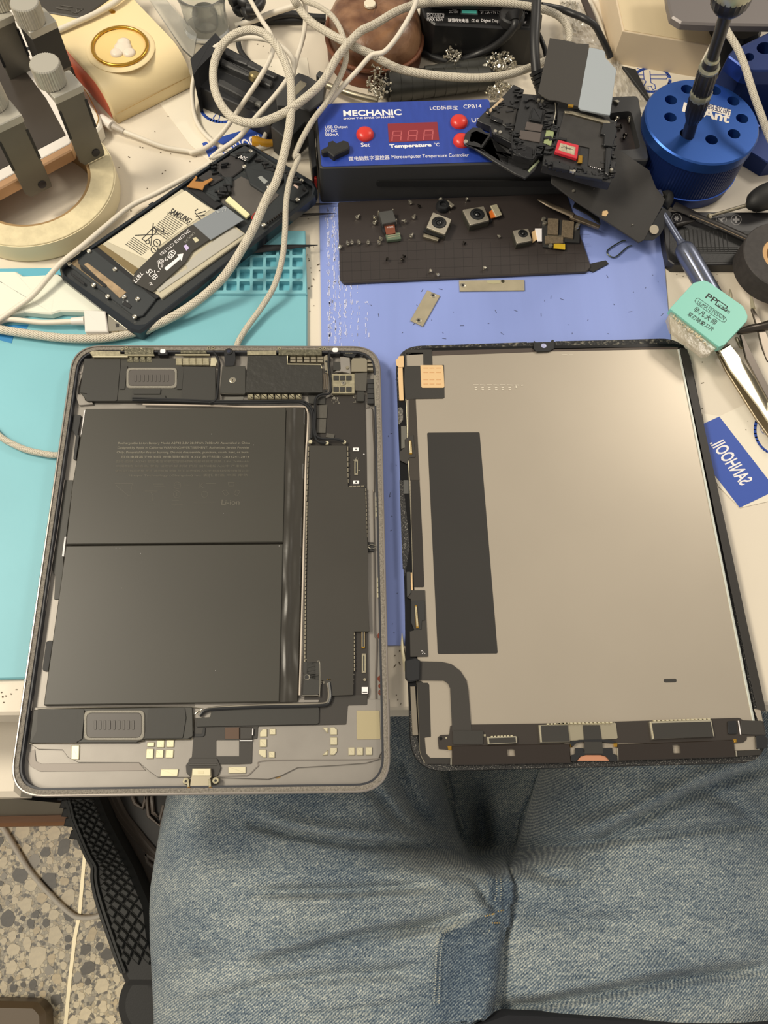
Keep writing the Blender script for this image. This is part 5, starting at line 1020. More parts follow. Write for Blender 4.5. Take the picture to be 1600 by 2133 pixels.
g2 = h('grey_film', [(832, 515), (1015, 408), (1125, 490), (935, 605)], .0016, .0004, mat('grey_blue_film', (128, 134, 140), .35), r=.0003); text('78 77', 'b1', (960, 455), (1030, 440), off(pp, .0017), mat('pale_text', (180, 184, 184)), g2, h=.0024)
h('silver_strip', [(910, 640), (1060, 530), (1130, 570), (640, 905), (605, 880), (800, 770), (790, 745)], .0003, .0003, mat('silver_strip', (206, 202, 190), .3, metal=.5), par=b_)
h('ivory_strip', [(1042, 352), (1162, 458), (1140, 478), (1018, 378)], .0006, .0016, mat('ivory', (226, 222, 176), .5), r=.0003)
for pts in ([(945, 180), (1060, 110), (1130, 160), (1120, 200), (1050, 250), (1010, 240)], [(860, 245), (930, 200), (1010, 250), (940, 290)]): h('chamber', pts, -.0008, .003, mat('chamber_black', (52, 50, 50), .5), r=.0006, bev=.0005)
for pts in ([(1040, 110), (1130, 60), (1200, 100), (1150, 150)], [(1130, 190), (1240, 150), (1360, 240), (1320, 290), (1260, 345), (1160, 280)], [(1350, 215), (1450, 260), (1500, 320), (1420, 380), (1370, 360)], [(1010, 240), (1060, 240), (1060, 290), (1020, 295)], [(900, 330), (960, 310), (990, 370), (960, 380)]): h('raised_bracket', pts, .0006, .003, M_phd, r=.0006, bev=.0006)
details(ph, [(880, 220), (1110, 70), (1150, 110), (960, 260)], off(pp, -.0006), 12, 11, 'b1'); details(ph, [(1160, 110), (1500, 290), (1480, 340), (1200, 180)], off(pp, -.0006), 26, 12, 'b1'); details(ph, [(960, 330), (1040, 280), (1060, 320), (990, 390)], off(pp, -.0006), 14, 13, 'b1')
h('window', [(1205, 245), (1225, 235), (1265, 268), (1245, 285)], .0008, .0004, mat('window_grey', (150, 154, 152), .4), r=.0005); h('pink_window', [(1408, 290), (1418, 284), (1442, 300), (1434, 310)], .001, .0004, mat('pale_pink', (206, 180, 168), .4))
text('A05', 'b1', (1092, 135), (1135, 152), off(pp, .0007), M_print_white, ph, h=.0030)
h('orange_flex', [(795, 300), (830, 262), (850, 236), (858, 245), (845, 268), (890, 270), (940, 248), (948, 258), (900, 292), (888, 318), (860, 310)], .001, .0006, mat('orange_flex_dull', (168, 118, 62), .35))
tube('red_wire', 'b1', [(1208, 432), (1180, 462), (1172, 480), (1190, 505)], .0003, M_red, ph, z=off(pp, .0014), n=5)
h('lower_board', [(190, 665), (270, 660), (620, 945), (545, 1040), (500, 1050), (130, 760)], -.0004, .002, mat('lower_board', (48, 52, 54), .4), r=.0008, bev=.0004)
h('copper_strip', [(205, 745), (225, 735), (450, 905), (412, 940)], -.0001, .0004, mat('aged_copper_strip', (168, 144, 112), .5, var=((200, 200, 200), .35)))
h('gold_film', [(105, 725), (170, 715), (175, 740), (330, 860), (310, 872), (160, 760)], -.0001, .0004, mat('dull_gold_film', (130, 112, 84), .5, var=((250, 250, 250), .4)))
for pts in ([(180, 745), (340, 865), (325, 878), (190, 775)], [(130, 790), (210, 850), (205, 865), (130, 805)], [(440, 950), (480, 985), (470, 1000), (425, 975)]): h('slot', pts, .0001, .0004, M_black)
for c in ((238, 676), (126, 750), (387, 780), (265, 870), (345, 935), (517, 950), (440, 938), (500, 1052), (1165, 102), (1130, 190), (1435, 380), (1458, 270), (1270, 305), (1240, 525), (975, 1010)):
    if c[0] == 975: continue
    x, y = G('b1', [c])[0]; q = P(x, y, off(pp, -.0006)); lathe('screw', q, pp[1], [(.0013, 0), (.0013, .0012), (.0009, .0014), (0, .0011)], M_scr, ph, 12)
text('N2', 'b1', (430, 975), (462, 972), off(pp, -.0003), mat('pale_text', (180, 184, 184)), ph, h=.0022)
for i in range(9): x, y = 1255 + i * 13, 505 - i * 9; h('antenna_slot', [(x, y), (x + 9, y - 6), (x + 13, y + 2), (x + 4, y + 8)], -.0002, .0008, M_scrb, bev=0)
for c in ((590, 392), (460, 490), (705, 320)): h('side_button', [(c[0] - 14, c[1] + 10), (c[0] + 12, c[1] - 8), (c[0] + 16, c[1] + 2), (c[0] - 8, c[1] + 18)], -.003, .002, M_ph, r=.0004)
# ================================================================ left clutter
cc, Ro = circle3(P(232, 400, .014), P(186, 463, .014), P(0, 509, .014)); _, Ri = circle3(P(172, 392, .014), P(127, 450, .014), P(0, 470, .014)); cc2, _ = circle3(P(172, 392, .014), P(127, 450, .014), P(0, 470, .014))
tp_ = thing('tape_roll', 'large cream masking tape roll at the left edge of the bench', 'tape', (cc.x, cc.y, .0001))
M_mask = mat('masking_tape', (224, 212, 178), .6, bump=((200, 200, 200), .1, .0002)); M_masks = mat('masking_tape_side', (216, 203, 166), .75, bump=((500, 500, 500), .8, .0004), var=((160, 160, 600), .14))
ringp = lambda R_, z, n=72: [Vector((cc.x + R_ * math.cos(a * 2 * math.pi / n), cc.y + R_ * math.sin(a * 2 * math.pi / n), z)) for a in range(n)]
prismW('tape', ringp(Ro, .0145), 0, .0144, M_masks, tp_, holes=[ringp(Ri + .002, .0145)], bev=.0003)
prismW('outer_wrap', ringp(Ro + .0006, .0137), 0, .0125, M_mask, tp_, holes=[ringp(Ro - .0002, .0137)])
prismW('cardboard_core', ringp(Ri + .002, .0139), 0, .0138, mat('cardboard', (150, 122, 82), .8, bump=((400, 400, 400), .6, .0004)), tp_, holes=[ringp(Ri, .0139)])
# squeezed pouch, translucent
pch = prism('pouch', 'b3', [(-150, 640), (0, 655), (115, 655), (170, 690), (430, 675), (560, 760), (860, 900), (1200, 800), (1400, 850), (1380, 900), (1250, 960), (1000, 960), (620, 955), (450, 950), (380, 972), (300, 968), (180, 955), (90, 975), (0, 990), (-150, 1000)], .0082, .0046, mat('milky_pouch', (222, 224, 210), .25, bump=((60, 60, 60), .25, .0006)), r=.0006, bev=.0008)
tag(pch, 'milky white wavy-edged tray lying on the turquoise mat under the phone', 'tray')
# usb plug
t = thing('usb_plug', 'white rectangular USB plug with metal end on the turquoise mat', 'plug', P(205, 665, .0032))
prism('shell', 'b3', [(620, 942), (780, 950), (800, 1105), (628, 1105)], .0115, .0075, M_white, t, r=.0007, bev=.0005)
q = prism('metal_end', 'b3', [(795, 962), (935, 972), (945, 1092), (800, 1102)], .0100, .0048, M_steel, t, bev=.0002); prism('slot', 'b3', [(855, 1045), (880, 1045), (882, 1070), (858, 1072)], .0101, .0002, M_blackm, q, bev=0)
tube('strain_relief', 'b3', [(530, 1030), (625, 1025)], [.0022, .0026], M_white, t, z=.0078)
# cream box
FL, FR = P(244, 260, 0), P(402, 181, 0); e_ = (FR - FL); Wd = e_.length; e_.normalize(); dd = Vector((-e_.y, e_.x, 0))
cb = thing('cream_box', 'cream yellow rounded plastic device with a gold ring on top', 'device', FL + e_ * Wd / 2 + dd * .05)
def prof(a, b): return FL + dd * a + Vector((0, 0, b))
hb = .025
M_creamtop = M_cream
prismW('body', [prof(a, b) for a, b in ((0, .0005), (0, .008), (.001, .013), (.0035, .018), (.0075, .0218), (.0125, .0242), (.018, hb), (.14, hb), (.14, .0005))], 0, Wd, M_cream, cb, nrm=-e_, bev=.0012, smooth=60)
prismW('red_side', [prof(a, b) - e_ * .0004 for a, b in ((.004, .002), (.0045, .012), (.009, .018), (.016, .022), (.13, .022), (.13, .002))], 0, .0006, mat('coral_side', (206, 104, 78), .35), cb, nrm=-e_, r=.001)
tube('seam', 'a1', [(920, 908, 0.0085), (1510, 603, .0085)], .0002, mat('seam_tan', (176, 140, 78), .6), cb, n=4)
ctr = P(*G('a1', [(957, 385)])[0], hb); rr_ = rad(56, ctr)
def torus(name, c, R_, r_, m, par, n=48, k=8):
    pts = [c + Vector((math.cos(a * 2 * math.pi / n) * R_, math.sin(a * 2 * math.pi / n) * R_, 0)) for a in range(n + 1)]; return tubeW(name, pts, r_, m, par, n=k, sub=1)
lathe('raised_disc', ctr, (0, 0, 1), [(rr_ * 1.26, 0), (rr_ * 1.26, .0004), (rr_ * 1.2, .001), (rr_ * 1.0, .001)], M_cream, cb, 48); torus('gold_ring', ctr + nz * .0018, rr_, .0011, M_gold, cb)
lathe('dish', ctr + nz * .001, (0, 0, 1), [(rr_ * .97, 0), (rr_ * .92, .0002)], mat('cream_dish', (230, 202, 136), .25), cb, 40)
bl = ctr + nz * .0012 + Vector((.002, -.002, 0))
vsf = []
for dx, dy, r_ in ((0, .001, .0058), (-.0035, -.004, .0042), (.0045, -.0035, .0042), (0, .0055, .0044)): o_ = lathe('x', bl + Vector((dx, dy, 0)), (0, 0, 1), [(r_, 0), (r_ * .95, .001), (r_ * .6, .0017), (0, .002)], M_white, None, 20, smooth=70); vsf.append(([o_.matrix_basis @ v.co + WL[o_.name] - o_.location for v in o_.data.vertices], [tuple(p_.vertices) for p_ in o_.data.polygons])); bpy.data.objects.remove(o_)
join('white_badge', vsf, mat('soft_white', (226, 214, 196), .4), cb, 60)
prism('gold_window', 'a1', [(842, 62), (862, 52), (916, 88), (912, 104), (885, 108)], hb + .0002, .0006, M_gold, cb, r=.0006)
# phone under repair held by clamps
M_scrn = mat('phone_glass_dark', (66, 60, 54), .25, spec=.4, var=((14, 14, 14), .15))
cp = thing('phone', 'white phone with gold edge and dark screen held by steel clamps', 'phone', P(40, 250, .0185))
prism('body', 'g', [(-150, 70), (-60, -60), (20, -60), (62, 60), (152, 288), (150, 312), (0, 393), (-80, 435)], .026, .0075, M_gold if False else mat('rose_gold_edge', (196, 156, 118), .35, metal=.5), cp, r=.003, bev=.0008)
prism('white_bezel', 'g', [(-150, 70), (-60, -60), (16, -60), (60, 60), (148, 286), (146, 298), (0, 376), (-80, 418)], .0266, .0008, M_white, cp, r=.003, bev=.0004)
prism('screen', 'g', [(-150, 60), (-90, -30), (0, 78), (96, 205), (137, 281), (70, 316), (0, 353), (-80, 395)], .0269, .0004, M_scrn, cp, bev=.0001)
disc('sensor', 'a1', (217, 385), .0268, .0016, .0003, M_black, cp)
for a in ((530, 1205), (380, 1290)): prism('side_key', 'a1', [(a[0], a[1] - 2), (a[0] + (50 if a[0] > 500 else 105), a[1] - (26 if a[0] > 500 else 52)), (a[0] + (50 if a[0] > 500 else 105), a[1] - (16 if a[0] > 500 else 40)), (a[0], a[1] + 10)], .0225, .0012, M_copper, cp)
wp = thing('phone', 'white phone with rounded corner under the clamps beside the cream device', 'phone', P(150, 180, .0001))
prism('body', 'g', [(40, -20), (110, 60), (152, 168), (208, 240), (212, 262), (200, 276), (130, 300), (60, 200)], .010, .0095, mat('pearl_white', (220, 214, 200), .35), wp, r=.003, bev=.0012)
tube('edge_line', 'a1', [(600, 640, .0102), (690, 740, .0102), (770, 900, .0102), (778, 960, .0102), (745, 1025, .0102)], .0003, M_gold, wp, n=5)
t = thing('cable_plug', 'white charging plug pushed into the white phone under the clamps', 'plug', P(225, 262, .0001))
tube('plug_body', 'a1', [(805, 940, .0052), (890, 1000, .0052)], .0032, M_white, t, n=12); tube('sleeve', 'a1', [(885, 995, .005), (985, 1045, .0045)], [.0022, .0018], mat('sleeve_grey', (176, 168, 156), .5), t)
# clamps: thumb knob, top block, vertical leg with slots
M_knob = mat('knob_alu', (190, 186, 174), .4, metal=.5); M_leg = mat('clamp_steel', (118, 114, 104), .42, metal=.5, bump=((900, 900, 900), .15, .0001), var=((50, 50, 50), .12))
def clamp(label, foot, knob, zt=.066, black=False):
    fc = P(*foot, .0155) - nz * .0002; zt_ = zt; t = thing('clamp', label, 'clamp', fc)
    ex = (P(foot[0] + 50, foot[1] - 25, 0) - P(foot[0] - 50, foot[1] + 25, 0)).normalized(); ey = Vector((-ex.y, ex.x, 0)); hw = .0088
    if black: fc = fc + ey * .0
    z1 = (zt_ - .0153) * (.45 if black else 1) - .002; zt_ = zt_ - .0155
    def leg(p0): return prismW('leg', [p0 - ex * hw + nz * z1, p0 + ex * hw + nz * z1, p0 + ex * hw * .97 + nz * .004, p0 + ex * (hw * .9) + nz * .0004, p0 - ex * (hw * .7) + nz * .0004, p0 - ex * hw * .97 + nz * .004], 0, .0016, M_leg, t, nrm=-ey, bev=.0003)
    L_ = leg(fc)
    lathe('rivet_hole', fc - ey * .0002 + ex * .003 + nz * .0055, -ey, [(.0026, 0), (.0026, .0003), (.0022, .0004)], mat('hole_grey', (56, 54, 58), .35, metal=.5), L_, 18)
    for s in (-1, 1): prismW('slot', [fc + ex * (s * hw * .96 + a) + nz * b - ey * .0002 for a, b in ((-.0008, z1 * .45), (.0008, z1 * .45), (.0008, z1 * .86), (-.0008, z1 * .86))], 0, .0002, M_black, L_, nrm=-ey)
    if black: prismW('black_block', [fc - ex * hw + nz * zt_ - ey * .001, fc + ex * hw + nz * zt_ - ey * .001, fc + ex * hw + nz * zt_ + ey * .014, fc - ex * hw + nz * zt_ + ey * .014], 0, zt_ - z1 + .001, mat('block_black', (42, 40, 37), .5), t)
    tt = [fc + s * ex * (hw + .0003) + nz * (zt_ + .002) + ey * q for s, q in ((-1, -.0016), (1, -.0016), (1, .0135), (-1, .0135))]
    prismW('top_block', tt, 0, .0045, M_knob, t, r=.001, bev=.0005)
    kb = P(*knob, zt_ + .0155 + .0021); lathe('thumb_knob', kb, (0, 0, 1), [(.0085, 0), (.0085, .0115), (.0080, .0122), (0, .0122)], M_knob, t, 72, knurl=.05, smooth=25)
clamp('steel clamp with ribbed knob, nearest to the cream device', (196, 336), (108, 170))
clamp('steel clamp at the left edge of the photo above the tape roll', (85, 402), (-14, 216), zt=.068)
clamp('steel clamp with a black block and knob at the top left', (142, 198), (66, 44), zt=.0625, black=True)
clamp('steel clamp cut off by the top left corner', (60, 186), (2, 8), zt=.0625)
# black slab behind
t = thing('power_bank', 'dark grey slab with faint recycling mark behind the clamps', 'power bank', P(150, 10, .0001))
prism('body', 'g', [(40, -60), (60, 0), (98, 25), (170, 37), (228, -4), (260, -60)], .026, .0258, mat('dark_slab', (62, 58, 52), .35), t, r=.0012, bev=.0006)
lines('faint_mark', 'e4', [[(930, 155), (980, 165), (1065, 110), (975, 105), (990, 160)], [(770, 65), (930, 90)], [(720, 95), (870, 120)], [(730, 105), (900, 132)]], .0262, .0007, mat('faint_grey', (84, 80, 74)), t)
# black pointed tweezers and needles by the phone
tag(tube('black_tweezers', 'b1', [(1080, 690, .0062), (1180, 662, .0062), (1400, 645, .006), (1550, 636, .0058)], [.003, .003, .0016, .0003], M_black, n=8, flat=.6), 'black pointed tweezers tip sticking out from under the phone', 'tweezers')
for i, pts in enumerate(([(1380, 410, .006), (1480, 405, .005), (1600, 400, .004), (1660, 400, .003)], [(1400, 470, .006), (1500, 462, .005), (1600, 456, .004), (1655, 455, .003)])):
    tag(tube('needle_tip', 'b1', pts, [.0012, .001, .0005, .0002], M_scrb, n=6), ['upper dark needle point right of the phone', 'lower dark needle point right of the phone'][i], 'needle')
# ================================================================ cables
def cable(name, label, segs, r, m, n=10, sub=6):
    pts = []
    for k, q in segs: pts += [P(x, y, z) for x, y, z in G(k, q)]
    o = tubeW(name, pts, r, m, None, n=n, sub=sub); return tag(o, label, 'cable')
cable('braided_cable', 'thick white braided cable making the big loop over the black phone holder', [
 ('g', [(598, -40, .045), (613, 0, .040)]), ('e3', [(750, 60, .036), (800, 140, .034), (920, 260, .034), (1080, 360, .038), (1220, 440, .040), (1400, 530, .040), (1600, 620, .036)]),
 ('a4', [(40, 470, .034), (180, 540, .032), (350, 580, .031), (550, 605, .031), (800, 618, .031), (1020, 600, .030), (1200, 550, .027), (1340, 490, .022), (1480, 420, .020), (1545, 320, .022), (1535, 220, .025), (1480, 140, .028), (1390, 90, .030), (1250, 55, .034), (1000, 22, .036), (700, 12, .036), (400, 25, .037), (200, 80, .040), (0, 195, .044)]),
 ('a2', [(1400, 260, .046), (1240, 440, .046), (1120, 640, .045), (960, 790, .044), (800, 900, .043), (600, 975, .042), (430, 950, .041), (320, 850, .040), (255, 700, .040), (250, 520, .042), (310, 370, .046), (420, 270, .050), (560, 240, .052), (680, 290, .052), (780, 420, .050), (850, 600, .047), (865, 800, .044), (850, 1000, .041), (800, 1250, .037), (740, 1450, .034)]),
 ('b1', [(1260, 360, .031), (1180, 540, .028), (1090, 700, .024), (1000, 830, .020), (880, 940, .014), (740, 1035, .010), (560, 1125, .0075)]),
 ('b3', [(1080, 1090, .0070), (800, 1150, .0068), (500, 1155, .0066), (200, 1120, .0066), (0, 1090, .0066), (-200, 1060, .0066)])], .0026, M_braid, n=12, sub=7)
cable('braided_cable', 'medium braided cable falling beside the controller and passing under the tablet', [
 ('e3', [(760, -60, .03), (830, 10, .036), (960, 60, .040), (1100, 150, .042), (1200, 280, .042), (1265, 450, .041), (1290, 620, .040), (1250, 780, .039), (1170, 950, .038), (1060, 1150, .037)]),
 ('e7', [(1450, 500, .036), (1310, 740, .035), (1220, 950, .034)]),
 ('b1', [(1440, 130, .033), (1390, 260, .031), (1368, 400, .028), (1362, 560, .024), (1345, 720, .019), (1300, 870, .014), (1230, 990, .009), (1150, 1100, .0072), (1100, 1180, .0058)]),
 ('g', [(480, 740, .0049), (400, 800, .0047), (300, 880, .0047), (200, 925, .0047), (140, 940, .0048)]), ('b3', [(420, 2020, .0055), (300, 2005, .0055), (180, 1975, .0055), (60, 1920, .0055), (0, 1880, .0055), (-60, 1820, .0055)])], .00178, M_braid, n=10, sub=6)
cable('white_cable', 'thin white cable plugged into the clamped phone, curving down from the top edge', [
 ('a1', [(985, 1045, .0042), (1100, 1090, .0035), (1300, 1165, .0025), (1500, 1200, .0025)]), ('a2', [(80, 1210, .0028), (200, 1165, .004), (310, 1060, .008), (400, 940, .014), (500, 790, .024), (600, 640, .032), (680, 500, .036), (722, 380, .036), (700, 270, .032), (630, 160, .028), (550, 20, .025), (510, -60, .025)])], .0016, M_cable, n=9)
cable('white_cable', 'thin white cable running from the top past the opened phone to the USB plug', [
 ('e3', [(800, -60, .03), (830, 60, .030), (835, 200, .028), (820, 350, .026), (790, 480, .026), (745, 620, .026), (700, 790, .027), (620, 900, .028), (540, 1010, .028), (440, 1130, .026)]),
 ('e7', [(730, 520, .022), (560, 720, .018), (380, 850, .015), (230, 970, .014)]), ('b1', [(1000, 120, .013), (860, 210, .011), (640, 330, .008), (480, 410, .006), (330, 530, .012), (200, 640, .016), (60, 755, .016)]),
 ('b3', [(250, 830, .013), (120, 930, .010), (0, 1015, .008), (-60, 1060, .006), (-60, 1075, .005), (40, 1018, .006), (160, 1022, .007), (320, 1038, .007), (540, 1030, .0078)])], .00165, M_cable, n=9)
cable('white_cable', 'thin white cable looping left around the crossed-tools sheet', [
 ('g', [(876, -40, .05)]), ('a4', [(335, 0, .050), (290, 110, .050), (190, 280, .049), (80, 410, .046)]), ('a2', [(1500, 440, .042), (1380, 570, .038), (1260, 700, .034), (1160, 820, .030), (1060, 920, .022), (960, 1010, .012), (860, 1080, .006), (740, 1130, .003), (600, 1180, .002), (460, 1200, .002), (330, 1175, .002), (200, 1085, .002), (110, 960, .003), (80, 800, .006), (85, 650, .012), (140, 500, .020), (240, 390, .028), (370, 325, .034), (520, 300, .036), (680, 320, .036), (800, 380, .034), (870, 460, .032), (885, 560, .028), (850, 680, .022)]),
 ('e7', [(1010, 330, .014), (960, 450, .008), (910, 600, .004), (860, 720, .003), (800, 830, .003)])], .0016, M_cable, n=9)
cable('white_cable', 'short cream cable crossing the black wires at the top beside the clear cup', [('e3', [(720, 60, .020), (640, 90, .018), (480, 140, .014), (330, 200, .012), (180, 250, .010), (60, 290, .008)])], .0021, M_cable)
cable('white_cable', 'pinkish white cable lying across the cream device', [('g', [(270, -30, .03), (244, 2, .0285), (200, 28, .0278), (160, 46, .0276), (122, 63, .0272), (100, 74, .026)])], .0019, M_cable)
cable('white_cable', 'thin white cable with a wide plug between the leather case and the black charger', [('a4', [(560, 235, .004), (680, 270, .003), (820, 330, .002), (950, 400, .002), (1060, 425, .002), (1150, 390, .003), (1220, 300, .006), (1260, 180, .012)])], .0019, M_cable)
t = thing('cable_plug', 'white flared plug beside the brown leather case', 'plug', P(900, 50, .0001)); tube('plug_body', 'a4', [(370, 160, .006), (400, 190, .006), (470, 222, .006), (575, 238, .005)], [.0085, .0065, .0036, .003], M_white, t, n=12, flat=.6)
cable('braided_cable', 'white braided cable at the right crossing the second blue holder', [('a6', [(1240, 180, .07), (1290, 270, .068), (1350, 370, .066), (1400, 480, .064), (1440, 600, .062), (1490, 760, .060), (1545, 910, .056), (1600, 1060, .052), (1660, 1180, .05)])], .0022, M_braid)
cable('white_cable', 'thin white cable behind the standing screwdriver', [('a6', [(1080, 500, .030), (1140, 380, .032), (1200, 270, .034), (1240, 180, .036)])], .0014, M_cable)
M_bc = mat('black_cable', (34, 34, 35), .42)
cable('black_cable', 'black cable plugged into the top of the charger and curving left', [('a4', [(1110, 150, .034), (1115, 200, .033), (1060, 280, .026), (950, 370, .016), (820, 430, .008), (680, 480, .004), (580, 485, .003), (460, 450, .003), (330, 390, .003)])], .0026, M_bc)
cable('black_cable', 'straight thick black cable with ribbed strain relief hanging behind the plate', [('g', [(1120, -40, .050), (1118, 0, .048)]), ('a4', [(1280, 150, .044), (1272, 300, .040), (1275, 450, .035), (1285, 570, .030)])], .0033, M_bc)
t = thing('strain_relief', 'ribbed black strain relief at the end of the thick black cable', 'cable end', P(1120, 170, .02))
for i in range(5): a = P(1118 + i * 2.2, 148 + i * 9, .031 - i * .002); b = P(1120 + i * 2.2, 154.5 + i * 9, .0298 - i * .002); tubeW('rib', [a, b], [.0052 - .0003 * i, .0048 - .0003 * i], M_bc, t, n=14)
tube('core', 'g', [(1117, 146, .030), (1128, 196, .021)], .0034, M_bc, t)
cable('black_cable', 'thin black cable crossing the screw bag to the right', [('e5', [(240, 60, .030), (330, 75, .028), (450, 100, .026), (570, 145, .026), (680, 190, .028), (790, 260, .026), (860, 380, .020), (930, 520, .012), (960, 600, .008)])], .0023, M_bc)
cable('black_cable', 'thin black wire behind the dark plate', [('e5', [(120, 120, .020), (180, 290, .012), (240, 420, .006), (280, 540, .004), (300, 700, .003)])], .0017, M_bc)
cable('black_cable', 'thin black wire curling below the clear cup', [('e3', [(330, 60, .012), (200, 190, .010), (110, 290, .008), (85, 420, .006), (110, 560, .004), (200, 680, .004)])], .0019, M_bc)
cable('black_cable', 'pair-like black cable running right towards the leather case, upper', [('e3', [(120, 310, .004), (300, 240, .006), (500, 180, .006), (700, 160, .006), (900, 190, .006), (1060, 200, .006)])], .0026, M_bc)
cable('black_cable', 'black cable running right towards the leather case, lower', [('e3', [(140, 300, .0025), (340, 245, .0025), (560, 230, .0025), (800, 225, .0025), (1050, 220, .0025)])], .0024, M_bc)
t = thing('cable_bundle', 'knotted bundle of black cables at the top edge beside the clear cup', 'cables', P(520, 10, .002))
for i, pts in enumerate(([(60, 60), (130, 20), (170, 80), (120, 130), (70, 90), (90, 20)], [(150, 0), (220, 60), (260, 140), (200, 170), (160, 110)], [(0, 20), (80, -10), (160, 30), (250, 30), (330, 0)], [(180, 100), (270, 100), (340, 20), (290, -60)])): tube('wire', 'e3', pts, .0036, M_bc, t, z=.010 + i * .004, n=8)
# ================================================================ phone holder, black
M_hd = mat('holder_grey', (58, 58, 58), .34, spec=.5, bump=((120, 120, 120), .1, .0002)); M_hdk = mat('holder_black', (30, 31, 33), .45)
t = thing('phone_holder', 'black spring phone holder lying on the printed sheet under the cables', 'phone holder', P(500, 170, .001))
def hd(name, pts, z, th, m, par=None, **kw): kw.setdefault('bev', .0006); return prism(name, 'a2', pts, z, th, m, par or t, **kw)
hd('body', [(150, 520), (350, 370), (540, 470), (660, 540), (830, 615), (900, 640), (790, 880), (700, 960), (600, 900), (130, 690)], .017, .0165, M_hdk, r=.001)
hd('end_plate', [(62, 465), (262, 258), (330, 335), (120, 545), (85, 600)], .030, .0285, M_hdk, r=.0002, bev=.0002)
for q4 in ([(330, 385), (370, 390), (760, 585), (730, 615), (310, 425)], [(310, 450), (720, 640), (700, 680), (300, 500)], [(290, 620), (330, 630), (640, 800), (620, 840), (275, 660)]): hd('rail', q4, .020, .004, M_hd, r=.0006, bev=.0008)
hd('dark_channel', [(300, 515), (640, 650), (620, 700), (290, 560)], .0172, .0004, mat('channel_black', (14, 14, 14), .6)); hd('grey_tab', [(450, 455), (530, 480), (510, 510), (430, 480)], .0206, .002, M_hd); hd('grey_tab', [(590, 790), (632, 800), (615, 835), (572, 815)], .0206, .002, mat('tab_grey', (112, 112, 106), .4))
x_ = P(*G('a2', [(575, 605)])[0], .024); lathe('brass_screw', x_, (.3, .2, 1), [(.004, -.002), (.004, .001), (.003, .002), (0, .002)], mat('worn_brass', (160, 146, 104), .35, metal=.8), t, 20)
q = hd('clamp_head', [(742, 775), (780, 720), (920, 572), (1000, 600), (1132, 680), (1120, 800), (1010, 880), (880, 840), (750, 830)], .032, .010, M_hd, r=.0008)
hd('clamp_base', [(745, 790), (860, 850), (1110, 790), (1050, 900), (880, 1060), (800, 1080), (700, 1000), (760, 900)], .022, .020, M_hdk, r=.0008)
hd('clamp_side', [(900, 930), (1050, 880), (1000, 1000), (870, 1085), (800, 1080)], .010, .0098, M_hdk)
hd('steel_insert', [(925, 640), (940, 632), (985, 655), (980, 672), (895, 755), (885, 740), (885, 690)], .0326, .001, M_steel_b, par=q, r=.0004)
hd('side_tab', [(1060, 590), (1085, 555), (1140, 580), (1130, 640)], .030, .012, M_hd, r=.0005)
tag(tube('yellow_tube', 'e7', [(720, 765, .004), (780, 770, .004), (870, 790, .004), (975, 785, .004)], [.0034, .0032, .0026, .0022], mat('yellow_plastic', (214, 156, 34), .4), n=10), 'short yellow tube lying on the blue banner beside the phone', 'tube')
tag(tube('metal_rod', 'a3', [(140, 60, .006), (330, 130, .008), (560, 190, .008)], .0022, M_steel_b, n=10), 'thin metal rod lying behind the controller', 'rod')
# ================================================================ clear cup, leather case, charger
t = thing('clear_cup', 'clear ribbed plastic cup at the top edge', 'cup', P(440, 70, .0001))
M_clear = mat('clear_plastic', (236, 238, 236), .08, trans=.92, spec=.6, bump=((120, 120, 120), .15, .0003))
cu_ = P(432, 62, .0002)
lathe('cup', cu_, (0, 0, 1), [(.016, 0), (.0165, .004), (.0150, .012), (.0158, .022), (.0172, .026), (.0172, .029), (.0162, .029), (.0145, .022), (.0138, .012), (.0145, .004), (.008, .003), (0, .003)], M_clear, t, 32, smooth=60)
lathe('inner_ring', cu_ + nz * .004, (0, 0, 1), [(.0088, 0), (.0088, .010), (.0080, .011), (.0074, .010), (.0072, .001)], M_clear, t, 28, smooth=60)
prism('side_strip', 'g', [(300, -20), (330, -20), (410, 70), (402, 120), (380, 100)], .012, .002, M_clear, t, r=.001)
lc = P(782, 22, .030); lr = rad(100, lc)
t = thing('leather_case', 'round brown stitched leather case with a pale snap button', 'case', (lc.x, lc.y, .0001))
M_lth = mat('brown_leather', (150, 112, 82), .34, bump=((120, 120, 120), .6, .0012), var=((50, 50, 50), .6), rgb2=(92, 58, 38)); n_ = 48
def dome(R_, zb, zt, name, m, sq=1.0):
    vs, fs = [], []; rings = 12
    for i in range(rings + 1):
        a = i / rings * math.pi / 2; rr = R_ * math.cos(a) ** .45; zz = zb + (zt - zb) * math.sin(a)
        for k in range(n_): an = 2 * math.pi * k / n_; w_ = 1 + .012 * math.sin(3 * an + 1) ; ex_ = abs(math.cos(an)) ** .85 * (1 if math.cos(an) > 0 else -1); ey_ = abs(math.sin(an)) ** .85 * (1 if math.sin(an) > 0 else -1); vs.append(Vector((lc.x + ex_ * rr * w_, lc.y + ey_ * rr * sq * w_, zz + .0008 * noise.noise(Vector((ex_ * 3, ey_ * 3, i * .2))) * (i > 2))))
    for i in range(rings):
        for k in range(n_): j = (k + 1) % n_; fs.append((i * n_ + k, i * n_ + j, (i + 1) * n_ + j, (i + 1) * n_ + k))
    fs.append(tuple(range(n_))[::-1]); return obj(name, vs, fs, m, t, 80)
dome(lr, .012, .033, 'upper_shell', M_lth, 1.12); dome(lr * 1.03, .0003, .014, 'lower_shell', mat('dark_leather', (104, 62, 42), .45, bump=((160, 160, 160), .3, .0006)), 1.12)
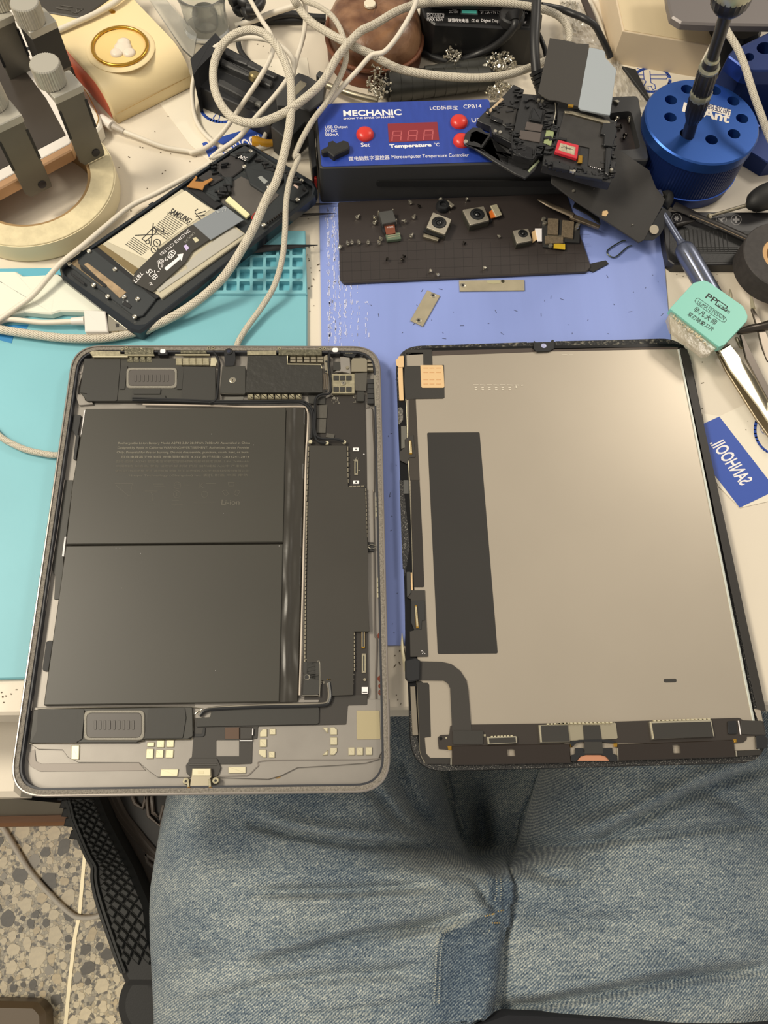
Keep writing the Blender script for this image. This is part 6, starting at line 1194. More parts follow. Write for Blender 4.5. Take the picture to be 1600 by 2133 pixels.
tubeW('stitched_rim', [Vector((lc.x + math.copysign(abs(math.cos(a)) ** .85, math.cos(a)) * lr * 1.02, lc.y + math.copysign(abs(math.sin(a)) ** .85, math.sin(a)) * lr * 1.14, .0135)) for a in [i * math.pi / 24 for i in range(49)]], .0016, mat('leather_edge', (120, 72, 46), .6, bump=((600, 600, 600), 1, .0006)), t, n=8, sub=2)
disc('snap_button', 'e3', (1550, 30), .0352, .0040, .0018, mat('ivory_button', (222, 212, 190), .4), t, n=24)
tag(prism('felt_edge', 'a4', [(180, 480), (320, 400), (330, 450), (250, 500), (150, 520)], .004, .0038, mat('olive_felt', (140, 128, 84), .8)), 'olive folded scrap under the leather case', 'scrap')
t = thing('charger', 'black multi-port charger with green display and white lettering', 'charger', P(1000, 35, .0001))
prism('body', 'a4', [(372, 50), (395, 130), (480, 192), (1240, 230), (1325, 215), (1335, 110), (1270, 40), (1250, -60), (372, -60)], .028, .0278, mat('charger_black', (30, 30, 31), .38), t, r=.0015, bev=.001)
q = prism('face', 'a4', [(390, 60), (420, 130), (500, 170), (1230, 205), (1235, 60), (1100, 30), (400, 20)], .0283, .0004, mat('charger_face', (22, 22, 23), .25), t, r=.001); zz = .0283
text('POWIID', 'a4', (425, 136), (548, 138), zz, M_print_white, q, h=.0038); lines('name_box', 'a4', [[(418, 104), (552, 108), (550, 142), (420, 138), (418, 104)]], zz, .0003, M_print_white, q)
text('MAX 60W', 'a4', (418, 164), (548, 166), zz, M_print_white, q, h=.0030); text('联盟线充电器', 'a4', (586, 172), (748, 176), zz, M_print_white, q, h=.0034); text('CD 60', 'a4', (772, 174), (828, 176), zz, M_print_white, q, h=.0028); text('Digital Display Dock Charger', 'a4', (848, 172), (1208, 184), zz, M_print_white, q, h=.0028)
text('DC 10W', 'a4', (594, 102), (668, 104), zz, M_print_white, q, h=.0026); text('4+D MAX', 'a4', (885, 78), (980, 80), zz, M_print_white, q, h=.0026); lines('rule', 'a4', [[(832, 84), (1028, 88)]], zz, .0002, M_print_white, q); text('5V 1.5A + 9V 1.5A', 'a4', (845, 108), (1015, 110), zz, M_print_white, q, h=.0028); text('C 20W', 'a4', (1150, 112), (1222, 114), zz, M_print_white, q, h=.0026)
lines('icon', 'a4', [[(622, 78), (622, 60), (630, 50), (642, 50), (650, 60), (650, 78), (622, 78)], [(622, 66), (650, 66)], [(1172, 90), (1172, 82), (1192, 82), (1192, 92)]], zz, .0004, M_print_white, q)
q2 = prism('display_window', 'a4', [(688, 48), (822, 54), (820, 118), (684, 112)], .0287, .0003, mat('display_frame', (70, 86, 84), .3), t, r=.0003); prism('display', 'a4', [(696, 58), (814, 62), (812, 82), (694, 78)], .0288, .0001, mat('dark_green', (26, 54, 52), .3), q2, bev=0); prism('lit_strip', 'a4', [(694, 80), (812, 84), (811, 106), (693, 102)], .0288, .0001, mat('lit_green', (84, 178, 160), .4, emit=.25), q2, bev=0)
disc('plug_hood', 'a4', (1096, 105), .034, .0090, .006, M_bc, t, n=20); tube('plug_boot', 'a4', [(1110, 110, .036), (1112, 165, .034)], [.0060, .0034], M_bc, t)
prism('power_slab', 'g', [(860, -40), (1115, -40), (1115, 8), (900, 3)], .034, .005, M_blackm, t)
# ================================================================ tape-wrapped magnets with screws
M_wrap = mat('glossy_black_tape', (56, 56, 52), .35, spec=.5)
def rod(label, k, a, b, r0, r1, z, nb):
    A, B = P(*G(k, [a])[0], z), P(*G(k, [b])[0], z); t = thing('magnet_bar', label, 'magnet', (A + B) / 2 - nz * r0)
    for i in range(nb):
        u, v = i / nb, (i + 1.08) / nb; ra, rb = r0 + (r1 - r0) * u, r0 + (r1 - r0) * v
        tubeW('tape_wrap', [A.lerp(B, u), A.lerp(B, v)], [ra * 1.03, rb * .985], M_wrap, t, n=20)
    d = (B - A).normalized()
    for s_, e0 in ((-1, A), (1, B)): tubeW('end_cap', [e0, e0 + d * s_ * .004], [.7 * (r0 if s_ < 0 else r1)] * 2, M_black, t, n=16)
rod('big black tape-wrapped bar magnet behind the controller', 'a4', (110, 690), (900, 620), .0098, .0075, .010, 9)
rod('smaller black tape-wrapped bar magnet with screws at its right end', 'a4', (400, 570), (985, 510), .0036, .0062, .0068, 7)
def cluster(label, k, c, rx, ry, z0, z1, n, seed, m=None):
    rnd = random.Random(seed); it = []; x0, y0 = G(k, [c])[0]; s = ZM[k][2]
    for i in range(n):
        a, q = rnd.uniform(0, 6.3), rnd.random() ** .6; p0 = P(x0 + math.cos(a) * q * rx / s, y0 + math.sin(a) * q * ry / s, rnd.uniform(z0, z1)); d = Vector((rnd.gauss(0, 1), rnd.gauss(0, 1), rnd.gauss(0, .8))).normalized(); e = d.orthogonal().normalized(); g = d.cross(e)
        def cyl(c0, l, r, n2=6): v = [c0 + d * h_ + (e * math.cos(j * 6.2832 / n2) + g * math.sin(j * 6.2832 / n2)) * r for h_ in (0, l) for j in range(n2)]; return v, [(j, (j + 1) % n2, n2 + (j + 1) % n2, n2 + j) for j in range(n2)] + [tuple(range(n2))[::-1], tuple(range(n2, 2 * n2))]
        sc_ = rnd.uniform(.7, 1.1); it.append(cyl(p0, .0024 * sc_, .00045 * sc_)); it.append(cyl(p0 + d * .0024 * sc_, .0007 * sc_, .00100 * sc_, 8))
    o = join('screw_heap', it, m or M_scr, None, 25, kind='stuff'); return tag(o, label, 'screws')
cluster('dense heap of tiny screws clinging to the left end of the big magnet', 'a4', (45, 640), 95, 130, .003, .020, 130, 1)
cluster('tuft of tiny screws standing on the black cable above the small magnet', 'a4', (625, 440), 45, 55, .008, .014, 34, 2)
cluster('heap of tiny screws on the right end of the small magnet', 'a4', (1000, 500), 130, 75, .010, .017, 110, 3)
cluster('heap of tiny screws under the right end of the big magnet', 'a4', (965, 690), 110, 75, .002, .012, 80, 4)
cluster('small pile of screws inside the clear bag', 'e5', (580, 240), 90, 100, .001, .006, 70, 6)
cluster('small pile of darker screws at the top edge inside the clear bag', 'e5', (535, 60), 70, 45, .001, .006, 50, 7)
for i, (c, lab) in enumerate((((868, 535), 'single screw head on top of the small magnet'), ((640, 500), 'gold-lit screw at the foot of the tuft'))):
    x, y = G('a4', [c])[0]; place_screw(x, y, 1, .2, lab, 'screws on the magnets', z=.0118, sc=1.2)
# clear bag: crumpled film
def film(label, k, quad_, z0, amp, seed, nx=26, ny=26):
    vs, fs = [], []; q = G(k, quad_)
    for j in range(ny + 1):
        for i in range(nx + 1):
            u, v = i / nx, j / ny; x = (q[0][0] * (1 - u) + q[1][0] * u) * (1 - v) + (q[3][0] * (1 - u) + q[2][0] * u) * v; y = (q[0][1] * (1 - u) + q[1][1] * u) * (1 - v) + (q[3][1] * (1 - u) + q[2][1] * u) * v
            vs.append(P(x, y, z0 + amp * abs(noise.noise(Vector((u * 5, v * 5, seed)))) + amp * .5 * abs(noise.noise(Vector((u * 13, v * 11, seed + 9))))))
    for j in range(ny):
        for i in range(nx): a = j * (nx + 1) + i; fs.append((a, a + nx + 1, a + nx + 2, a + 1))
    o = obj('plastic_bag', vs, fs, M_film, None, 40); m_ = o.modifiers.new('thick', 'SOLIDIFY'); m_.thickness = .0001; return tag(o, label, 'bag')
M_film = mat('clear_film', (236, 232, 224), .12, alpha=.28, spec=.9)
film('crumpled clear plastic bag of screws behind the dark plate', 'e5', [(420, -40), (640, -60), (960, 560), (470, 420)], .006, .008, 3)
film('flat clear plastic bag under the cardboard box beside the blue holder', 'e5', [(930, 470), (1090, 690), (1360, 1060), (1010, 1060)], .002, .006, 8)
tag(prism('black_stick', 'e5', [(1085, 685), (1225, 720), (1385, 1050), (1345, 1030)], .009, .002, M_blackm, bev=.0003), 'flat black stick under the cardboard box pointing at the blue holder', 'stick')
cable('white_cable', 'white cable beside the cardboard box at the top edge', [('e5', [(700, -60, .004), (770, 80, .004), (830, 220, .004), (880, 380, .004), (920, 520, .004)])], .0022, M_cable)
tag(prism('dark_strap', 'e5', [(650, -40), (710, -40), (800, 170), (820, 260), (780, 240), (720, 140)], .012, .002, mat('dark_strap', (60, 50, 44), .4), bev=.0003), 'dark strap lying over the screw bag at the top', 'strap')
# ================================================================ cardboard box, laptop
t = thing('cardboard_box', 'plain off-white cardboard box at the top right', 'box', P(1380, 60, .0001))
prism('box_body', 'g', [(1297, 65), (1487, 97), (1517, -70), (1268, -70)], .025, .0248, mat('box_card', (216, 198, 170), .6, bump=((200, 200, 200), .1, .0003), var=((20, 20, 20), .05)), t, bev=.0003)
prism('lid_panel', 'g', [(1301, 62), (1484, 92), (1512, -70), (1272, -70)], .0254, .0004, mat('lid_card', (214, 196, 160), .6, var=((60, 12, 60), .07)), t)
prism('laptop', 'g', [(1384, -80), (1391, 0), (1399, 34), (1420, 47), (1480, 50), (1700, 53), (1700, -80)], .050, .005, mat('laptop_grey', (120, 114, 112), .4, metal=.3), None, r=.002, bev=.0012)
tag(C.objects[-1] if C.objects[-1].name.startswith('laptop') else bpy.data.objects['laptop'], 'grey-violet rounded metal slab overhanging the cardboard box', 'laptop')
tag(prism('black_case', 'a6', [(1140, 190), (1540, 200), (1562, 240), (1540, 280), (1420, 330), (1200, 280)], .030, .028, M_black, r=.003, bev=.002), 'glossy black rounded case under the grey slab', 'case')
# ================================================================ blue holder and screwdriver
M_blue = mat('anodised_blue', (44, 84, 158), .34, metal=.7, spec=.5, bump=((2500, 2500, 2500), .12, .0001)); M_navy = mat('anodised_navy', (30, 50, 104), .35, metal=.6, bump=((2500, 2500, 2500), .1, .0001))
HZ = .040
hc = P(1463, 251, HZ); hr = (P(1580, 251, HZ) - P(1346, 251, HZ)).length / 2
t = thing('screwdriver_holder', 'round bright blue metal screwdriver holder with a ring of holes', 'tool holder', (hc.x, hc.y, .0001)); b0 = Vector((hc.x, hc.y, .0001))
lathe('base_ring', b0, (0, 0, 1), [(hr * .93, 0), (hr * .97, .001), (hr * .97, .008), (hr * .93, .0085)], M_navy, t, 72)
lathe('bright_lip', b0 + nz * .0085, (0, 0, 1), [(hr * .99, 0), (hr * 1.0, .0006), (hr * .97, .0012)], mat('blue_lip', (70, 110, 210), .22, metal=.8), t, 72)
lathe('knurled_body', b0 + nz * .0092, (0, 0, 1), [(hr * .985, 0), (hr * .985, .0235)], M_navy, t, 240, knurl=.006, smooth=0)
holes = []
for c in ((830, 793), (958, 708), (825, 930), (950, 1060), (1152, 1108), (1330, 1062), (1395, 940), (1325, 802), (1178, 718)):
    x, y = G('a6', [c])[0]; q = P(x, y, HZ); holes.append(q)
rh = rad(13.2, hc)
cir = lambda c, R_, n=24: [c + Vector((math.cos(a * 2 * math.pi / n) * R_, math.sin(a * 2 * math.pi / n) * R_, 0)) for a in range(n)]
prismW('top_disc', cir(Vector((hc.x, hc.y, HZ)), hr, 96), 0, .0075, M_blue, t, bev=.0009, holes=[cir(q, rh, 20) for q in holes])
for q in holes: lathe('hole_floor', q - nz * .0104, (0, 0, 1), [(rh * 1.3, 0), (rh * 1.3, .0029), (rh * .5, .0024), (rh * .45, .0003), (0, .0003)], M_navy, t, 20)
M_eng = mat('engraved_white', (222, 214, 204), .5)
text('MaAnt', 'a6', (918, 880), (1290, 975), HZ, M_eng, t, h=.0082, bold=.035, name='brand_lettering')
q = prism('name_plate', 'a6', [(1100, 815), (1308, 872), (1298, 922), (1085, 862)], HZ + .00012, .0001, M_eng, t, bev=0)
text('蚂蚁昕', 'a6', (1112, 860), (1298, 910), HZ + .0002, M_navy, q, h=.0052)
# screwdriver standing in the hole
A = P(1432, 286, HZ - .002); B = P(1541, -60, .152); ax = (B - A); La = ax.length; ax.normalize()
def at(y):  # distance along the axis where it shows at pixel row y
    lo, hi = -.05, .3
    for _ in range(40):
        m_ = (lo + hi) / 2
        if proj(A + ax * m_)[1] > y: lo = m_
        else: hi = m_
    return lo
sd = thing('screwdriver', 'dark ribbed precision screwdriver standing upright in the blue holder', 'screwdriver', A)
def part_(name, ys, rs, m, n=28, **kw):
    pr_ = []
    for y, r_ in zip(ys, rs): d = at(y - .72 * r_ * (y < 280)); pr_.append((rad(r_, A + ax * d), d))
    return lathe(name, A, ax, pr_, m, sd, n, **kw)
M_gun = mat('gunmetal', (50, 50, 56), .35, metal=.6); M_silv = mat('champagne_steel', (176, 176, 156), .32, metal=.7)
q = part_('tip_sleeve', (290, 262, 256), (13.5, 13, 14), M_gun)
part_('lower_grip', (262, 250, 222, 216), (13, 20, 22, 21), M_gun, 36, knurl=.06); part_('silver_ring', (217, 212, 205), (21, 23, 22), M_silv, 24, knurl=.05)
part_('upper_grip', (207, 200, 165, 158), (19, 21, 21.5, 19), M_gun, 36, knurl=.06); part_('silver_ring', (160, 156, 150), (20, 22, 20), M_silv, 24, knurl=.05)
part_('collar', (152, 148, 134, 131), (18, 17, 15.5, 15), M_gun); part_('collar_rim', (138, 134, 129), (15, 16, 14.5), M_silv)
part_('shaft', (132, 100, 60, 34), (12.5, 13, 14, 14.5), mat('shaft_black', (56, 56, 58), .3, metal=.5)); part_('swivel_cap', (38, 32, 16, 8), (30, 40, 43, 44), M_gun, 48, knurl=.03)
part_('cap_rim', (12, 4, -6), (43, 45, 44), M_silv, 40); part_('cap_top', (-5, -9), (38, 36), M_white)
text('8', 'a6', (950, 1050), (978, 1058), (A + ax * at(270) - Vector((0, rad(13, A), 0)), Vector((0, -1, .6)).normalized()), M_print_white, sd, h=.0034) if False else None
# second blue holder block
t = thing('tool_block', 'dark blue metal tool block with two round holes at the right edge', 'tool holder', P(1590, 200, .0001))
h2 = [cir(P(*G('a6', [c])[0], .055), rr, 20) for c, rr in (((1450, 452), .0042), ((1575, 382), .0062))]
prism('block', 'a6', [(1283, 442), (1320, 400), (1600, 262), (1900, 120), (1900, 560), (1480, 560), (1420, 545)], .055, .010, M_navy, t, r=.001, bev=.0008, holes=[[(x, y) for x, y in circ(1450, 452, 40, 18, 32)], [(x, y) for x, y in circ(1575, 382, 66, 20, 48)]])
prism('block_base', 'a6', [(1283, 442), (1320, 400), (1600, 262), (1900, 120), (1900, 560), (1480, 560), (1420, 545)], .0455, .0453, M_navy, t, r=.001)
prism('foot_plate', 'a6', [(1200, 660), (1380, 560), (1900, 520), (1900, 1250), (1600, 1290), (1450, 1200), (1530, 1000)], .012, .0118, M_navy, t, bev=.0006)
# ================================================================ right-hand tools
t = thing('driver_box', 'flat black tool box with screw-head icons and ribbed pad', 'tool box', P(1500, 480, .0001))
prism('tray', 'e2', [(120, 400), (1700, 410), (1700, 1140), (300, 1140), (215, 1075), (170, 850)], .0075, .0073, mat('box_black', (36, 35, 37), .42), t, r=.002, bev=.0006)
q = prism('ribbed_pad', 'e2', [(230, 600), (1700, 700), (1700, 1110), (320, 1110), (240, 1040)], .0078, .0006, mat('pad_black', (30, 30, 30), .5, bump=((900, 900, 900), .4, .0003)), t, r=.002)
for i in range(11): x = 440 + i * 58; tube('rib', 'e2', [(x, 640 + i * 6), (x + 30, 960)], .0003, mat('pad_rib', (44, 44, 44), .4), q, z=.0079, n=4, sub=1)
for i in range(4): y = 900 + i * 26; tube('rib', 'e2', [(420 + i * 60, y), (1180, y + 6)], .0003, mat('pad_rib', (44, 44, 44)), q, z=.0079, n=4, sub=1)
M_icon = mat('icon_grey', (136, 134, 134), .5)
lines('icon_ring', 'e2', [circ(330, 500, 68) + [(398, 500)], circ(1158, 517, 70) + [(1228, 517)], circ(952, 515, 70, 14, None, 150, 390)], .0075, .0004, M_icon, t)
star = [(330 + (38 if i % 2 == 0 else 22) * math.cos(i * math.pi / 6), 500 + (38 if i % 2 == 0 else 22) * math.sin(i * math.pi / 6)) for i in range(12)]
prism('star_icon', 'e2', star, .0076, .0001, M_icon, t, bev=0); prism('cross_icon', 'e2', [(1145, 470), (1172, 470), (1172, 503), (1205, 503), (1205, 530), (1172, 530), (1172, 562), (1145, 562), (1145, 530), (1112, 530), (1112, 503), (1145, 503)], .0076, .0001, M_icon, t, bev=0)
prism('tri_icon', 'e2', [(905, 490), (945, 500), (990, 480), (1010, 495), (965, 520), (972, 552), (950, 545), (935, 520), (905, 512)], .0076, .0001, M_icon, t, bev=0)
def tool(name, label, cat, parts, loc):
    t = thing(name, label, cat, P(*loc))
    for pn, k, pts, rs, m, kw in parts: tube(pn, k, pts, rs, m, t, **kw)
    return t
M_bg = mat('blue_grey_metal', (104, 110, 128), .28, metal=.7); M_tool = mat('black_tool', (44, 41, 39), .4, metal=.3)
tool('screwdriver', 'blue-grey metal screwdriver lying from the black cover to the teal scraper', 'screwdriver', [('shaft', 'a7', [(735, 190, .016), (830, 345, .0155), (925, 500, .015)], [.0018, .002, .0022], M_bg, {}), ('collar', 'a7', [(905, 470, .015), (925, 500, .015)], [.0026, .0030], M_bg, {}), ('handle', 'a7', [(920, 498, .0148), (945, 545, .0148), (1060, 740, .0142), (1180, 950, .0136)], [.0036, .0062, .0064, .0064], M_bg, dict(n=14))], (1440, 550, .006))
for dx in (-18, 22): tube('handle_groove', 'a7', [(950 + dx, 545 - dx * .2, .0205), (1110 + dx, 830, .0196)], .0003, M_black, bpy.data.objects['screwdriver.001'] if 'screwdriver.001' in bpy.data.objects else sd, n=4)
tool('screwdriver', 'black-handled screwdriver with thin shaft resting on the tool box', 'screwdriver', [('shaft', 'e2', [(785, 468, .0102), (840, 452, .0102), (1400, 290, .014)], [.0018, .0011, .0013], M_steel_b, dict(n=8)), ('handle', 'e2', [(1380, 300, .014), (1300, 320, .0145), (1330, 290, .0145), (1450, 240, .015), (1600, 190, .015), (1750, 150, .015)][0:1] + [(1395, 290, .0145), (1480, 240, .015), (1600, 190, .015), (1750, 140, .015)], [.0035, .0062, .0078, .0086, .0086], M_rubber, dict(n=16))], (1560, 430, .003))
tool('spudger', 'long black flat spudger lying diagonally over the tool box', 'spudger', [('blade', 'e2', [(290, 320, .0102), (470, 400, .0102), (640, 470, .0102)], [.0036, .0030, .0024], M_tool, dict(flat=.5, n=8)), ('arm', 'e2', [(500, 430, .0106), (900, 590, .0106), (1340, 790, .0106)], [.0024, .0027, .0027], M_tool, dict(flat=.5, n=8))], (1480, 460, .010))
tube('edge_highlight', 'e2', [(520, 455, .0115), (900, 610, .0115), (1320, 800, .0115)], .0003, mat('tan_highlight', (150, 132, 110), .35, metal=.7), bpy.data.objects['spudger'], n=4)  # pale strip painted as a highlight along the spudger's edge
tag(tube('grey_tip_tool', 'e2', [(310, 600, .0102), (440, 565, .0102), (580, 535, .0122)], [.0018, .0016, .0004], M_tool, n=8), 'short dark tool with a pale tip crossing below the star icon', 'tool')
t = thing('metal_part', 'small shiny chrome part between the black cover and the blue holder', 'metal part', P(1372, 400, .012))
prism('chrome_block', 'e2', [(35, 115), (115, 88), (160, 180), (130, 195), (70, 165)], .014, .004, M_steel, t, r=.0003, bev=.0003); tube('black_ring', 'e2', [(150, 180, .013), (215, 170, .013), (230, 230, .013), (190, 310, .012), (150, 370, .012)], .0028, M_rubber, t)
# black tape roll
tc_ = P(1637, 533, .026); trr = (tc_ - P(1551, 533, .026)).length
t = thing('tape_roll', 'black electrical tape roll with tan core at the right edge', 'tape', (tc_.x, tc_.y, .011))
M_bt = mat('electrical_tape', (58, 54, 52), .65, bump=((250, 250, 250), .7, .0005), var=((300, 300, 300), .25))
prismW('tape', cir(Vector((tc_.x, tc_.y, .026)), trr, 72), 0, .0148, M_bt, t, bev=.0006, holes=[cir(Vector((tc_.x, tc_.y, .026)), trr * .55, 48)])
prismW('core', cir(Vector((tc_.x, tc_.y, .0255)), trr * .55, 48), 0, .0143, mat('tan_core', (196, 156, 106), .6), t, holes=[cir(Vector((tc_.x, tc_.y, .0255)), trr * .44, 48)])
# teal scraper blade box
t = thing('scraper', 'mint green plastic scraper with black printing and clear blade cover', 'scraper', P(1480, 655, .008))
zs = .0215
M_mint = mat('mint_plastic', (128, 198, 184), .4)
q = prism('handle', 'a7', [(822, 1000), (1010, 795), (1090, 775), (1130, 788), (1410, 985), (1440, 1060), (1432, 1100), (1255, 1288), (1212, 1305)], zs, .005, M_mint, t, r=[.0003, .004, .003, .003, .006, .004, .002, .0015, .001], bev=.0002)
prism('clear_cover', 'a7', [(830, 1020), (1215, 1298), (1130, 1365), (1080, 1370), (830, 1170), (800, 1075)], zs - .0015, .003, mat('smoky_clear', (176, 164, 140), .15, alpha=.45, spec=.8, bump=((300, 300, 300), .3, .0004)), t, r=.001, bev=.0004)
fk = []; rnd = random.Random(8)
for i in range(60):
    u, v = rnd.random(), rnd.gauss(.5, .18); x = 850 + 260 * u + 60 * (v - .5); y = 1060 + 210 * u + 90 * (v - .4); c = P(*G('a7', [(x, y)])[0], zs - .0012); a = rnd.uniform(0, 3); d = Vector((math.cos(a), math.sin(a), .3)); fk.append(cube_vf(c, d * rnd.uniform(.0002, .0007), Vector((-d.y, d.x, 0)) * .0002, (0, 0, .0004)))
join('flake', fk, mat('pale_flake', (214, 200, 170), .3), t, 0, kind='stuff')
zq = zs
text('PP', 'a7', (1100, 912), (1178, 962), zq, M_txt, q, h=.0042, bold=.01); text('HONGNg', 'a7', (1195, 985), (1292, 1040), zq, M_txt, q, h=.0026, bold=.02)
lines('logo_frame', 'a7', [[(1182, 968), (1205, 935), (1278, 985), (1270, 998)], [(1182, 968), (1265, 1022), (1270, 1012)]], zq, .0006, M_txt, q)
text('ULIMATE.DESIGN', 'a7', (1034, 958), (1245, 1092), zq, M_txt, q, h=.0026)
lines('oval_frame', 'a7', [[(1048, 918), (1262, 1070), (1270, 1092), (1255, 1108), (1235, 1105), (1028, 960), (1020, 940), (1030, 922), (1048, 918)]], zq, .0003, M_txt, q)
text('非凡大师', 'a7', (1005, 1012), (1178, 1130), zq, M_txt, q, h=.0038, space=1.25, bold=.01); text('双刃除胶刀片', 'a7', (958, 1050), (1155, 1182), zq, M_txt, q, h=.0032, space=1.15, bold=.01)
# tweezers
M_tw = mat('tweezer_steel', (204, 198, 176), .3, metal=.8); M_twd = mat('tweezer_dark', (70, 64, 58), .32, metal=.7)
t = thing('tweezers', 'broad bright steel tweezers below the mint scraper', 'tweezers', P(1560, 800, .001))
prism('upper_arm', 'b4', [(535, 650), (560, 668), (640, 625), (700, 700), (860, 920), (1000, 1060), (1060, 1420), (870, 1130), (640, 830)], .009, .0012, M_tw, t, bev=.0003)
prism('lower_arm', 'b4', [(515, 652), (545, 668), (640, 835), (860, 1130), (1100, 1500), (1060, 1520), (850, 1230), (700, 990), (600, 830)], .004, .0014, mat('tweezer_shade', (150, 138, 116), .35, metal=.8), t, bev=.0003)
prism('dark_hinge', 'b4', [(520, 640), (600, 600), (640, 620), (560, 665)], .0085, .004, M_twd, t, bev=.0003)
t = thing('tweezers', 'dark steel tweezers standing under the scraper at the right edge', 'tweezers', P(1570, 760, .001))
prism('arm', 'b4', [(720, 540), (745, 540), (800, 660), (900, 860), (980, 1010), (980, 1130), (860, 910), (770, 740), (745, 640)], .012, .0014, M_twd, t, bev=.0003); prism('arm', 'b4', [(680, 560), (700, 560), (745, 620), (742, 650), (720, 640)], .010, .0014, M_steel_b, t, bev=.0002)
t = thing('tweezers', 'fine pointed tweezers with a golden tip below the black tape roll', 'tweezers', P(1590, 680, .001))
tube('tip', 'b4', [(793, 125, .010), (808, 230, .010), (825, 330, .0105)], [.0002, .0008, .0014], M_brass, t, n=7)
prism('arm', 'b4', [(812, 325), (835, 328), (900, 440), (980, 640), (1000, 800), (945, 750), (900, 640), (860, 480)], .0115, .0014, mat('tweezer_grey', (110, 102, 92), .32, metal=.7), t, bev=.0003)
tag(tube('pointed_tip', 'b4', [(633, 165, .010), (638, 210, .012), (636, 300, .014)], [.0002, .0011, .0013], M_brass, n=7), 'small golden pointed tip rising behind the scraper', 'tool')
tag(tube('black_rod', 'b4', [(700, 520, .012), (800, 495, .012), (880, 480, .012), (1000, 455, .012)], [.0016, .0026, .0026, .0036], M_twd, n=10), 'dark metal rod running right from under the scraper', 'rod')
# ================================================================ chair
t = thing('office_chair', 'black and grey office chair under the person, patterned armrest at left', 'chair', P(230, 1900, ZF))
prismW('seat', [P(x, y, -.30) for x, y in ((300, 1480), (1750, 1480), (1750, 2300), (350, 2300))], 0, .05, M_blackm, t, r=.02, bev=.008)
lathe('post', Vector((.08, .02, ZF + .001)), (0, 0, 1), [(.16, 0), (.16, .02), (.03, .03), (.03, .36)], M_black, t, 24)
ZA = -.235
left = G('d1', [(405, 40), (440, 120), (455, 210), (510, 340), (560, 450), (608, 530), (605, 640), (640, 800), (700, 980), (770, 1180), (835, 1325)])
right = G('d1', [(640, 40), (665, 100), (700, 190), (760, 310), (820, 420), (880, 530), (930, 650), (985, 780), (1010, 980), (1060, 1180), (1100, 1325)])
def atl(L_, s): i = min(int(s * (len(L_) - 1)), len(L_) - 2); f_ = s * (len(L_) - 1) - i; return (L_[i][0] * (1 - f_) + L_[i + 1][0] * f_, L_[i][1] * (1 - f_) + L_[i + 1][1] * f_)
def pad_pt(s, c, z): a, b = atl(left, s), atl(right, s); return P(a[0] + (b[0] - a[0]) * c, a[1] + (b[1] - a[1]) * c, z)
arm = prismW('armrest', [P(x, y, ZA) for x, y in left] + [P(x, y, ZA) for x, y in right[::-1]], 0, .03, M_rubber, t, bev=.004)
M_dia = mat('rubber_diamond', (27, 28, 26), .6, bump=((900, 900, 900), .2, .0002))
nr = 15
for i in range(nr * 2 + 1):
    for j in range(6):
        if (i + j) % 2: continue
        s, c = .08 + i * .80 / (nr * 2), .26 + j * .125; ds, dc = .0235, .108
        if s - ds < .02 or s + ds > .95: continue
        if c + dc > .97: continue
        q = [pad_pt(s - ds, c, ZA + .0022), pad_pt(s, c - dc, ZA + .0022), pad_pt(s + ds, c, ZA + .0022), pad_pt(s, c + dc, ZA + .0022)]
        prismW('diamond_pad', q, 0, .0024, M_dia, arm, bev=.0009, smooth=0)
for c0 in (.05, .13): tubeW('edge_ridge', [pad_pt(s, c0 + .02 * math.sin(s * 9), ZA + .001) for s in [k / 16 for k in range(1, 16)]], .0016, M_dia, arm, n=6)
for i in range(5): a = atl(left, .02 + i * .065); c = P(a[0] + 2, a[1], ZA - .002); prismW('edge_tooth', [c + Vector(v) for v in ((-.005, -.003, 0), (.004, -.004, 0), (.004, .004, 0), (-.004, .003, 0))], 0, .006, M_rubber, arm, bev=.001)
# grey moulded side panel with raised bands and angular lettering
M_side = mat('grey_side', (104, 94, 86), .32, spec=.5, bump=((60, 60, 60), .1, .0005)); M_side2 = mat('dark_side', (44, 40, 36), .4)
zp = -.27
prism('side_panel', 'd1', [(640, 60), (1400, 60), (1400, 900), (1010, 760), (920, 600), (800, 380), (700, 200)], zp, .02, M_side, t, r=.004)
prism('dark_inset', 'd1', [(760, 40), (1400, 40), (1400, 700), (1050, 460), (900, 300), (820, 160)], zp + .003, .003, M_side2, t, r=.004, bev=.001)
for dx in (0, 34): tube('raised_band', 'd1', [(770 - dx, 60), (830 - dx, 180), (920 - dx, 300), (1040 - dx, 440), (1200 - dx, 560)], .0028, M_side, t, z=zp + .004, n=7)
for pts in ([(880, 60), (900, 110), (950, 140), (975, 60)], [(975, 60), (990, 190), (1070, 260), (1110, 120), (1130, 60)], [(1010, 60), (1020, 170), (1065, 215), (1090, 120)], [(970, 445), (985, 500), (1060, 560)], [(970, 445), (1050, 500)]): tube('raised_emblem', 'd1', pts, .0016, mat('emblem_grey', (124, 112, 102), .3), t, z=zp + .006, n=6, sub=1)
prism('pale_strut', 'd1', [(850, 440), (905, 470), (1010, 620), (1000, 740), (960, 640)], zp - .03, .01, mat('pale_strut', (176, 160, 132), .4, metal=.3), t, r=.003)
lathe('tilt_knob', P(*G('d1', [(1040, 1400)])[0], -.29), (0, 0, 1), [(.0, 0), (.020, 0), (.024, .006), (.024, .014), (.018, .018), (0, .018)], M_rubber, t, 40)
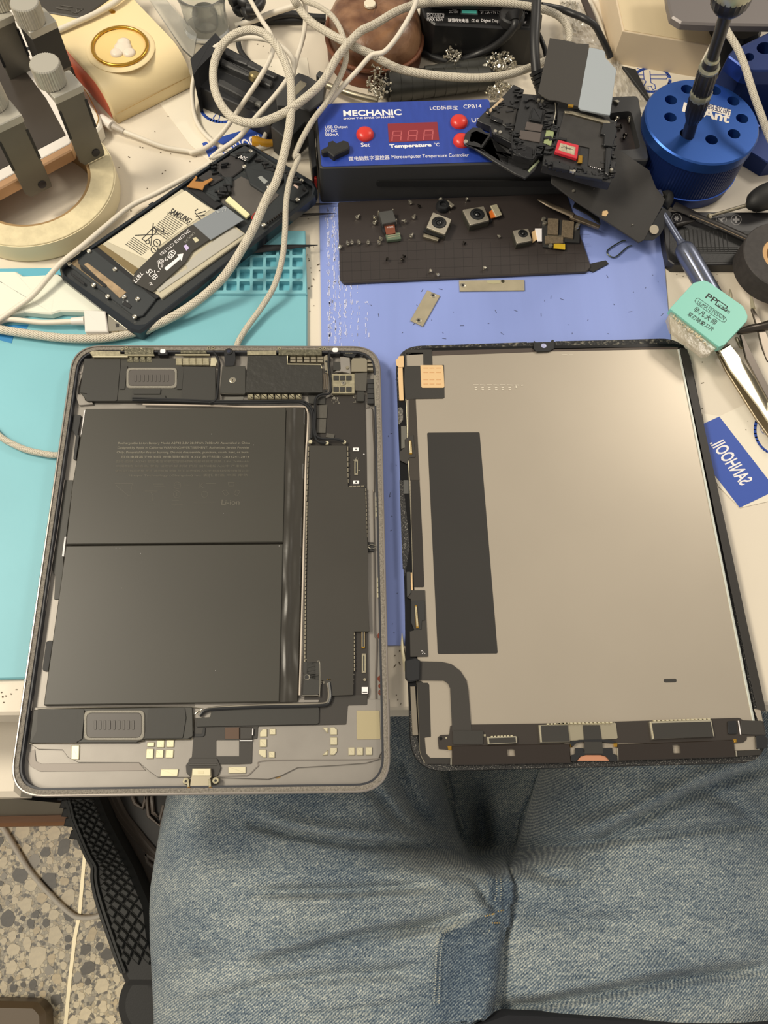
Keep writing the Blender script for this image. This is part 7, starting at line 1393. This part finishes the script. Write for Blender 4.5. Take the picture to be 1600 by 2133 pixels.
# ================================================================ person: lap in jeans, one continuous body
def denim(nm='denim', dk=1.0):
    m = mat(nm, (120, 136, 148), .85, spec=.15); nt = m.node_tree; b = nt.nodes['Principled BSDF']; N = nt.nodes.new; Lk = nt.links.new
    tc = N('ShaderNodeTexCoord')
    def noi(sc, det=2, rot=0):
        mp = N('ShaderNodeMapping'); Lk(tc.outputs['Object'], mp.inputs[0]); mp.inputs['Scale'].default_value = sc; mp.inputs['Rotation'].default_value = (0, 0, rot); n = N('ShaderNodeTexNoise'); n.inputs['Scale'].default_value = 1; n.inputs['Detail'].default_value = det; Lk(mp.outputs[0], n.inputs['Vector']); return n.outputs['Fac']
    def mth(op, a, b_): 
        n = N('ShaderNodeMath'); n.operation = op
        for i, v in enumerate((a, b_)):
            if isinstance(v, (int, float)): n.inputs[i].default_value = v
            else: Lk(v, n.inputs[i])
        return n.outputs[0]
    mp = N('ShaderNodeMapping'); Lk(tc.outputs['Object'], mp.inputs[0]); mp.inputs['Rotation'].default_value = (0, 0, .95)
    wv = N('ShaderNodeTexWave'); wv.inputs['Scale'].default_value = 260; wv.inputs['Distortion'].default_value = 3; wv.inputs['Detail'].default_value = 2; wv.inputs['Detail Scale'].default_value = 3; Lk(mp.outputs[0], wv.inputs['Vector'])
    fine = noi((1300, 700, 800), 2, .3); slub = noi((120, 900, 200), 2, .05); big = noi((11, 26, 11), 3)
    v = mth('ADD', mth('MULTIPLY', wv.outputs['Fac'], .26), mth('ADD', mth('MULTIPLY', fine, .75), mth('ADD', mth('MULTIPLY', slub, .35), mth('MULTIPLY', big, .42))))
    r = N('ShaderNodeValToRGB'); Lk(v, r.inputs[0]); cr = r.color_ramp; cr.elements[0].position = .62; cr.elements[0].color = lin((62, 80, 104)) + (1,); cr.elements[1].position = 1.18; cr.elements[1].color = lin((196, 200, 196)) + (1,)
    e = cr.elements.new(.88); e.color = lin((122, 138, 152)) + (1,)
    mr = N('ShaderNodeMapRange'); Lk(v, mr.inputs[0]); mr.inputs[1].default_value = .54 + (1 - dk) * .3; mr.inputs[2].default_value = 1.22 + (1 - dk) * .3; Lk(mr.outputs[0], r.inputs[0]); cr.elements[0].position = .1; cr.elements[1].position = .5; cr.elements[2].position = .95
    cr.elements[0].color = lin((54, 70, 90)) + (1,); cr.elements[1].color = lin((112, 126, 136)) + (1,); cr.elements[2].color = lin((196, 200, 192)) + (1,)
    Lk(r.outputs[0], b.inputs['Base Color'])
    bp = N('ShaderNodeBump'); bp.inputs['Strength'].default_value = .5; bp.inputs['Distance'].default_value = .0006; Lk(mth('ADD', wv.outputs['Fac'], fine), bp.inputs['Height']); Lk(bp.outputs[0], b.inputs['Normal']); b.inputs['Sheen Weight'].default_value = .15
    return m
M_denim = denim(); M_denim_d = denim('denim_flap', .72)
def ip(tab, v):
    if v <= tab[0][0]: return tab[0][1]
    for (a, x), (b, y) in zip(tab, tab[1:]):
        if v <= b: f_ = (v - a) / (b - a); f_ = f_ * f_ * (3 - 2 * f_) if False else f_; return x + (y - x) * f_
    return tab[-1][1]
LO = [(1380, 400), (1480, 378), (1600, 356), (1655, 348), (1720, 334), (1790, 322), (1850, 313), (1900, 311), (1960, 312), (2050, 317), (2120, 320), (2240, 322)]
LI = [(1380, 885), (1480, 898), (1600, 916), (1660, 932), (1740, 958), (1790, 985), (1815, 1020), (1840, 1052), (2240, 1040)]
RI = [(1380, 1165), (1480, 1150), (1600, 1124), (1660, 1106), (1740, 1080), (1790, 1066), (1815, 1058), (1840, 1056), (2240, 1044)]
RO = [(1380, 1680), (1600, 1720), (1800, 1750), (2240, 1780)]
def sstep(a, b, x): t_ = max(0, min(1, (x - a) / (b - a))); return t_ * t_ * (3 - 2 * t_)
FOLD = []
def fold(k, pts, w_, d): FOLD.append(([(x, y) for x, y in G(k, pts)], w_, d))
fold('d2', [(600, 360), (760, 400), (1000, 450), (1250, 480), (1620, 492)], 9.35, -0.0114); fold('d2', [(700, 350), (1000, 400), (1400, 430)], 18.7, 0.0057)
fold('d2', [(620, 745), (850, 738), (1250, 730), (1600, 700)], 11.05, -0.0076); fold('d2', [(620, 800), (1000, 790), (1600, 770)], 15.3, 0.0038); fold('d2', [(380, 835), (600, 830), (900, 830)], 5.95, -0.0019)
fold('d2', [(60, 1175), (250, 1120), (420, 1080)], 11.05, -0.00665); fold('d2', [(600, 1140), (850, 1080), (1100, 1000), (1350, 950), (1650, 915)], 11.05, -0.00855); fold('d2', [(600, 1080), (900, 1010), (1200, 930), (1500, 880)], 15.3, 0.00475)
fold('d2', [(80, 1385), (350, 1350), (600, 1280), (900, 1220), (1500, 1180)], 13.6, -0.00665); fold('d2', [(1380, -60), (1420, 120), (1500, 280), (1650, 420)], 18.7, -0.019); fold('d2', [(1250, 150), (1400, 330), (1560, 440)], 10.2, -0.0095)
fold('d2', [(800, 1440), (1200, 1400), (1500, 1360)], 8.5, -0.0038)
fold('d3', [(560, 580), (700, 560), (900, 545), (1020, 470), (1200, 380), (1400, 300), (1600, 230)], 10.2, -0.01045); fold('d3', [(900, 545), (1100, 520), (1350, 490), (1560, 470)], 9.35, -0.0076); fold('d3', [(800, 500), (1000, 430), (1250, 310), (1500, 210)], 17, 0.00665)
fold('d3', [(470, 1240), (650, 1225), (900, 1180), (1200, 1120), (1600, 1070)], 11.9, -0.01045); fold('d3', [(560, 1190), (900, 1130), (1300, 1050)], 18.7, 0.00475); fold('d3', [(530, 620), (640, 680), (800, 700)], 11.9, -0.0057); fold('d3', [(560, 830), (700, 870), (1000, 880)], 18.7, -0.00475)
fold('d3', [(380, 720), (420, 790), (470, 830)], 5.95, -0.0076); fold('d3', [(340, 860), (420, 830), (500, 820)], 6.8, 0.0057); fold('d3', [(0, 940), (150, 910), (300, 860), (400, 840)], 10.2, -0.0076); fold('d3', [(1300, 330), (1450, 380), (1560, 470)], 13.6, -0.0057); fold('d3', [(0, 560), (150, 575), (330, 590), (480, 610)], 7.65, -0.0076)
fold('g', [(1000, 1660), (1003, 1720), (1008, 1782)], 20, -.030)
def sd2(x, y, pl):
    best = 1e9
    for (x0, y0), (x1, y1) in zip(pl, pl[1:]):
        dx, dy = x1 - x0, y1 - y0; L2 = dx * dx + dy * dy; t_ = max(0, min(1, ((x - x0) * dx + (y - y0) * dy) / L2)); d = (x - x0 - t_ * dx) ** 2 + (y - y0 - t_ * dy) ** 2
        # narrow towards the ends
        best = min(best, d)
    return best
FB = [(min(p[0] for p in f_[0]) - 3 * f_[1], max(p[0] for p in f_[0]) + 3 * f_[1], min(p[1] for p in f_[0]) - 3 * f_[1], max(p[1] for p in f_[0]) + 3 * f_[1]) for f_ in FOLD]
def wr(x, y):
    h_ = 0
    for (pl, w_, d), bb in zip(FOLD, FB):
        if bb[0] < x < bb[1] and bb[2] < y < bb[3]:
            q = sd2(x, y, pl) / (w_ * w_)
            if q < 9:
                e = min(1, .35 + min(math.hypot(x - pl[0][0], y - pl[0][1]), math.hypot(x - pl[-1][0], y - pl[-1][1])) / 60); h_ += d * math.exp(-q) * e
    return h_ + .0022 * noise.noise(Vector((x / 120, y / 45, 1))) + .0007 * noise.noise(Vector((x / 40, y / 22, 5)))
def lap(x, y):
    lo, li, ri, ro = ip(LO, y), ip(LI, y), ip(RI, y), ip(RO, y); mg = sstep(1760, 1850, y); gap = -.235 + (.205 - .150) * sstep(1640, 1480, y) * 0
    zi = gap + (-.098 - gap) * mg; topL, topR = -.078, -.086
    if x <= li:
        t_ = (x - lo) / max(1, li - lo); f_ = max(0, 1 - abs(2 * t_ - 1) ** 2.7) ** .5; base = -.170 * (1 - sstep(0, 1, t_)) + zi * sstep(0, 1, t_); z = base + (topL - base) * f_
    elif x >= ri:
        t_ = (x - ri) / max(1, ro - ri); f_ = max(0, 1 - abs(2 * t_ - 1) ** 2.4) ** .5; base = zi * (1 - sstep(0, 1, t_)) - .170 * sstep(0, 1, t_); z = base + (topR - base) * f_
    else: z = zi
    if mg > 0: z = max(z, z * (1 - mg) + (-.092 - .004 * math.exp(-((x - 1050) / 14) ** 2)) * mg * 1.0) if 900 < x < 1200 else z
    return z + wr(x, y)
def body():
    ys = [1380 + i * 7 for i in range(124)]; vs, fs, cols = [], [], None
    def colsat(y):
        lo, li, ri, ro = ip(LO, y), ip(LI, y), ip(RI, y), ip(RO, y); out = []
        for a, b, n, e in ((lo, li, 84, 1), (li, ri, 16, 0), (ri, ro, 84, 1)):
            for k in range(n):
                t_ = k / n
                if e: t_ = .5 - .5 * math.cos(math.pi * t_) if False else (t_ * .6 + .4 * (.5 - .5 * math.cos(math.pi * t_)))
                out.append(a + (b - a) * t_)
        out.append(ro); return out
    nc = len(colsat(1500))
    for y in ys:
        for x in colsat(y): vs.append(P(x, y, lap(x, y)))
    for j in range(len(ys) - 1):
        for i in range(nc - 1): a = j * nc + i; fs.append((a, a + nc, a + nc + 1, a + 1))
    # close the body underneath: side walls and a flat underside
    m_ = len(ys); edge = list(range(nc)) + [j * nc + nc - 1 for j in range(1, m_)] + [(m_ - 1) * nc + i for i in range(nc - 2, -1, -1)] + [j * nc for j in range(m_ - 2, 0, -1)]
    n0 = len(vs); cx = Vector((.07, -.03, 0))
    for lvl, k in ((-.24, .985), (-.268, .93)):
        for e in edge: v = vs[e]; vs.append(Vector((cx.x + (v.x - cx.x) * k, v.y, min(lvl, v.z - .001 if lvl > -.22 else lvl))))
    E_ = len(edge)
    for k in range(E_):
        k2 = (k + 1) % E_; fs.append((edge[k], edge[k2], n0 + k2, n0 + k)); fs.append((n0 + k, n0 + k2, n0 + E_ + k2, n0 + E_ + k))
    fs.append(tuple(range(n0 + E_, n0 + 2 * E_))[::-1])
    o = obj('person', vs, fs, M_denim, None, 0); o.data.polygons.foreach_set('use_smooth', [True] * len(o.data.polygons)); return o
pn = body(); tag(pn, 'seated person seen from above, lap in faded light blue jeans', 'person')
# fly flap with its seams
FLL = G('d3', [(440, 605), (425, 680), (440, 760), (420, 850), (330, 900), (240, 930), (215, 1010), (212, 1100), (205, 1200), (195, 1310)]); FLR = G('d3', [(505, 608), (528, 690), (528, 770), (522, 850), (508, 920), (492, 1000), (482, 1090), (470, 1180), (455, 1260), (425, 1285)])
def flap():
    vs, fs = [], []; ny, nx = 70, 26
    for j in range(ny + 1):
        s = j / ny; a, b = atl(FLL, s), atl(FLR, s)
        for i in range(nx + 1):
            u = i / nx; x, y = a[0] + (b[0] - a[0]) * u, a[1] + (b[1] - a[1]) * u; z = lap(x, y); lift = .0006 + .0075 * sstep(.30, .9, u) + .0010 * noise.noise(Vector((x / 9, y / 8, 2))) * sstep(0, .2, u) * sstep(0, .1, s); z = max(z, lap(min(x, 1035), y) - .004) + lift * sstep(0, .12, u)
            if u > .96: z -= .0012
            vs.append(P(x, y, z))
    for j in range(ny):
        for i in range(nx): a = j * (nx + 1) + i; fs.append((a, a + nx + 1, a + nx + 2, a + 1))
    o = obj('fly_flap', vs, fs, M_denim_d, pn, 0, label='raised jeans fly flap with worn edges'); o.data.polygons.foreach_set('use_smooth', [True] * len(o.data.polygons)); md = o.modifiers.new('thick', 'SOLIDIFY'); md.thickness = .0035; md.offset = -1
flap()
M_st = mat('seam_thread', (176, 176, 162), .7); M_st2 = mat('tan_thread', (190, 160, 96), .7); M_fold = mat('seam_ridge', (150, 164, 172), .8)
def stitch(k, pts, m, lift=.0062, name='stitching'):
    q = [Vector((x, y, 0)) for x, y in G(k, pts)]; q = catmull(q, 8); it = []; L_ = 0; seglen = 5.0; acc = 0; run = []
    for a, b in zip(q, q[1:]):
        L_ = (b - a).length; n = max(1, int(L_ / 1.2))
        for i in range(n):
            acc += L_ / n; p_ = a.lerp(b, (i + .5) / n)
            if (acc % seglen) < seglen * .62: run.append(p_)
            else:
                if len(run) > 1: s, e = run[0], run[-1]; A_, B_ = P(s.x, s.y, lap(s.x, s.y) + lift), P(e.x, e.y, lap(e.x, e.y) + lift); d = (B_ - A_); it.append(cube_vf((A_ + B_) / 2 - nz * .0003, d / 2, nz.cross(d).normalized() * .00035, (0, 0, .0006)))
                run = []
    if it: join(name, it, m, pn, 0, kind='stuff')
stitch('d3', [(480, 640), (488, 740), (482, 800)], M_st); stitch('d3', [(462, 640), (470, 740), (460, 800)], M_st); stitch('d3', [(440, 905), (432, 1000), (418, 1120), (400, 1230)], M_st, .0050); stitch('d3', [(475, 905), (462, 1000), (446, 1120), (430, 1230)], M_st, .0062)
stitch('d3', [(300, 890), (250, 940), (235, 1020), (232, 1120), (228, 1230)], M_st, .0025); stitch('d3', [(275, 900), (230, 945), (218, 1020), (214, 1120), (208, 1230)], M_st, .0018); stitch('d3', [(400, 860), (450, 850), (480, 835), (520, 830)], M_st2, .007); stitch('d3', [(450, 885), (500, 885)], M_st2, .007)
def seam(k, pts, r_, lift=0.0): tubeW('seam_ridge', [P(x, y, lap(x, y) + lift) for x, y in [(v.x, v.y) for v in catmull([Vector((a, b, 0)) for a, b in G(k, pts)], 5)]], r_, M_denim, pn, n=7, sub=1)
seam('d3', [(640, 245), (615, 310), (600, 360), (565, 430), (550, 500), (538, 590)], .0016); seam('d3', [(270, 255), (295, 360), (305, 420), (330, 500)], .0012)
hem = prismW('jacket_hem', [P(x, y, -.075) for x, y in ((985, 2145), (1060, 2118), (1200, 2124), (1420, 2139), (1700, 2146), (1700, 2230), (985, 2230))], 0, .02, mat('dark_jacket', (24, 26, 32), .8), pn, r=.006, bev=.004)
